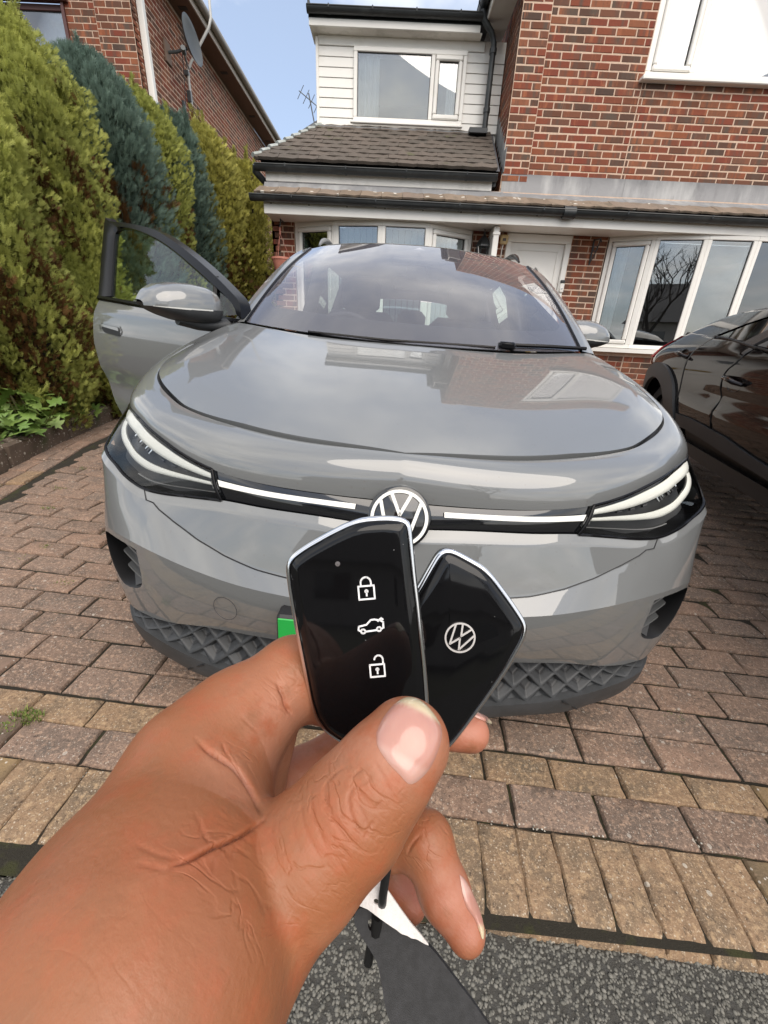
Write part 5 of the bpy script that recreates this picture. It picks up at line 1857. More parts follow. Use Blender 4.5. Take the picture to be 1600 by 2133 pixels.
# body sides as height fields over (y, z) with the wheel openings cut out
def side_x(y, z):
    b = .925 - .10 * max(0, (z - .93) / .2) ** 2 - .05 * max(0, (.55 - z) / .3) ** 2
    b -= .20 * max(0, (y - 3.9) / .6) ** 2
    return b
def arch(cy, cz, r, a0, a1, n):
    return [(cy + r * math.cos(R(a0 + (a1 - a0) * i / n)), cz + r * math.sin(R(a0 + (a1 - a0) * i / n))) for i in range(n + 1)]
def side_panel(name, outline, s):
    pts = [Vector(p) for p in outline]; n = len(pts)
    ed = [(i, (i + 1) % n) for i in range(n)]
    for i in range(40):
        for j in range(12):
            p = Vector((.48 + i * .1, .3 + j * .07))
            if insd(p, pts): pts.append(p)
    vo, _, fo, *_ = delaunay_2d_cdt(pts, ed, [], 1, 1e-6)
    return mesh(name, [(s * side_x(p.x, p.y), p.x, p.y) for p in vo], [tuple(f) for f in fo], paint, car, smooth=True)
for s in (1, -1):
    side_panel('front_quarter', [(.465, .30), (.47, .31)] + arch(.86, .36, .41, 186, 0, 14)[1:] + [(1.27, .30), (1.30, .32), (1.30, .90), (1.14, .83), (.8, .815), (.6, .80), (.465, .785)], s)
    if s > 0:
        side_panel('front_door', [(1.304, .32), (2.36, .32), (2.40, .7), (2.40, 1.09), (1.304, 1.07)], s)
    side_panel('rear_door', [(2.404, .32), (3.2, .32), (3.25, .6), (3.42, .8), (3.44, 1.10), (2.404, 1.09)], s)
    side_panel('rear_quarter', [(3.21, .33)] + arch(3.63, .36, .41, 180, 0, 14) + [(4.3, .4), (4.35, 1.0), (4.1, 1.12), (3.45, 1.10)], s)
    MB().tube([(s * .885, 1.28, .30), (s * .89, 2.2, .29), (s * .885, 3.2, .30)], .05, 8, flat=.8).build('sill_trim', plastic, car, smooth=60)
    MB().tube([(s * .922, p[0], p[1]) for p in arch(.86, .36, .405, 190, -10, 20)], .022, 6).build('wheel_arch', plastic, car, smooth=60)
    MB().tube([(s * .918, p[0], p[1]) for p in arch(3.63, .36, .405, 190, -10, 20)], .022, 6).build('wheel_arch', plastic, car, smooth=60)
    MB().add([(s * .5, .45, .2), (s * .5, 1.3, .2), (s * .5, 1.3, .85), (s * .5, .45, .85)], [(0, 1, 2, 3)]).build('inner_arch', plastic_dk, car)
    for cy in (.86, 3.63):
        wl = empty('wheel', parent=car)
        X = Matrix.Translation((s * .80, cy, .355)) @ Matrix.Rotation(R(90), 4, 'Y')
        MB().lathe([(.25, -.11), (.31, -.118), (.345, -.10), (.355, -.06), (.355, .06), (.345, .10), (.31, .118), (.25, .11)], 36, (0, 0, 0), X).build('tyre', rubber, wl, smooth=40)
        rm = MB().lathe([(.25, -.11), (.24, 0), (.25, .11)], 36, (0, 0, 0), X)
        for k in range(5):
            a = k * 2 * math.pi / 5
            rm.tube([X @ Vector((.05 * math.cos(a), .05 * math.sin(a), s * .09)), X @ Vector((.245 * math.cos(a + .1), .245 * math.sin(a + .1), s * .105))], .032, 6)
        rm.lathe([(.001, s * .10), (.06, s * .10), (.06, 0)], 16, (0, 0, 0), X)
        rm.build('rim', mat('alloy', (.35, .36, .37), rough=.3, metal=.8), wl, smooth=40)
MB().box(-.82, .82, .30, 4.2, .18, .24).build('underbody', plastic_dk, car)
MB().box(-.75, .75, .25, .95, .24, .70).build('motor_bay', plastic_dk, car)

# open driver's door, swung out about its front edge
DA = R(58)
dd = Vector((-math.sin(DA), math.cos(DA), 0)); dn = Vector((math.cos(DA), math.sin(DA), 0))
DX = Matrix(((dd.x, dn.x, 0, -.905), (dd.y, dn.y, 0, 1.22), (0, 0, 1, 0), (0, 0, 0, 1)))     # local: s along the door, w inward, z up
door = empty('open_door', parent=car); door.matrix_local = DX
door['label'] = "driver's door swung wide open"
def dw(z):
    return .36 * (z - 1.12) if z > 1.12 else (-.012 * math.sin(max(0, min(1, (z - .75) / .37)) * math.pi) + .05 * max(0, (.75 - z) / .4) ** 1.6 + (.018 * max(0, 1 - abs(z - .70) / .10)))
skin = [(-.17, 1.135), (.0, 1.150), (.40, 1.165), (.80, 1.180), (1.135, 1.192), (1.20, 1.08), (1.235, .95), (1.23, .80), (1.185, .65), (1.12, .52), (1.05, .42), (.98, .36), (-.12, .34), (-.16, .6), (-.18, .9)]
sk = [tuple(p) for p in resample(np.array(skin + skin[:1]), 90)[:-1]]
pts = [Vector(p) for p in sk]; n = len(pts); ed = [(i, (i + 1) % n) for i in range(n)]
for i in range(50):
    for j in range(32):
        p = Vector((-.16 + i * .029, .36 + j * .027))
        if insd(p, pts): pts.append(p)
vo, _, fo, *_ = delaunay_2d_cdt(pts, ed, [], 1, 1e-6)
V = [(p.x, dw(p.y), p.y) for p in vo]; F = [tuple(f) for f in fo]
k = len(V)
V += [(x, dw(z), z) for x, z in sk] + [(x * .985 + .008, dw(z) + .10, z) for x, z in sk]
F += [(k + i, k + (i + 1) % n, k + n + (i + 1) % n, k + n + i) for i in range(n)]
F += [tuple(k + n + i for i in range(n))]
ds = mesh('door_skin', V, F, paint, door)
bm = bmesh.new(); bm.from_mesh(ds.data); bmesh.ops.recalc_face_normals(bm, faces=bm.faces); bm.to_mesh(ds.data); bm.free(); smooth_by_angle(ds.data, 30)
fo_ = [(1.150, 1.196), (1.235, 1.60), (1.18, 1.60), (.94, 1.577), (.672, 1.535), (.469, 1.476), (.277, 1.407), (.096, 1.334), (-.073, 1.257), (-.157, 1.211), (-.194, 1.150)]
fi_ = [(1.02, 1.204), (1.096, 1.50), (1.06, 1.553), (.876, 1.540), (.655, 1.490), (.45, 1.425), (.262, 1.352), (.09, 1.283), (-.06, 1.222), (-.135, 1.180), (-.15, 1.163)]
def dP(q, w=0.0):
    return (q[0], dw(q[1]) + w, q[1])
fm = MB()
nn1 = 60
A = resample(catmull(fo_, 8), nn1); B = resample(catmull(fi_, 8), nn1)
rings = [[dP(q, -.004) for q in A], [dP(q * .25 + b * .75, -.006) for q, b in zip(A, B)], [dP(b, .006) for b in B], [dP(b, .03) for b in B], [dP(q, .05) for q in A], [dP(q, -.004) for q in A]]
V = [p for r_ in rings for p in r_]
fm.add(V, [(j * nn1 + i, j * nn1 + i + 1, (j + 1) * nn1 + i + 1, (j + 1) * nn1 + i) for j in range(5) for i in range(nn1 - 1)])
fm.tube([dP((x, 1.135 + (x + .17) * .0435), -.002) for x in np.linspace(-.18, 1.14, 12)], .014, 6)
fo2 = fm.build('window_frame', trim_black, door)
bm = bmesh.new(); bm.from_mesh(fo2.data); bmesh.ops.recalc_face_normals(bm, faces=bm.faces); bm.to_mesh(fo2.data); bm.free(); smooth_by_angle(fo2.data, 40)
MB().tube([dP((.02, 1.16), .012), dP((.06, 1.31), .012)], .016, 6).build('divider', trim_black, door)
gl = [(.04, 1.16)] + [(float(x), float(z)) for x, z in B[::-1] if x > .06] 
gl = [(1.02, 1.19)] + [tuple(q) for q in B if q[0] > .055] + [(.03, 1.15)]
mesh('window_glass', [dP(q, .014) for q in gl], [tuple(range(len(gl)))], mat('x', (1, 1, 1)) if False else side_glass, door)
ql = [tuple(q) for q in B if q[0] < .055] + [(.0, 1.15)]
mesh('quarter_glass', [dP(q, .014) for q in ql], [tuple(range(len(ql)))], glass_mat('quarter_glass', (.30, .36, .32), refl=1.2), door)
hz = MB()
hp = [(.855, 1.028), (.875, 1.052), (1.10, 1.062), (1.135, 1.05), (1.13, 1.012), (.90, 1.002), (.865, 1.01)]
hz.add([dP(q, -.0035) for q in hp] + [dP((q[0] * .9 + .1, q[1] * .8 + 1.03 * .2), -.0036) for q in hp], [(i, (i + 1) % 7, 7 + (i + 1) % 7, 7 + i) for i in range(7)])
hz.build('handle_surround', paint, door, smooth=40)
mesh('handle_recess', [dP(q, -.004) for q in [(.866, 1.014), (.885, 1.032), (1.085, 1.040), (1.10, 1.028), (1.06, 1.006), (.89, .998)]], [tuple(range(6))], plastic_dk, door)
mesh('handle_flap', [dP(q, -.010) for q in [(.875, 1.026), (.885, 1.045), (1.085, 1.053), (1.11, 1.049), (1.085, 1.040)]], [tuple(range(5))], paint, door)
MB().box(-.1, 1.0, .09, .16, .5, 1.05, .03).build('door_card', interior, door, smooth=40)

# door mirrors
def mirror_shell(parent, X, a=.135, hT=.078, hB=.062, dpt=.085):
    """housing lofted along its length: painted cap above, black shell below, indicator strip on the join. local x outward, y back, z up"""
    m = empty('door_mirror', parent=parent); m.matrix_local = X
    xs = np.linspace(-1, 1, 41)
    top = np.interp(xs, [-1, -.9, -.6, -.2, .2, .6, .85, .96, 1], [.55, .80, .95, 1.0, .96, .78, .50, .24, .05]) * hT
    bot = np.interp(xs, [-1, -.9, -.6, -.2, .2, .6, .85, .96, 1], [.75, .90, 1.0, 1.0, .90, .66, .42, .22, .06]) * hB
    dep = np.interp(xs, [-1, -.9, -.6, -.2, .2, .6, .85, .96, 1], [.45, .65, .90, 1.0, .98, .84, .60, .34, .08]) * dpt
    top, bot, dep = [smooth_curve(np.stack([q, q, q], 1), 3)[:, 0] for q in (top, bot, dep)]
    spl = -.010 - .006 * (xs + 1) * .5

    def P(i, ph):
        # ph 0 top rear edge, .5 the join at the front, 1 bottom rear edge
        t = ph * math.pi
        c, s2 = math.cos(t), math.sin(t)
        y = .045 - (dep[i] + .045) * s2 ** .62
        z = spl[i] + (top[i] - spl[i]) * c ** .85 if c > 0 else spl[i] - (bot[i] + spl[i]) * (-c) ** .85
        return (xs[i] * a, y + .014 * xs[i], z)
    for nm, mt_, p0, p1 in (('mirror_cap', paint, 0, .5), ('mirror_base', plastic, .5, 1)):
        n_ = 12
        V = [P(i, p0 + (p1 - p0) * k / n_) for k in range(n_ + 1) for i in range(41)]
        mesh(nm, V, [(k * 41 + i, k * 41 + i + 1, (k + 1) * 41 + i + 1, (k + 1) * 41 + i) for k in range(n_) for i in range(40)], mt_, m, smooth=True)
    V = []
    for i in range(10, 39):
        w_ = .022 if i > 22 else .014
        for ph in (.5 - .002, .5 + w_):
            q = P(i, ph); V.append((q[0], q[1] - .0018, q[2]))
    mesh('indicator', V, [(2 * i, 2 * i + 2, 2 * i + 3, 2 * i + 1) for i in range(28)], mat('indicator_lens', (.62, .62, .59), rough=.2, spec=.6), m, smooth=True)
    V = [P(i, 0) for i in range(41)] + [P(i, 1) for i in range(41)]
    mesh('mirror_glass', [(x, y - .004, z) for x, y, z in V], [(i, i + 1, 42 + i, 41 + i) for i in range(40)], chrome, m)
    return m
yaw = math.atan2(dd.y, dd.x)
mz = 1.165
MXL = Matrix(((0, 1, 0, -.075), (-1, 0, 0, -.185), (0, 0, 1, 1.182), (0, 0, 0, 1)))
ml = mirror_shell(door, MXL, a=.150, hT=.080, hB=.066, dpt=.095)
MB().tube([(-.055, -.20, 1.122), (-.07, -.12, 1.112), (-.09, -.05, 1.112), (-.10, .02, 1.118)], [.030, .040, .046, .05], 10, flat=.6).build('mirror_arm', plastic, door, smooth=60)
mr_ = mirror_shell(car, Matrix.Translation((.905, 1.60, 1.205)), a=.132, hT=.080, hB=.064, dpt=.095)
MB().tube([(.90, 1.61, 1.15), (.84, 1.60, 1.13), (.79, 1.58, 1.12)], [.02, .026, .03], 8, flat=.6).build('mirror_arm', plastic, car, smooth=60)
# ---------------------------------------------------------------- conifers along the drive
def conifer(name, label, x, y, z0, h, Rb, kind, n, seed, spray, bare=0.0, lean=(0, 0), top=1.0):
    g = np.random.default_rng(seed)
    base = gw(x, y, z0)
    t = empty(name, base)
    tag(t, label, 'conifer', 'conifers in the screen beside the drive')
    # outline: column with lumps, narrowing to a few pointed leaders
    ph = g.uniform(0, 6.28, 8)

    def rad(zz, a):
        s = zz / h
        r = Rb * np.clip(1.10 * (1 - np.clip((s - .72) / .31, 0, 1) ** 2.2), 0, None) ** .8 * (.80 + .2 * np.clip(s / .25, 0, 1))
        return r * (1 + .13 * np.sin(3 * a + ph[0] + 4 * s) + .10 * np.sin(5 * a + ph[1] - 9 * s) + .07 * np.sin(11 * s + ph[2] + 2 * a))
    zz = g.uniform(0.0, 1.0, n) ** .9 * h
    view = math.atan2(CAM_POS.y - base.y, CAM_POS.x - base.x)
    a = np.where(g.random(n) < .86, view + g.normal(0, .85, n), g.uniform(0, 6.28, n))
    r = rad(zz, a)
    lump = (np.sin(zz * 9 + ph[3] + 3 * a) * np.sin(zz * 14 + ph[4] - 4 * a) + np.sin(zz * 23 + ph[5] + 9 * a) * .6)
    depth = g.random(n) ** 1.6
    r = r * (1 - .42 * depth) * (1 + .06 * lump)
    ctr = np.stack([np.cos(a) * r + lean[0] * zz / h, np.sin(a) * r + lean[1] * zz / h, zz], 1)
    # leaders at the top
    nl = int(n * .10)
    la = g.uniform(0, 6.28, 16); lr = g.uniform(.1, .85, 16) * Rb; lh = g.uniform(.0, .16, 16) * top - .12 * (lr / Rb)
    k = g.integers(0, 16, nl); tt = g.random(nl)
    ctr[:nl, 0] = np.cos(la[k]) * lr[k] + g.normal(0, .06, nl) * (1.05 - tt) + lean[0]
    ctr[:nl, 1] = np.sin(la[k]) * lr[k] + g.normal(0, .06, nl) * (1.05 - tt) + lean[1]
    ctr[:nl, 2] = h * (.84 + (.10 + lh[k]) * tt)
    # spray directions: outward and up
    up_ = g.uniform(.45, 1.5, n); up_[:nl] = g.uniform(1.6, 3.2, nl)
    if kind == 'blue': up_ *= 1.15
    d = np.stack([np.cos(a) + g.normal(0, .35, n), np.sin(a) + g.normal(0, .35, n), up_], 1)
    d /= np.linalg.norm(d, axis=1, keepdims=True)
    side = np.cross(d, g.normal(0, 1, (n, 3))); side /= np.linalg.norm(side, axis=1, keepdims=True)
    nor = np.cross(d, side)
    L = spray * g.uniform(.55, 1.25, n)
    # frond template: a stem leaf and paired side leaflets (position along, sideways, lift)
    leaf = []
    if kind == 'blue':
        tmpl = [(0, 0, 1.0, 0, .05)] + [(q, sg, q + .32, sg * .20, .035) for q in (.05, .22, .4, .58) for sg in (-1, 1)]
    else:
        tmpl = [(0, 0, 1.0, 0, .075)] + [(q, sg, q + .24, sg * .25, .055) for q in (.08, .26, .44, .62) for sg in (-1, 1)]
    V = []; C = []; 
    for (q0, sg, q1, sd, w) in tmpl:
        A = ctr + d * (L * q0)[:, None]
        B = ctr + d * (L * q1)[:, None] + side * (L * sd)[:, None] + nor * (L * g.uniform(-.09, .09, n))[:, None]
        ax = B - A
        wv = np.cross(ax, nor); wv /= np.linalg.norm(wv, axis=1, keepdims=True) + 1e-9
        M = A * .45 + B * .55
        W = (L * w)[:, None]
        V.append(np.stack([A, M + wv * W, B, M - wv * W], 1))
        C.append(np.full(n, q1))
    V = np.stack(V, 1)                    # n, leaflets, 4, 3
    nlf = V.shape[1]
    F = np.arange(n * nlf * 4).reshape(-1, 4)
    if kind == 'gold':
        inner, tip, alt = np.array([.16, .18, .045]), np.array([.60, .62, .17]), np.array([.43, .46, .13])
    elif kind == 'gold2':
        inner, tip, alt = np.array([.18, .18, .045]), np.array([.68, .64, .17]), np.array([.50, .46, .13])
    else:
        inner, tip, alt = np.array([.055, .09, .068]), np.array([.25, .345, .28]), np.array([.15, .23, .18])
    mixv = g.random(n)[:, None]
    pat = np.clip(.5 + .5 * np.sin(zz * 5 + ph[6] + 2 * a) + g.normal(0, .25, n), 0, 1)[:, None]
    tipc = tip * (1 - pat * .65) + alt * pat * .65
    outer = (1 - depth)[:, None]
    col = inner * (1 - outer * (.45 + .55 * mixv)) + tipc * outer * (.45 + .55 * mixv)  # sprays coloured darker the deeper they sit in the crown
    # dead brown patches, mostly low down
    if bare:
        sp = np.sin(zz * 4.3 + ph[7] + 5 * a) * np.sin(a * 6 + ph[1] + zz * 2)
        dead = (sp > .74 - bare * 1.0 * np.clip(1.1 - zz / h, 0, 1)) & (zz < h * .72) & (g.random(n) < .75)
        col[dead] = np.array([.15, .075, .028]) * g.uniform(.4, 1.3, (dead.sum(), 1))
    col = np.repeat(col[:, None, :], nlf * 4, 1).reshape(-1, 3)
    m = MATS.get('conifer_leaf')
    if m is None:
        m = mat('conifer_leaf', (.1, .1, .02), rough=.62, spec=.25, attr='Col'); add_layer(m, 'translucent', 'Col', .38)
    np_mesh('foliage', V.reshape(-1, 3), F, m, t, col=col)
    # added solid dark core stands in for the crown's shaded middle; then stems
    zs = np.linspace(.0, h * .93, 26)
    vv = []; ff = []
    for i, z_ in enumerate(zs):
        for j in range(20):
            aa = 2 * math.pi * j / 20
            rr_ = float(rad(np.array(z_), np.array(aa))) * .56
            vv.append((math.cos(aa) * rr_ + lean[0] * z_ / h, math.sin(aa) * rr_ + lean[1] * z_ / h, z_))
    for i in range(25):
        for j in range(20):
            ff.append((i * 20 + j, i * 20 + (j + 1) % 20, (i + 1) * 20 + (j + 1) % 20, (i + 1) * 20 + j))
    mesh('dark_core', vv, ff, mat('dark_core', (.022, .020, .010), rough=1, var=((.06, .035, .018), 14, 6, .45, .7), bump=[('noise', 40, 1, .05)]), t, smooth=True)
    tr = MB(); tr.tube([(0, 0, -.15), (0, 0, h * .5)], [.06, .03], 8)
    for k in range(7):
        aa = g.uniform(0, 6.28); z_ = g.uniform(.1, h * .5)
        tr.tube([(0, 0, z_), (math.cos(aa) * Rb * .55, math.sin(aa) * Rb * .55, z_ + .35)], [.018, .006], 5)
    tr.build('trunk', mat('conifer_bark', (.11, .065, .04), rough=.95, bump=[('noise', 60, 1, .01)]), t, smooth=60)
    return t


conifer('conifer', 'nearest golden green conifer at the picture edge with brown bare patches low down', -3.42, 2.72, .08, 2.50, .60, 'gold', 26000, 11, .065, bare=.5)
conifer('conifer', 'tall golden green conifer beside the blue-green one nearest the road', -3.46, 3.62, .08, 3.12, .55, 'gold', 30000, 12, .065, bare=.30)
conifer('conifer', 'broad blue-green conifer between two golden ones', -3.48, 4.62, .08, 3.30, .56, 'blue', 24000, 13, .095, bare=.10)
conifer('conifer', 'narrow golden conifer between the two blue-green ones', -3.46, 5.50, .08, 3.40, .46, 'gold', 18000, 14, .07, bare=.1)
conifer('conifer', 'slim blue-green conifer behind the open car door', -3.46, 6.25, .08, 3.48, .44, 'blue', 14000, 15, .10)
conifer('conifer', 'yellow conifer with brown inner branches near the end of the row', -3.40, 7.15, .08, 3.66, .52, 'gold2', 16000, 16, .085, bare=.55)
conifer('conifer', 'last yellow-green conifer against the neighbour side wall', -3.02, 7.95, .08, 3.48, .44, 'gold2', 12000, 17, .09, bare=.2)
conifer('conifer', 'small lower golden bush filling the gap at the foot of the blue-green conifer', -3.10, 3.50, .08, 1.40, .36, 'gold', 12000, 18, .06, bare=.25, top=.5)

# broad-leaved plant at the foot of the hedge: every leaf a part
leaf_m = mat('maple_leaf', (.07, .13, .02), rough=.5, rnd=[(.09, .17, .035), (.14, .23, .045), (.18, .26, .06), (.12, .19, .04)], rndvec=True, var=((.18, .25, .06), 25, 4, .5, .7), bump=[('noise', 60, .4, .004)])
def leaf_mesh(seed):
    rr = random.Random(seed)
    out = []
    for (a, r_) in ((-90, .10), (-62, .42), (-40, .34), (-18, .78), (2, .42), (28, .62), (50, .80), (66, .46), (90, 1.0), (114, .46), (130, .80), (152, .62), (178, .42), (198, .78), (220, .34), (242, .42)):
        r2 = r_ * rr.uniform(.92, 1.08)
        out.append((math.cos(R(a)) * r2 * .9, math.sin(R(a)) * r2 + .15))
    v = [(0, .15, .03)] + [(x, y, -.10 * (x * x + (y - .15) ** 2) + rr.uniform(-.03, .03)) for x, y in out]
    n = len(out)
    return v, [(0, 1 + i, 1 + (i + 1) % n) for i in range(n)]
LM = [mk_me('leaf', leaf_mesh(s), leaf_m) for s in range(4)]
plant = empty('leafy_plant', gw(-3.0, 2.45, .12))
tag(plant, 'low plant with broad lobed green leaves spilling over the kerb', 'plant')
gr_ = random.Random(5)
stems = MB()
for k in range(150):
    yy_ = gr_.gauss(0, .34); xx_ = gr_.uniform(-.12, .20); zz_ = gr_.uniform(.02, .42) * (1 - min(.6, abs(yy_))) - .0
    if xx_ > .08: zz_ *= .7
    s = gr_.uniform(.075, .125)
    inst('leaf', gr_.choice(LM), plant, (xx_, yy_, zz_), (gr_.uniform(.1, 1.0), gr_.uniform(-.3, .7), gr_.uniform(0, 6.28)), (s, s, s))
    if k % 2 == 0: stems.tube([(xx_ * .3 - .1, yy_ * .6, -.05), (xx_ * .7, yy_ * .9, zz_ * .7), (xx_, yy_, zz_)], .0028, 4)
stems.build('stems', mat('stem', (.09, .08, .03), rough=.7), plant)
# ground cover along the bed
V = []; F = []
g2 = np.random.default_rng(8)
n = 5200
yy_ = g2.uniform(.9, 5.4, n); xx_ = np.array([kerb_x(q) for q in yy_]) - g2.uniform(.0, .75, n); zz_ = .09 + np.array([rise(kerb_x(q), q) for q in yy_]) + g2.random(n) ** 2 * .16
a = g2.uniform(0, 6.28, n); L = g2.uniform(.012, .035, n)
c0 = np.stack([xx_, yy_, zz_], 1)
u_ = np.stack([np.cos(a), np.sin(a), g2.uniform(.1, .8, n)], 1); v_ = np.stack([-np.sin(a), np.cos(a), g2.uniform(-.4, .4, n)], 1)
quad = np.stack([c0 - u_ * L[:, None], c0 + v_ * L[:, None] * .6, c0 + u_ * L[:, None], c0 - v_ * L[:, None] * .6], 1)
tag(np_mesh('ground_cover', quad.reshape(-1, 3), np.arange(n * 4).reshape(-1, 4), mat('ground_cover', (.05, .09, .02), rough=.6, rnd=[(.03, .05, .012), (.06, .10, .02), (.10, .13, .03), (.13, .10, .03)], island=True), mw=MG), kind='stuff')

# ---------------------------------------------------------------- the black car, nose toward the road
bl_paint = mat('black_paint', (.006, .0042, .0042), rough=.05, spec=.30)
bl_clad = mat('grey_cladding', (.045, .047, .05), rough=.55, bump=[('noise', 700, .2, .001)])
bl_glass = glass_mat('tinted_glass', (.10, .12, .11), refl=1.3)
tB = Vector((.2352, .972, 0)); nB = Vector((.972, -.2352, 0))
BX = MG @ Matrix(((tB.x, nB.x, 0, 1.75), (tB.y, nB.y, 0, 1.12), (0, 0, 1, 0), (0, 0, 0, 1)))     # local: s back along the side, d into the car, z up
bc = empty('black_car', mw=BX)
tag(bc, 'glossy black crossover car parked beside the bow window with grey wheel arch cladding', 'car')
def bd(s, z):
    """how far the side lies inside its widest plane"""
    v = .0
    v += .055 * max(0, (.86 - z) / .2) ** 1.5
    v += .028 * math.exp(-((z - .93) / .05) ** 2) * min(1, max(0, (1.5 - s) / .5))
    v += .10 * max(0, (z - 1.10) / .2) ** 1.5
    if z > 1.20: v += .50 * (z - 1.20)
    v += .13 * max(0, (s - 2.2) / .5) ** 2.2
    v -= .035 * math.exp(-((s - 2.0) / .45) ** 2) * math.exp(-((z - 1.05) / .16) ** 2)
    v += .25 * max(0, (-1.0 - s) / .8) ** 2
    return v
def bpanel(name, poly, m, off=0.0, nu=.05, holes=()):
    pts = [Vector(p) for p in poly]; n = len(pts)
    ed = [(i, (i + 1) % n) for i in range(n)]
    bnd = list(pts)
    xs = [p.x for p in pts]; zs = [p.y for p in pts]
    x = min(xs)
    while x < max(xs):
        z_ = min(zs)
        while z_ < max(zs):
            p = Vector((x + .001, z_ + .001))
            if insd(p, bnd): pts.append(p)
            z_ += nu * .7
        x += nu
    vo, _, fo, *_ = delaunay_2d_cdt(pts, ed, [], 1, 1e-6)
    V = [(p.x, bd(p.x, p.y) + off, p.y) for p in vo]; F = [tuple(f) for f in fo]
    k = len(V)
    V += [(p.x, bd(p.x, p.y) + off, p.y) for p in bnd] + [(p.x, bd(p.x, p.y) + off + .03, p.y) for p in bnd]
    F += [(k + i, k + (i + 1) % n, k + n + (i + 1) % n, k + n + i) for i in range(n)]
    o = mesh(name, V, F, m, bc)
    b_ = bmesh.new(); b_.from_mesh(o.data); bmesh.ops.remove_doubles(b_, verts=b_.verts, dist=.0005); bmesh.ops.recalc_face_normals(b_, faces=b_.faces); b_.to_mesh(o.data); b_.free(); smooth_by_angle(o.data, 40)
    return o
def dense(poly, st=.04):
    out = []
    n = len(poly)
    for i in range(n):
        a, b = poly[i], poly[(i + 1) % n]; L_ = math.hypot(b[0] - a[0], b[1] - a[1]); k = max(1, int(L_ / st))
        out += [(a[0] + (b[0] - a[0]) * j / k, a[1] + (b[1] - a[1]) * j / k) for j in range(k)]
    return out
arc = [(2.0 + .50 * math.cos(R(q)), .66 + .41 * math.sin(R(q))) for q in range(12, 172, 8)]
arc = [(2.52, .72)] + [(2.0 + .52 * math.cos(R(q)), .66 + .42 * math.sin(R(q))) for q in range(20, 171, 10)] + [(1.47, .74)]
quarter = dense([(2.66, .76), (2.70, 1.05), (2.61, 1.22), (2.53, 1.31), (2.30, 1.345), (1.95, 1.33), (1.66, 1.30), (1.58, 1.20), (1.53, 1.08), (1.49, .95), (1.475, .78)] + arc[::-1])
bpanel('rear_quarter', quarter, bl_paint)
bpanel('rear_door', dense([(1.64, 1.295), (1.32, 1.285), (.80, 1.222), (.83, 1.14), (.89, 1.07), (.86, .9), (.84, .745), (1.16, .755), (1.44, .75), (1.47, .92), (1.51, 1.08), (1.56, 1.20)]), bl_paint)
bpanel('front_door', dense([(.79, 1.22), (.30, 1.175), (-.30, 1.14), (-.32, .70), (.11, .69), (.62, .735), (.83, .745), (.85, .9), (.88, 1.07), (.82, 1.14)]), bl_paint)
bpanel('front_wing', dense([(-.31, 1.14), (-.75, 1.10), (-1.5, .98), (-1.62, .8), (-1.62, .55), (-1.35, .5)]) + [(-.9 - .42 * math.cos(R(q)), .60 + .40 * math.sin(R(q))) for q in range(10, 175, 12)] + [(-.46, .68), (-.33, .69)], bl_paint)
clad = [(.62, .735), (.91, .748), (1.16, .755), (1.44, .748), (1.44, .66), (1.24, .665), (.91, .655), (.54, .635), (.11, .62), (-.46, .60), (-.46, .66), (.11, .685), (.31, .70)]
bpanel('sill_cladding', dense(clad), bl_clad, off=-.012)
bpanel('sill_underside', dense([(1.44, .655), (.9, .65), (.1, .615), (-.46, .595), (-.46, .50), (1.44, .52)]), plastic_dk, off=.05)
ai = [(2.36 - .0, .70)] + [(2.02 + .36 * math.cos(R(q)), .64 + .33 * math.sin(R(q))) for q in range(10, 171, 10)] + [(1.665, .70)]
ring_poly = [(2.54, .70)] + [(2.0 + .545 * math.cos(R(q)), .655 + .435 * math.sin(R(q))) for q in range(12, 169, 6)] + [(1.455, .70)] + ai[::-1]
bpanel('wheel_arch', ring_poly, bl_clad, off=-.022)
wl = empty('wheel', parent=bc)
X = Matrix.Translation((2.01, .17, .615)) @ Matrix.Rotation(R(90), 4, 'X')
MB().lathe([(.22, -.10), (.29, -.11), (.325, -.09), (.335, -.05), (.335, .05), (.325, .09), (.29, .11), (.22, .10)], 32, (0, 0, 0), X).build('tyre', rubber, wl, smooth=40)
rm = MB().lathe([(.001, .03), (.05, .05), (.22, .06), (.225, 0), (.22, -.10)], 28, (0, 0, 0), X); rm.build('rim', bl_clad, wl, smooth=40)
MB().box(1.4, 2.6, .3, .34, .45, 1.1).build('arch_liner', plastic_dk, bc)
# glasshouse: side windows, pillars, roof, tail
def gpt(s, z): return (s, bd(s, z), z)
def gpane(name, poly, m, off=.012):
    return mesh(name, [(s, bd(s, z) + off, z) for s, z in poly], [tuple(range(len(poly)))], m, bc)
gpane('rear_window', [(1.66, 1.315), (1.56, 1.40), (1.40, 1.475), (1.20, 1.475), (1.06, 1.46), (1.07, 1.27)], bl_glass)
gpane('front_window', [(.90, 1.25), (.92, 1.44), (.62, 1.45), (.2, 1.40), (-.2, 1.22), (.3, 1.20)], bl_glass)
def gstrip(name, poly, m, off=0.0):
    return bpanel(name, dense(poly), m, off=off)
gstrip('rear_pillar', [(1.64, 1.297), (2.0, 1.33), (2.42, 1.335), (2.40, 1.46), (2.22, 1.505), (1.91, 1.535), (1.63, 1.535), (1.40, 1.53), (1.40, 1.48), (1.57, 1.405), (1.67, 1.32)], bl_paint)
gstrip('centre_pillar', [(1.08, 1.262), (1.065, 1.47), (.915, 1.46), (.895, 1.235)], trim_black)
gstrip('roof_side', [(1.42, 1.48), (1.42, 1.535), (.6, 1.535), (.2, 1.48), (-.32, 1.20), (-.27, 1.17), (.22, 1.42), (.62, 1.465), (1.2, 1.48)], bl_paint)
prof = [(-.3, 1.20), (.2, 1.49), (.6, 1.54), (1.4, 1.54), (1.91, 1.54), (2.22, 1.51), (2.42, 1.46), (2.62, 1.365)]
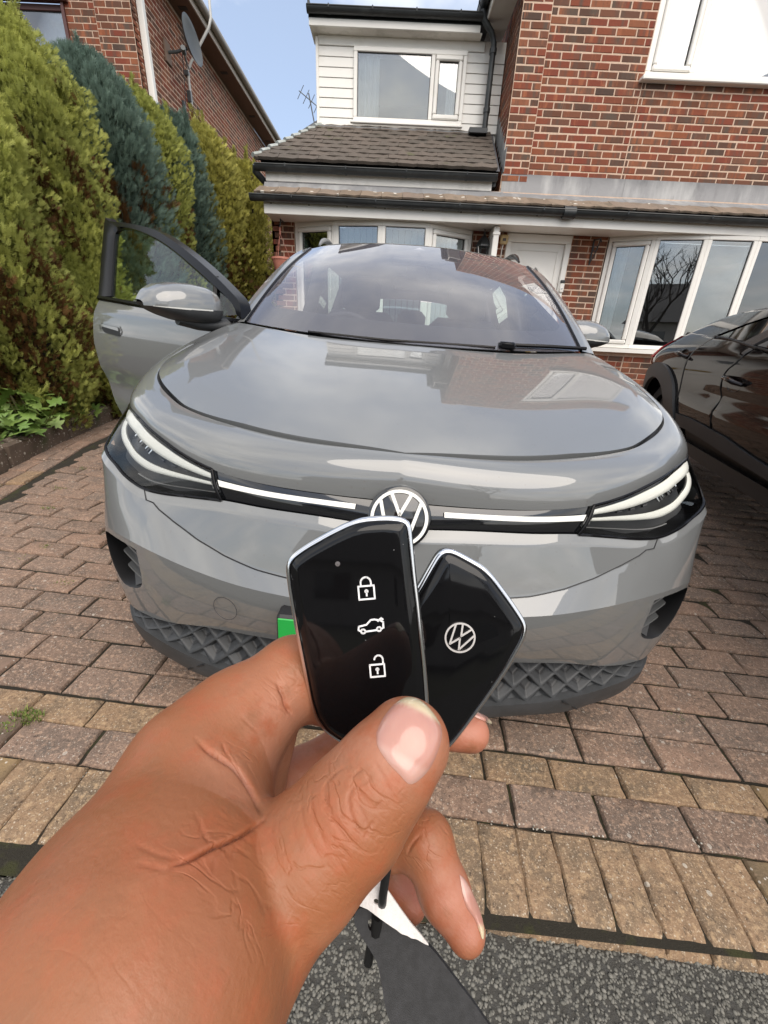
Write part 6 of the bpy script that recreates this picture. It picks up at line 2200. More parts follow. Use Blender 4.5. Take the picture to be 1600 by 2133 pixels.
prof = [tuple(p) for p in resample(np.array(prof), 30)]
V = []; F = []
for (s, z) in prof:
    d0 = bd(s, z)
    for k in range(9):
        t = k / 8
        d = d0 + (1.75 - 2 * d0) * t
        V.append((s, d, z + .045 * (1 - (2 * t - 1) ** 2) - .004))
for i in range(29):
    for k in range(8):
        a = i * 9 + k; F.append((a, a + 1, a + 10, a + 9))
mesh('roof', V, F, bl_paint, bc, smooth=60)
tail = [(2.62, 1.365), (2.60, 1.24), (2.70, 1.05), (2.74, .85), (2.70, .70)]
tail = [tuple(p) for p in resample(np.array(tail), 16)]
V = []; F = []
for (s, z) in tail:
    d0 = bd(min(s, 2.68), min(z, 1.33))
    for k in range(9):
        t = k / 8
        V.append((s + .10 * (1 - (2 * t - 1) ** 2), d0 + (1.75 - 2 * d0) * t, z))
for i in range(15):
    for k in range(8):
        a = i * 9 + k; F.append((a, a + 1, a + 10, a + 9))
mesh('tailgate', V, F, bl_paint, bc, smooth=60)
mesh('bonnet', [(-.3, .1, 1.2), (-.3, 1.65, 1.2), (-.3, .04, 1.14), (-.3, 1.71, 1.14), (-1.55, .2, .97), (-1.55, 1.55, .97)], [(2, 3, 5, 4), (0, 1, 3, 2)], bl_paint, bc)
mesh('far_side', [(-1.6, 1.72, .5), (2.66, 1.72, .5), (2.6, 1.70, 1.3), (-.3, 1.70, 1.14), (-1.5, 1.66, .95)], [(0, 1, 2, 3, 4)], bl_paint, bc)
MB().box(-1.5, 2.6, .12, 1.65, .48, .56).build('underbody', plastic_dk, bc)
MB().box(.2, 2.3, .25, 1.5, .9, 1.10).build('cabin_floor', interior, bc)
MB().tube([(1.62, .35, 1.25), (1.30, .42, 1.47)], .035, 8).build('inner_trim', mat('pale_lining', (.25, .25, .24), rough=.9), bc)
MB().box(.95, 1.1, .35, .8, 1.0, 1.40, .06).build('seat', interior2, bc, smooth=50)
MB().box(1.7, 1.85, .3, 1.45, .9, 1.24, .05).build('rear_seat', interior2, bc, smooth=50)
lm = MB()
tl = [(2.46, 1.325), (2.55, 1.325), (2.66, 1.22), (2.70, 1.13), (2.64, 1.12), (2.57, 1.22)]
lm.add([(s + .012, bd(min(s, 2.6), z) - .018, z) for s, z in tl] + [(s + .03, bd(s, z) + .10, z) for s, z in tl], [tuple(range(6))] + [(i, (i + 1) % 6, 6 + (i + 1) % 6, 6 + i) for i in range(6)])
lm.build('tail_light', mat('tail_red', (.42, .02, .03), rough=.18, spec=.7), bc)
def handle(s, z, w):
    h = empty('door_handle', parent=bc)
    d0 = bd(s, z)
    MB().lathe([(.001, .022), (.6, .018), (.9, .004), (1, -.004)], 20, (0, 0, 0), Matrix.Translation((s, d0 + .004, z)) @ Matrix.Rotation(R(90), 4, 'X') @ Matrix.Diagonal((w * .5, .052, -.6, 1))).build('cup', mat('handle_cup', (.004, .004, .005), rough=.25), h, smooth=60)
    MB().tube([(s + w * .62, d0 + .0, z + .026), (s + w * .3, d0 - .036, z + .022), (s - w * .35, d0 - .036, z + .005), (s - w * .55, d0 - .004, z - .004)], [.014, .019, .019, .014], 10, flat=.7).build('grip', bl_paint, h, smooth=60)
handle(1.66, 1.155, .19); handle(.72, 1.035, .19)
for sl in ([(.81, 1.222), (.825, 1.14), (.885, 1.07), (.86, .9), (.838, .745)], [(1.64, 1.297), (1.57, 1.20), (1.52, 1.08), (1.48, .92), (1.455, .75)]):
    MB().tube([(s, bd(s, z) - .001, z) for s, z in resample(catmull(sl, 6), 24)], .0035, 5).build('shut_line', plastic_dk, bc)
MB().tube([(s, bd(s, z) - .004, z) for s, z in [(1.66, 1.312), (1.3, 1.285), (.8, 1.232), (.3, 1.188), (-.25, 1.15)]], .007, 6).build('window_seal', trim_black, bc)
# ---------------------------------------------------------------- the hand that holds the keys
# local frame of the hand: x right, y down, z away from the eye (metres); HX carries it to the world
HX = Matrix(((_r.x, -_u.x, _f.x, CAM_POS.x), (_r.y, -_u.y, _f.y, CAM_POS.y), (_r.z, -_u.z, _f.z, CAM_POS.z), (0, 0, 0, 1)))


def hp(x, y, d):
    return np.array([(x - 800) / 840 * d, (y - 1066.5) / 840 * d, d])


BONES = [  # (a, b, ra, rb, blend)
    (np.array([-.108, .27, -.13]), np.array([-.078, .175, -.02]), .043, .037, .02),
    (np.array([-.078, .175, -.02]), hp(266, 2080, .083), .037, .0272, .02),
    (hp(266, 2080, .083), hp(360, 1808, .107), .0272, .0222, .02),
    (hp(360, 1808, .107), hp(412, 1602, .128), .0222, .0186, .018),
    (hp(300, 1960, .095), hp(452, 1722, .134), .026, .0150, .014),
    (hp(412, 1602, .128), hp(498, 1502, .142), .0186, .0166, .012),
    (hp(498, 1502, .142), hp(612, 1408, .157), .0165, .0142, .008),
    (hp(612, 1408, .157), hp(800, 1490, .171), .0140, .0112, .006),
    (hp(800, 1490, .171), hp(980, 1526, .168), .0108, .0078, .006),
    (hp(430, 1640, .133), hp(474, 1648, .137), .0150, .0118, .010),
    (hp(545, 1528, .151), hp(535, 1618, .150), .0132, .0112, .0025),
    (hp(520, 1700, .156), hp(610, 1640, .167), .0150, .0125, .006),
    (hp(610, 1640, .167), hp(760, 1540, .183), .0125, .0110, .006),
    (hp(470, 1790, .156), hp(640, 1760, .175), .0180, .0140, .010),
    (hp(640, 1760, .172), hp(800, 1742, .172), .0130, .0112, .006),
    (hp(800, 1742, .172), hp(886, 1752, .164), .0112, .0104, .005),
    (hp(886, 1752, .164), hp(926, 1858, .156), .0104, .0092, .005),
    (hp(926, 1858, .156), hp(970, 1940, .151), .0092, .0074, .005),
    (hp(560, 1800, .170), hp(740, 1790, .190), .0150, .0105, .010),
    (hp(740, 1790, .190), hp(820, 1820, .186), .0104, .0094, .005),
    (hp(820, 1820, .186), hp(852, 1880, .181), .0094, .0080, .005),
    # thumb
    (hp(300, 2070, .088), hp(490, 1925, .100), .0260, .0194, .007),
    (hp(490, 1925, .100), hp(636, 1792, .105), .0194, .0158, .0030),
    (hp(636, 1792, .105), hp(733, 1692, .109), .0158, .0146, .003),
    (hp(733, 1692, .109), hp(795, 1612, .111), .0146, .0128, .004),
    (hp(795, 1612, .111), hp(846, 1548, .113), .0128, .0121, .004),
]


def sdf_points(P, use=None):
    """distance to the hand at points P (n, 3)"""
    d = np.full(len(P), 1.0, np.float32)
    for i, (a, b, ra, rb, k) in enumerate(BONES):
        ab = b - a
        t = np.clip(((P - a) @ ab) / (ab @ ab), 0, 1)
        q = np.linalg.norm(P - a - t[:, None] * ab, axis=1) - (ra + (rb - ra) * t)
        h = np.clip(.5 + .5 * (d - q) / k, 0, 1)
        d = d * (1 - h) + q * h - k * h * (1 - h)
    return d


def build_hand_surface(res):
    lo = np.array([-.155, .02, -.175]); hi = np.array([.052, .318, .215])
    n = np.ceil((hi - lo) / res).astype(int)
    D = np.full(n, 1.0, np.float32)
    for (a, b, ra, rb, k) in BONES:
        m = max(ra, rb) + k + .006
        i0 = np.clip(np.floor((np.minimum(a, b) - m - lo) / res).astype(int), 0, n - 1)
        i1 = np.clip(np.ceil((np.maximum(a, b) + m - lo) / res).astype(int) + 1, 1, n)
        ax = [lo[q] + (np.arange(i0[q], i1[q])) * res for q in range(3)]
        X, Y, Z = ax[0][:, None, None], ax[1][None, :, None], ax[2][None, None, :]
        ab = b - a
        t = np.clip(((X - a[0]) * ab[0] + (Y - a[1]) * ab[1] + (Z - a[2]) * ab[2]) / (ab @ ab), 0, 1).astype(np.float32)
        q = np.sqrt((X - a[0] - t * ab[0]) ** 2 + (Y - a[1] - t * ab[1]) ** 2 + (Z - a[2] - t * ab[2]) ** 2) - (ra + (rb - ra) * t)
        sl = tuple(slice(i0[q2], i1[q2]) for q2 in range(3))
        d = D[sl]
        h = np.clip(.5 + .5 * (d - q) / k, 0, 1)
        D[sl] = d * (1 - h) + q * h - k * h * (1 - h)
    # surface nets
    S = D < 0
    c = np.zeros(tuple(n - 1), np.uint8)
    offs = [(i, j, k2) for i in (0, 1) for j in (0, 1) for k2 in (0, 1)]
    for (i, j, k2) in offs:
        c += S[i:n[0] - 1 + i, j:n[1] - 1 + j, k2:n[2] - 1 + k2]
    act = (c > 0) & (c < 8)
    idx = np.argwhere(act)
    cid = np.full(act.shape, -1, np.int32); cid[act] = np.arange(len(idx))
    acc = np.zeros((len(idx), 3)); cnt = np.zeros(len(idx))
    for a_ in range(8):
        for b_ in range(a_ + 1, 8):
            oa, ob = np.array(offs[a_]), np.array(offs[b_])
            if np.abs(oa - ob).sum() != 1: continue
            da = D[tuple((idx + oa).T)]; db = D[tuple((idx + ob).T)]
            mk = (da < 0) != (db < 0)
            t = np.where(mk, da / (da - db + 1e-12), 0)
            acc += np.where(mk[:, None], oa + (ob - oa) * t[:, None], 0); cnt += mk
    V = lo + (idx + acc / cnt[:, None]) * res
    F = []
    for axis in range(3):
        o = [0, 0, 0]; o[axis] = 1
        s0 = S[:n[0] - o[0], :n[1] - o[1], :n[2] - o[2]]; s1 = S[o[0]:, o[1]:, o[2]:]
        e = np.argwhere(s0 != s1)
        u, v = [q for q in range(3) if q != axis]
        ok = (e[:, u] > 0) & (e[:, v] > 0) & (e[:, u] < n[u] - 1) & (e[:, v] < n[v] - 1)
        e = e[ok]
        def cell(du, dv):
            q = e.copy(); q[:, u] -= du; q[:, v] -= dv
            return cid[tuple(q.T)]
        quad = np.stack([cell(1, 1), cell(0, 1), cell(0, 0), cell(1, 0)], 1)
        ins = S[tuple(e.T)]
        fl = ins if axis != 1 else ~ins
        quad[~fl] = quad[~fl][:, ::-1]
        F.append(quad)
    F = np.vstack(F)
    return V, F[(F >= 0).all(1)]


HV, HF = build_hand_surface(.00095)


def lap(V, F, n, lam=.5):
    e = np.vstack([F[:, [0, 1]], F[:, [1, 2]], F[:, [2, 3]], F[:, [3, 0]]])
    e = np.vstack([e, e[:, ::-1]])
    deg = np.bincount(e[:, 0], minlength=len(V))[:, None]
    for _ in range(n):
        s = np.stack([np.bincount(e[:, 0], weights=V[e[:, 1], q], minlength=len(V)) for q in range(3)], 1)
        V = V + lam * (s / deg - V)
    return V


HV = lap(HV, HF, 4)


def vnormals(V, F):
    nf = np.cross(V[F[:, 2]] - V[F[:, 0]], V[F[:, 3]] - V[F[:, 1]])
    N_ = np.zeros_like(V)
    for q in range(4):
        for k in range(3):
            N_[:, k] += np.bincount(F[:, q], weights=nf[:, k], minlength=len(V))
    return N_ / (np.linalg.norm(N_, axis=1, keepdims=True) + 1e-12)


def subdivide(V, F):
    """one linear split of every quad, then a light smoothing"""
    e = np.sort(np.vstack([F[:, [0, 1]], F[:, [1, 2]], F[:, [2, 3]], F[:, [3, 0]]]), axis=1)
    ue, inv = np.unique(e, axis=0, return_inverse=True)
    inv = inv.reshape(-1)
    n = len(V); m = len(F)
    ev = (V[ue[:, 0]] + V[ue[:, 1]]) / 2; fv = V[F].mean(1)
    E = [inv[i * m:(i + 1) * m] + n for i in range(4)]
    C = np.arange(m) + n + len(ue)
    F2 = np.vstack([np.stack([F[:, 0], E[0], C, E[3]], 1), np.stack([E[0], F[:, 1], E[1], C], 1), np.stack([C, E[1], F[:, 2], E[2]], 1), np.stack([E[3], C, E[2], F[:, 3]], 1)])
    V2 = np.vstack([V, ev, fv])
    return lap(V2, F2, 2), F2


HV, HF = subdivide(HV, HF)
HN = vnormals(HV, HF)
if np.mean(np.einsum('ij,ij->i', HN, HV - np.array([0, 0, 0]))[:10]) is None: pass
# make sure normals point outward
_probe = HV[::997] + HN[::997] * .002
if sdf_points(_probe).mean() < 0:
    HF = HF[:, ::-1]; HN = -HN
# skin folds: lines drawn over the surface (as directions from the eye), pressed in along the normal
zc = np.clip(HV[:, 2], .03, None)
PXY = np.stack([800 + 840 * HV[:, 0] / zc, 1066.5 + 840 * HV[:, 1] / zc], 1)
facing = -np.einsum('ij,ij->i', HN, HV / (np.linalg.norm(HV, axis=1, keepdims=True) + 1e-9))
vis = (facing > .05) & (HV[:, 2] > .05)


def k1(o, s, pts): return [(o[0] + x / s, o[1] + y / s) for x, y in pts]
ZT = ((540, 1380), 2.38); ZI = ((200, 1350), 2.07); ZR = ((700, 1640), 2.575)
FOLDS = []   # (points, width px, depth m, zlo, zhi)
TH = (.07, .128)
for pts, w, dp in [
    ([(340, 580), (320, 640), (345, 720), (380, 800), (430, 870), (500, 930)], 5, .0007),
    ([(480, 600), (445, 660), (450, 740), (480, 810), (520, 870)], 5, .0007),
    ([(330, 600), (390, 540), (450, 510)], 4, .00035),
    ([(470, 620), (520, 600), (560, 560)], 4, .0004),
    ([(440, 640), (500, 650), (470, 600)], 3.5, .0004),
    ([(570, 780), (540, 830), (520, 880)], 4.5, .0005),
    ([(480, 690), (520, 760), (530, 820)], 4, .00045),
    ([(560, 470), (600, 540), (640, 620), (660, 690)], 4, .0004),
    ([(250, 640), (265, 740), (300, 840), (340, 920)], 5, .0004),
    ([(205, 690), (220, 800), (260, 900), (320, 990)], 5, .0004),
    ([(160, 740), (175, 850), (210, 950)], 5, .0003),
    ([(370, 740), (400, 800), (440, 850)], 3.5, .0004),
    ([(620, 640), (600, 700), (560, 740)], 4, .0003),
    ([(420, 560), (470, 560), (520, 520)], 3.5, .0003),
]:
    FOLDS.append((k1(*ZT, pts), w, dp, *TH))
for pts, w, dp in [
    ([(720, 740), (640, 800), (560, 840), (495, 865), (400, 915), (320, 940)], 6, .0012),
    ([(495, 865), (470, 810), (440, 740), (420, 690)], 5, .0004),
    ([(430, 390), (480, 440), (540, 480), (600, 520), (660, 600), (700, 680), (720, 740)], 7, .0011),
    ([(545, 410), (560, 450), (590, 490)], 5, .0006),
    ([(620, 290), (660, 330), (710, 370)], 4, .0003),
    ([(780, 150), (810, 210), (820, 250), (850, 290)], 6, .0008),
    ([(730, 230), (790, 260), (840, 290)], 4, .0003),
    ([(400, 915), (330, 905), (240, 880), (150, 830)], 6, .0004),
    ([(360, 960), (260, 950), (160, 920)], 6, .00035),
    ([(640, 820), (600, 860), (580, 920)], 5, .0003), ([(560, 850), (520, 900), (500, 980)], 5, .0003),
    ([(700, 780), (690, 850), (700, 930)], 5, .0003), ([(760, 740), (760, 820), (790, 900)], 5, .0003),
]:
    FOLDS.append((k1(*ZI, pts), w, dp, .07, .158))
for pts, w, dp in [([(460, 250), (420, 290), (395, 330), (380, 370)], 5, .0007), ([(560, 190), (580, 230), (600, 260)], 5, .0003), ([(440, 280), (500, 320), (560, 330)], 4, .0002)]:
    FOLDS.append((k1(*ZR, pts), w, dp, .14, .2))
disp = np.zeros(len(HV)); tint = np.zeros(len(HV))
for pts, w, dp, z0, z1 in FOLDS:
    poly = resample(catmull(pts, 8), 40)
    bb0, bb1 = poly.min(0) - 22, poly.max(0) + 22
    s = np.where(vis & (PXY > bb0).all(1) & (PXY < bb1).all(1) & (HV[:, 2] > z0) & (HV[:, 2] < z1))[0]
    if not len(s): continue
    dd_ = np.sqrt(((PXY[s][:, None] - poly[None]) ** 2).sum(2))
    j = dd_.argmin(1); d = dd_.min(1)
    taper = np.clip(np.minimum(j, 39 - j) / 8, .15, 1)
    disp[s] -= (1.5 if dp > .00075 else .62) * dp * taper * (np.exp(-(d / (w * .58)) ** 2) - .10 * np.exp(-((d - 2.0 * w) / (1.6 * w)) ** 2))
    tint[s] = np.maximum(tint[s], (.5 if dp > .00075 else .22) * taper * np.exp(-(d / (w * 1.1)) ** 2))
# tendons, veins and softness: broad shallow relief
for i in np.where(HV[:, 2] > .02)[0][::1] if False else []:
    pass
HV2 = HV + HN * disp[:, None]
# colour: tan back of the hand, pinker pads and fingertips, darker red along folds
col = np.tile(np.array([.285, .106, .046]), (len(HV), 1))
def blot(px, py, r, c, k=1.0, z=(.02, .25)):
    w = np.exp(-(((PXY - np.array([px, py])) / r) ** 2).sum(1)) * ((HV[:, 2] > z[0]) & (HV[:, 2] < z[1])) * k
    col[:] = col * (1 - w[:, None]) + np.array(c) * w[:, None]
pink, pale, redd = (.40, .175, .105), (.39, .175, .105), (.31, .092, .043)
blot(590, 1480, 95, pink, .9, (.12, .2)); blot(540, 1590, 85, pink, .9, (.125, .2)); blot(470, 1600, 70, pale, .6, (.1, .2)); blot(500, 1690, 55, pink, .8, (.1, .2))
blot(640, 1590, 90, (.36, .14, .085), 1, (.15, .25)); blot(985, 1525, 80, (.42, .17, .11), 1, (.14, .2))
blot(950, 1880, 90, (.40, .165, .105), 1, (.13, .2)); blot(850, 1870, 60, (.34, .115, .075), 1, (.165, .2)); blot(980, 1945, 40, (.41, .17, .115), .7, (.13, .2))
blot(850, 1560, 90, (.42, .19, .125), .9, (.08, .128)); blot(690, 1540, 60, (.41, .19, .12), .6, (.08, .13)); blot(735, 1690, 70, (.285, .105, .05), .8, (.08, .128))
blot(430, 1790, 70, redd, .55, (.07, .13)); blot(180, 1900, 160, (.27, .095, .042), .5, (.03, .12)); blot(420, 2060, 150, (.27, .10, .046), .5, (.03, .12))
col = col * (1 - tint[:, None]) + np.array([.29, .088, .042]) * tint[:, None]
skin = mat('skin', (.5, .25, .15), rough=.46, spec=.36, attr='Col', sss=.10,
           var=[((.33, .098, .042), 110, 5, .48, .75), ((.245, .105, .050), 75, 5, .52, .78), ((.36, .15, .075), 45, 4, .58, .85)],
           bump=[('wrinkle', 210, .42, .0009), ('lines_a', 1100, .25, .0005), ('lines_b', 1000, .22, .0005), ('noise', 1700, .16, .0004)], rvar=(120, .36, .52))
wr = np.full(len(HV), .04)
def wmask(px, py, r, k, z=(.02, .25)):
    w = k * np.exp(-(((PXY - np.array([px, py])) / r) ** 2).sum(1)) * ((HV[:, 2] > z[0]) & (HV[:, 2] < z[1]))
    np.maximum(wr, w, out=wr)
wmask(725, 1680, 85, 1.0, (.07, .13)); wmask(640, 1790, 90, .45, (.07, .13)); wmask(520, 1880, 120, .35, (.07, .13)); wmask(450, 1790, 80, .5, (.07, .14))
wmask(480, 1610, 60, .45, (.11, .16)); wmask(200, 1950, 200, .09); wmask(890, 1755, 50, .6, (.14, .19)); wmask(600, 1430, 50, .4, (.13, .18))
hand = np_mesh('hand', HV2, HF, skin, None, HX, smooth=True, col=col)
_wa = hand.data.attributes.new('Wr', 'FLOAT', 'POINT'); _wa.data.foreach_set('value', wr.astype(np.float32))
tag(hand, "person's left hand and forearm pinching two black car keys with the thumb", 'hand')


def on_skin(px, py, z0=.06, zmax=.25):
    """points of the hand's surface seen in direction (px, py)"""
    px = np.atleast_1d(np.asarray(px, float)); py = np.atleast_1d(np.asarray(py, float))
    d = np.stack([(px - 800) / 840, (py - 1066.5) / 840, np.ones_like(px)], 1)
    t = np.full(len(px), z0)
    for _ in range(90):
        s = sdf_points(d * t[:, None])
        t = t + np.clip(s, -.002, .004) * .8
    P = d * t[:, None]
    e = .0006
    g = np.stack([sdf_points(P + np.eye(3)[k] * e) - sdf_points(P - np.eye(3)[k] * e) for k in range(3)], 1)
    return P, g / (np.linalg.norm(g, axis=1, keepdims=True) + 1e-9)


def nail(name, outline, base, tipv, m, z0, lift=.0009, free=.0, rows=14, cols=18):
    """plate over the fingertip: outline is a closed loop (seen from the eye); base/tip give its long axis"""
    loop = resample(catmull(list(outline) + [outline[0]], 6), 61)[:-1]
    c = loop.mean(0)
    V = []; A = []
    for k in range(rows + 1):
        s = k / rows
        for q in loop:
            p = c + (q - c) * s
            V.append(p)
    V = np.array(V)
    P, Nn = on_skin(V[:, 0], V[:, 1], z0)
    n = len(loop)
    s = np.repeat(np.arange(rows + 1) / rows, n)
    ax = np.array(tipv) - np.array(base)
    tt = ((V - np.array(base)) @ ax) / (ax @ ax)
    h = lift * (1 - .92 * s ** 8) * (1 + free * np.clip(tt - .6, 0, 1))
    P = P + Nn * h[:, None]
    F = [((k) * n + i, k * n + (i + 1) % n, (k + 1) * n + (i + 1) % n, (k + 1) * n + i) for k in range(rows) for i in range(n)]
    # colour along the nail: pale half moon, pink bed, whitish free edge
    pinkn, moon, edge = np.array([.45, .225, .175]), np.array([.50, .29, .235]), np.array([.60, .50, .33])
    w_e = np.clip((tt - .80) / .06, 0, 1)[:, None]; w_m = np.clip((.30 - tt) / .08, 0, 1)[:, None]
    C = pinkn * (1 - w_m) + moon * w_m
    C = C * (1 - w_e) + edge * w_e
    o = np_mesh(name, P, np.array(F)[:, ::-1], m, hand, smooth=True, col=C)
    o.matrix_parent_inverse = Matrix.Identity(4)
    b_ = bmesh.new(); b_.from_mesh(o.data); bmesh.ops.remove_doubles(b_, verts=b_.verts, dist=1e-5); bmesh.ops.recalc_face_normals(b_, faces=b_.faces); b_.to_mesh(o.data); b_.free()
    return o


nail_m = mat('nail', (.66, .36, .32), rough=.22, spec=.5, attr='Col', coat=.3, sss=.1, bump=[('wave', 260, .015, .0006)])
tn = nail('thumb_nail', k1(*ZT, [(582, 350), (588, 415), (635, 490), (695, 555), (745, 603), (795, 580), (845, 525), (880, 455), (903, 380), (903, 325), (878, 275), (838, 222), (790, 184), (738, 172), (692, 192), (650, 230), (610, 285)]),
          (818, 1612), (893, 1466), nail_m, .085, .0010, free=.6)
nail('finger_nail', k1(*ZR, [(662, 470), (690, 492), (730, 570), (762, 645), (786, 722), (795, 785), (786, 818), (768, 770), (742, 705), (704, 650), (680, 575)]), (965, 1830), (1008, 1950), nail_m, .13, .0009, rows=6)
nail('finger_nail', [(974, 1488), (990, 1484), (1008, 1489), (1022, 1501), (1024, 1508), (1010, 1503), (992, 1495)], (970, 1490), (1026, 1506), nail_m, .14, .0009, rows=4)

# ---------------------------------------------------------------- the two keys
key_black = mat('key_black', (.004, .004, .0045), rough=.05, spec=.38, speck=((.4, .4, .4), 2200, .9996, .35))
key_side = mat('key_side', (.012, .012, .013), rough=.3)
icon_white = mat('icon_white', (.85, .85, .85), rough=.4)


def key(name, label, outline, frame, thick, fold=None):
    """fob: outline in its own plane (metres), rounded chrome rim, slightly domed gloss face. frame: 4x4 to hand space, -z toward the eye"""
    k = empty(name); k.matrix_world = HX @ frame
    tag(k, label, 'car key', 'car keys held in the hand')
    L = resample(np.array(outline + outline[:1]), 141)[:-1]
    for _ in range(2):
        L = L * .5 + (np.roll(L, 1, 0) + np.roll(L, -1, 0)) * .25
    n = len(L)
    t = np.roll(L, -1, 0) - np.roll(L, 1, 0); t /= np.linalg.norm(t, axis=1, keepdims=True)
    nr = np.stack([-t[:, 1], t[:, 0]], 1)
    c = L.mean(0)
    if ((c - L) * nr).sum(1).mean() < 0: nr = -nr

    def ins(d): return L + nr * d
    def smooth_loop(Q, m=6):
        for _ in range(m): Q = Q * .5 + (np.roll(Q, 1, 0) + np.roll(Q, -1, 0)) * .25
        return Q
    def ring(Q, z): return [(x, y, z if np.isscalar(z) else z[i]) for i, (x, y) in enumerate(Q)]
    def skin_(nm, rings, m, closed=False, sm=50, cap=None):
        V = [p for r_ in rings for p in r_]
        F = [(a * n + i, a * n + (i + 1) % n, (a + 1) * n + (i + 1) % n, (a + 1) * n + i) for a in range(len(rings) - 1) for i in range(n)]
        if cap == 'end': F.append(tuple((len(rings) - 1) * n + i for i in range(n)))
        o = mesh(nm, V, F, m, k)
        b_ = bmesh.new(); b_.from_mesh(o.data); bmesh.ops.recalc_face_normals(b_, faces=b_.faces); b_.to_mesh(o.data); b_.free()
        smooth_by_angle(o.data, sm)
        return o
    skin_('rim', [ring(ins(.0006), .0012), ring(ins(-.0001), .0004), ring(ins(.0001), -.0002), ring(ins(.0007), -.0007), ring(ins(.0013), -.0007), ring(ins(.0017), -.0002)], chrome)
    skin_('back_shell', [ring(ins(.0006), .0012), ring(ins(.0004), thick * .6), ring(ins(.002), thick), ring(smooth_loop(ins(.006)), thick + .0006)], key_side, cap='end')
    rr = [ring(ins(.0016), -.0002), ring(ins(.0022), -.0010), ring(smooth_loop(ins(.0034), 3), -.0015)]
    rings = rr + [ring(smooth_loop(ins(.0034 + .0022 * q), 4) if q < 2 else c + (smooth_loop(ins(.0078), 6) - c) * (1 - (q - 1) / 6), -.0016 - .0004 * min(1, q / 4)) for q in range(1, 7)]
    if fold is None:
        skin_('face', rings, key_black, sm=60, cap='end')
    else:
        # the face breaks along a fold line and falls away toward the right edge
        a, b = Vector(fold[0]), Vector(fold[1]); fd = (b - a).normalized(); fnr = Vector((-fd.y, fd.x))
        if (Vector(c) - a).dot(fnr) > 0: fnr = -fnr
        lp = [Vector(p) for p in ins(.0016)]
        pts = list(lp); ed = [(i, (i + 1) % n) for i in range(n)]
        lo, hi = np.min(L, 0), np.max(L, 0); st = .00065
        larr = resample(np.vstack([ins(.0016), ins(.0016)[:1]]), 900)
        for i in range(int((hi[0] - lo[0]) / st) + 1):
            for j in range(int((hi[1] - lo[1]) / st) + 1):
                p = Vector((lo[0] + i * st, lo[1] + j * st))
                if insd(p, lp) and np.min(((larr - np.array(p[:])) ** 2).sum(1)) > (.5 * st) ** 2: pts.append(p)
        vo, _, fo, *_ = delaunay_2d_cdt(pts, ed, [], 1, 1e-7)
        V = []
        for p in vo:
            e = math.sqrt(float(np.min(((larr - np.array(p[:])) ** 2).sum(1))))
            t_ = max(0, (p - a).dot(fnr) + .0010)
            zf = min(-.0020 + .14 * t_ * t_ / (t_ + .0030), -.0006)
            V.append((p.x, p.y, -.0003 + (zf + .0003) * (1 - max(0, 1 - e / .0030) ** 2)))
        o = mesh('face', V, [tuple(f) for f in fo], key_black, k)
        b_ = bmesh.new(); b_.from_mesh(o.data); bmesh.ops.recalc_face_normals(b_, faces=b_.faces); b_.to_mesh(o.data); b_.free()
        smooth_by_angle(o.data, 70)
    return k


def frame_from(origin, xdir, zdir):
    z = np.array(zdir, float); z /= np.linalg.norm(z)
    x = np.array(xdir, float); x = x - z * (x @ z); x /= np.linalg.norm(x)
    y = np.cross(z, x)
    return Matrix(((x[0], y[0], z[0], origin[0]), (x[1], y[1], z[1], origin[1]), (x[2], y[2], z[2], origin[2]), (0, 0, 0, 1)))


def on_plane(fr, pts):
    """where directions (px, py) meet the plane z=0 of a frame, in the frame's own x, y"""
    inv = fr.inverted(); o = inv @ Vector((0, 0, 0))
    out = []
    for x, y in pts:
        d = inv.to_3x3() @ Vector(((x - 800) / 840, (y - 1066.5) / 840, 1))
        s = -o.z / d.z
        out.append(((o + d * s).x, (o + d * s).y))
    return out


ZK = ((500, 1000), 2.4615)
F1 = frame_from(hp(750, 1310, .1405), (1, -.09, .05), (.02, -.10, 1))
out1 = k1(*ZK, [(233, 445), (240, 415), (262, 385), (330, 335), (450, 266), (555, 214), (620, 194), (700, 186), (775, 185), (840, 192), (868, 205), (880, 235), (888, 330), (905, 500), (925, 660), (942, 820), (958, 980), (968, 1120), (970, 1230), (955, 1300), (900, 1350), (800, 1390), (660, 1395), (560, 1372), (490, 1335), (430, 1290), (383, 1222), (352, 1120), (320, 960), (280, 760), (246, 560)])
K1 = key('car_key', 'front key with lock, boot and unlock symbols on gloss black', on_plane(F1, out1), F1, .0105, fold=on_plane(F1, k1(*ZK, [(792, 235), (832, 1050)])))
F2 = frame_from(hp(940, 1330, .1575), (.88, .47, .05), (.0, -.06, 1))
out2 = k1(*ZK, [(850, 640), (915, 545), (945, 490), (985, 420), (1010, 378), (1032, 358), (1052, 350), (1085, 352), (1110, 362), (1180, 400), (1250, 440), (1300, 490), (1360, 570), (1420, 655), (1462, 720), (1474, 750), (1470, 790), (1450, 838), (1370, 980), (1300, 1080), (1250, 1150), (1150, 1285), (1085, 1365), (1035, 1398), (960, 1410), (880, 1370), (800, 1300), (720, 1180), (700, 1000), (760, 800)])
K2 = key('car_key', 'rear key turned back outward with a small round emblem', on_plane(F2, out2), F2, .0105)
ec = on_plane(F2, k1(*ZK, [(1122, 796)]))[0]
badge(K2, Matrix.Translation((ec[0], ec[1], -.00235)) @ Matrix.Rotation(R(4), 4, 'Z') @ Matrix.Rotation(R(180), 4, 'X'), .0066, key_black, mat('silver', (.80, .76, .73), rough=.32, metal=.55), relief=.0004, disc=False)


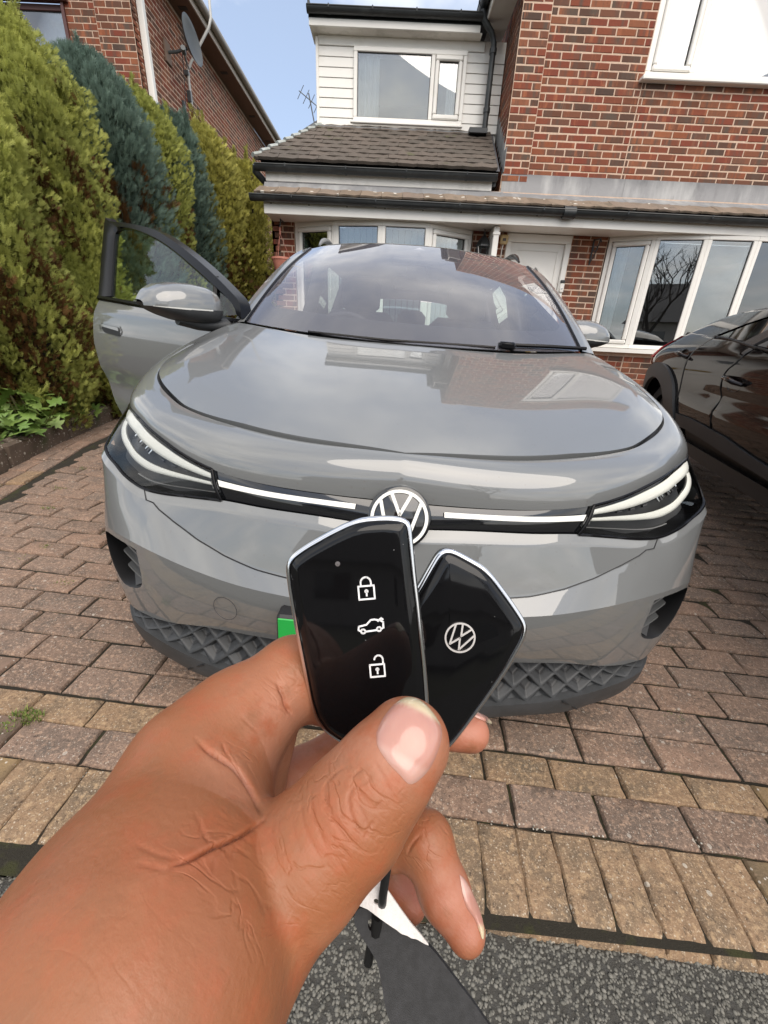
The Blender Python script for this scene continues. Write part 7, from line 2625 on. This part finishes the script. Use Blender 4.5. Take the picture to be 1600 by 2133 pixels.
def icon(name, strokes, w, fr, parent):
    """white line symbol printed proud of the key's face; strokes in directions from the eye"""
    ic = MB(); lv = -.0021
    for pts, closed in strokes:
        P2 = on_plane(fr, pts)
        P2 = [Vector(p) for p in P2]
        if closed: P2 = P2 + [P2[0]]
        for a, b in zip(P2[:-1], P2[1:]):
            d = (b - a)
            if d.length < 1e-6: continue
            d.normalize(); q = Vector((-d.y, d.x)) * w * .5
            a2, b2 = a - d * w * .35, b + d * w * .35
            ic.prism([(a2 - q)[:], (b2 - q)[:], (b2 + q)[:], (a2 + q)[:]], lv - .00012, lv + .0001, lambda u, v, h: (u, v, h))
    return ic.build(name, icon_white, parent)


def arcp(cx, cy, rx, ry, a0, a1, n=10): return [(cx + rx * math.cos(R(a0 + (a1 - a0) * i / n)), cy + ry * math.sin(R(a0 + (a1 - a0) * i / n))) for i in range(n + 1)]
S_ = .00055
def padlock(cx, cy, s, open_):
    t = R(-5)
    def T(pts): return [(cx + s * (x * math.cos(t) - y * math.sin(t)), cy + s * (x * math.sin(t) + y * math.cos(t))) for x, y in pts]
    body = T([(-16, -3), (16, -3), (16, 24), (-16, 24)])
    sh = T(arcp(0, -10, 10.5, 11, 180, 360) + [(10.5, -3)])
    sh = [T([(-10.5, -3)])[0]] + sh
    if open_:
        sh = T(arcp(4.5, -13, 9.5, 10, 190, 370) + [(14, -3)])
    hole = T(arcp(0, 8, 2.3, 2.3, 0, 360)); stem = T([(0, 9), (0, 17)])
    return [(body, True), (sh, False), (hole, True), (stem, False)]
icon('lock_symbol', padlock(763.5, 1220, 1.0, False), S_, F1, K1)
icon('unlock_symbol', padlock(786, 1381, .92, True), S_, F1, K1)
cp = k1(*ZK, [(610, 757), (612, 740), (650, 730), (672, 706), (690, 703), (720, 708), (735, 716), (737, 745), (728, 752)])
icon('boot_symbol', [(cp[:-1], False), (k1(*ZK, [(610, 757), (622, 764)]), False), (arcp(*k1(*ZK, [(634, 764)])[0], 4.4, 4.0, 0, 360, 12), True), (k1(*ZK, [(646, 765), (702, 757)]), False), (arcp(*k1(*ZK, [(714, 752)])[0], 4.4, 4.0, 0, 360, 12), True), (k1(*ZK, [(735, 716), (735, 744), (726, 752)]), False), (k1(*ZK, [(708, 711), (724, 697), (733, 703)]), False)], S_, F1, K1)
led_ = on_plane(F1, [(705, 1172)])[0]
MB().lathe([(.0009, 0), (.0008, -.0002), (.0001, -.00025)], 12, (led_[0], led_[1], -.0020)).build('key_light', mat('key_led', (.12, .11, .11), rough=.2), K1)

# ---------------------------------------------------------------- cord, paper label and dark tag below the keys
def sheet3(name, outline, depth, thick, m, label, cat, curl=0.0, axis=(1, 0), holes=()):
    """a thin card or strap of real thickness, bent a little; outline as directions from the eye at the given depth function"""
    loop = resample(np.array(list(outline) + [outline[0]]), 90)[:-1]
    for _ in range(1): loop = loop * .6 + (np.roll(loop, 1, 0) + np.roll(loop, -1, 0)) * .2
    pts = [Vector(p) for p in loop]; n = len(pts); ed = [(i, (i + 1) % n) for i in range(n)]
    bnd = list(pts)
    for h in holes:
        k = len(pts); pts += [Vector(p) for p in h]; ed += [(k + i, k + (i + 1) % len(h)) for i in range(len(h))]
    lo, hi = loop.min(0), loop.max(0); st = (hi - lo).max() / 26
    hv = [[Vector(p) for p in h] for h in holes]
    for i in range(27):
        for j in range(27):
            p = Vector((lo[0] + i * st + .1, lo[1] + j * st + .1))
            if insd(p, bnd) and not any(insd(p, h) for h in hv): pts.append(p)
    vo, _, fo, *_ = delaunay_2d_cdt(pts, ed, [], 1, 1e-5)
    fo = [f for f in fo if not any(insd(sum((vo[i] for i in f), Vector((0, 0))) / len(f), h) for h in hv)]
    A = np.array([hp(p.x, p.y, depth(p.x, p.y)) for p in vo])
    V = np.vstack([A, A + np.array([0, 0, thick])])
    k = len(A)
    F = [tuple(f) for f in fo] + [tuple(i + k for i in reversed(f)) for f in fo]
    # rim
    cnt = {}
    for f in fo:
        for a, b in zip(f, list(f[1:]) + [f[0]]):
            cnt[(a, b)] = cnt.get((a, b), 0) + 1
    for (a, b) in list(cnt):
        if (b, a) not in cnt: F.append((b, a, a + k, b + k))
    o = mesh(name, V, F, m, None, smooth=30, mw=HX)
    b_ = bmesh.new(); b_.from_mesh(o.data); bmesh.ops.recalc_face_normals(b_, faces=b_.faces); b_.to_mesh(o.data); b_.free()
    return tag(o, label, cat)


paper = mat('torn_paper', (.74, .71, .69), rough=.85, var=((.62, .58, .56), 300, 4, .5, .8), bump=[('noise', 500, .5, .001)])
tagm = mat('dark_tag', (.011, .011, .012), rough=.6, var=((.022, .022, .024), 300, 3, .4, .7), bump=[('noise', 2500, .25, .0006)])
cordm = mat('cord', (.010, .010, .010), rough=.4)
lab = k1(*ZR, [(60, 610), (130, 505), (160, 484), (212, 490), (246, 515), (282, 560), (340, 645), (402, 730), (462, 800), (502, 852), (470, 838), (432, 814), (404, 812), (384, 796), (350, 788), (325, 765), (300, 750), (240, 708), (170, 655)])
sheet3('paper_label', lab, lambda x, y: .1600 - (y - 1830) * .00006 + .00012 * abs(x - 790) * .3, .0006, paper, 'torn white paper label hanging on the black cord', 'label', holes=[k1(*ZR, [(200, 612), (206, 600), (218, 598), (230, 606), (232, 620), (224, 630), (210, 628)])])
tg = k1(*ZR, [(92, 700), (104, 660), (130, 640), (170, 655), (240, 700), (350, 788), (430, 815), (500, 850), (555, 915), (650, 1042), (740, 1160), (830, 1290), (980, 1500), (1040, 1640), (560, 1700), (400, 1500), (300, 1290), (262, 1180), (246, 1060), (222, 940), (182, 872), (130, 792), (96, 735)])
sheet3('key_tag', tg, lambda x, y: .1640 - (y - 1880) * .00005 + .0016 * math.sin((x - 740) / 110), .0016, tagm, 'dark grey strap tag hanging below the paper label', 'key tag', holes=[k1(*ZR, [(172, 715), (186, 706), (196, 722), (194, 762), (182, 772), (172, 750)])])
cd_ = MB()
cpts = [hp(822, 1690, .1520), hp(*k1(*ZR, [(297, 240)])[0], .1525), hp(*k1(*ZR, [(288, 350)])[0], .1535), hp(*k1(*ZR, [(268, 470)])[0], .1545), hp(*k1(*ZR, [(252, 580)])[0], .1555), hp(*k1(*ZR, [(244, 640)])[0], .1575), hp(*k1(*ZR, [(216, 640)])[0], .1630)]
cpts = [tuple(p) for p in catmull(cpts, 5)]
cd_.tube(cpts, .00165, 8, flat=.6)
cd_.tube([tuple(hp(*k1(*ZR, [q])[0], .1612 + .0006 * i)) for i, q in enumerate([(225, 690), (218, 740), (212, 780)])], .0022, 8)
cd_.tube([tuple(hp(*k1(*ZR, [q])[0], .1665)) for q in [(196, 800), (182, 880), (172, 945)]], .0019, 8)
tag(cd_.build('cord', cordm, None, smooth=60, mw=HX), 'flat black cord tied through the paper label and the tag', 'cord')
# ---------------------------------------------------------------- the other side of the road, behind the eye (what panes and paint mirror)
opp = empty('house_opposite', (-1.0, -19.0, 0))
tag(opp, 'low house with dark roof across the road, mirrored in the window panes', 'house')
orend = mat('render_wall', (.42, .38, .34), rough=.9, var=((.34, .30, .27), 2, 4, .4, .7))
MB().box(-9, 9, -7, 0, -.2, 2.7).build('wall', orend, opp)
rf = MB(); rf.add([(-9.4, .5, 2.6), (9.4, .5, 2.6), (9.4, -3.5, 5.0), (-9.4, -3.5, 5.0), (-9.4, -7.5, 2.6), (9.4, -7.5, 2.6)], [(0, 1, 2, 3), (3, 2, 5, 4), (0, 3, 4), (1, 5, 2)])
rf.build('roof', mat('far_slate', (.045, .043, .045), rough=.8), opp)
MB().box(2, 2.7, -3.9, -3.2, 4.6, 6.0).build('chimney', orend, opp)
for x in (-6.5, -2.5, 1.5, 5.5):
    MB().box(x, x + 1.6, .0, .05, .9, 2.1).build('window', gloss_black, opp)
bt = empty('bare_tree', (4.6, -10.5, 0))
tag(bt, 'bare branched tree across the road, mirrored in the right bow window', 'tree')
mb = MB(); tr_ = random.Random(4)
def branch(p, d, l, r, n):
    q = p + d * l
    mb.tube([p, p + d * l * .5 + Vector((tr_.uniform(-.05, .05), tr_.uniform(-.05, .05), 0)) * l, q], [r, r * .8, r * .6], 5, cap=False)
    if n == 0: return
    for k in range(3 if n > 1 else 4):
        e = (d + Vector((tr_.uniform(-.8, .8), tr_.uniform(-.8, .8), tr_.uniform(-.35, .5)))).normalized()
        branch(q if k else p + d * l * .65, e, l * tr_.uniform(.62, .82), r * .58, n - 1)
branch(Vector((0, 0, 0)), Vector((0, 0, 1)), 1.7, .13, 5)
mb.build('trunk', mat('dark_bark', (.045, .035, .028), rough=1), bt)
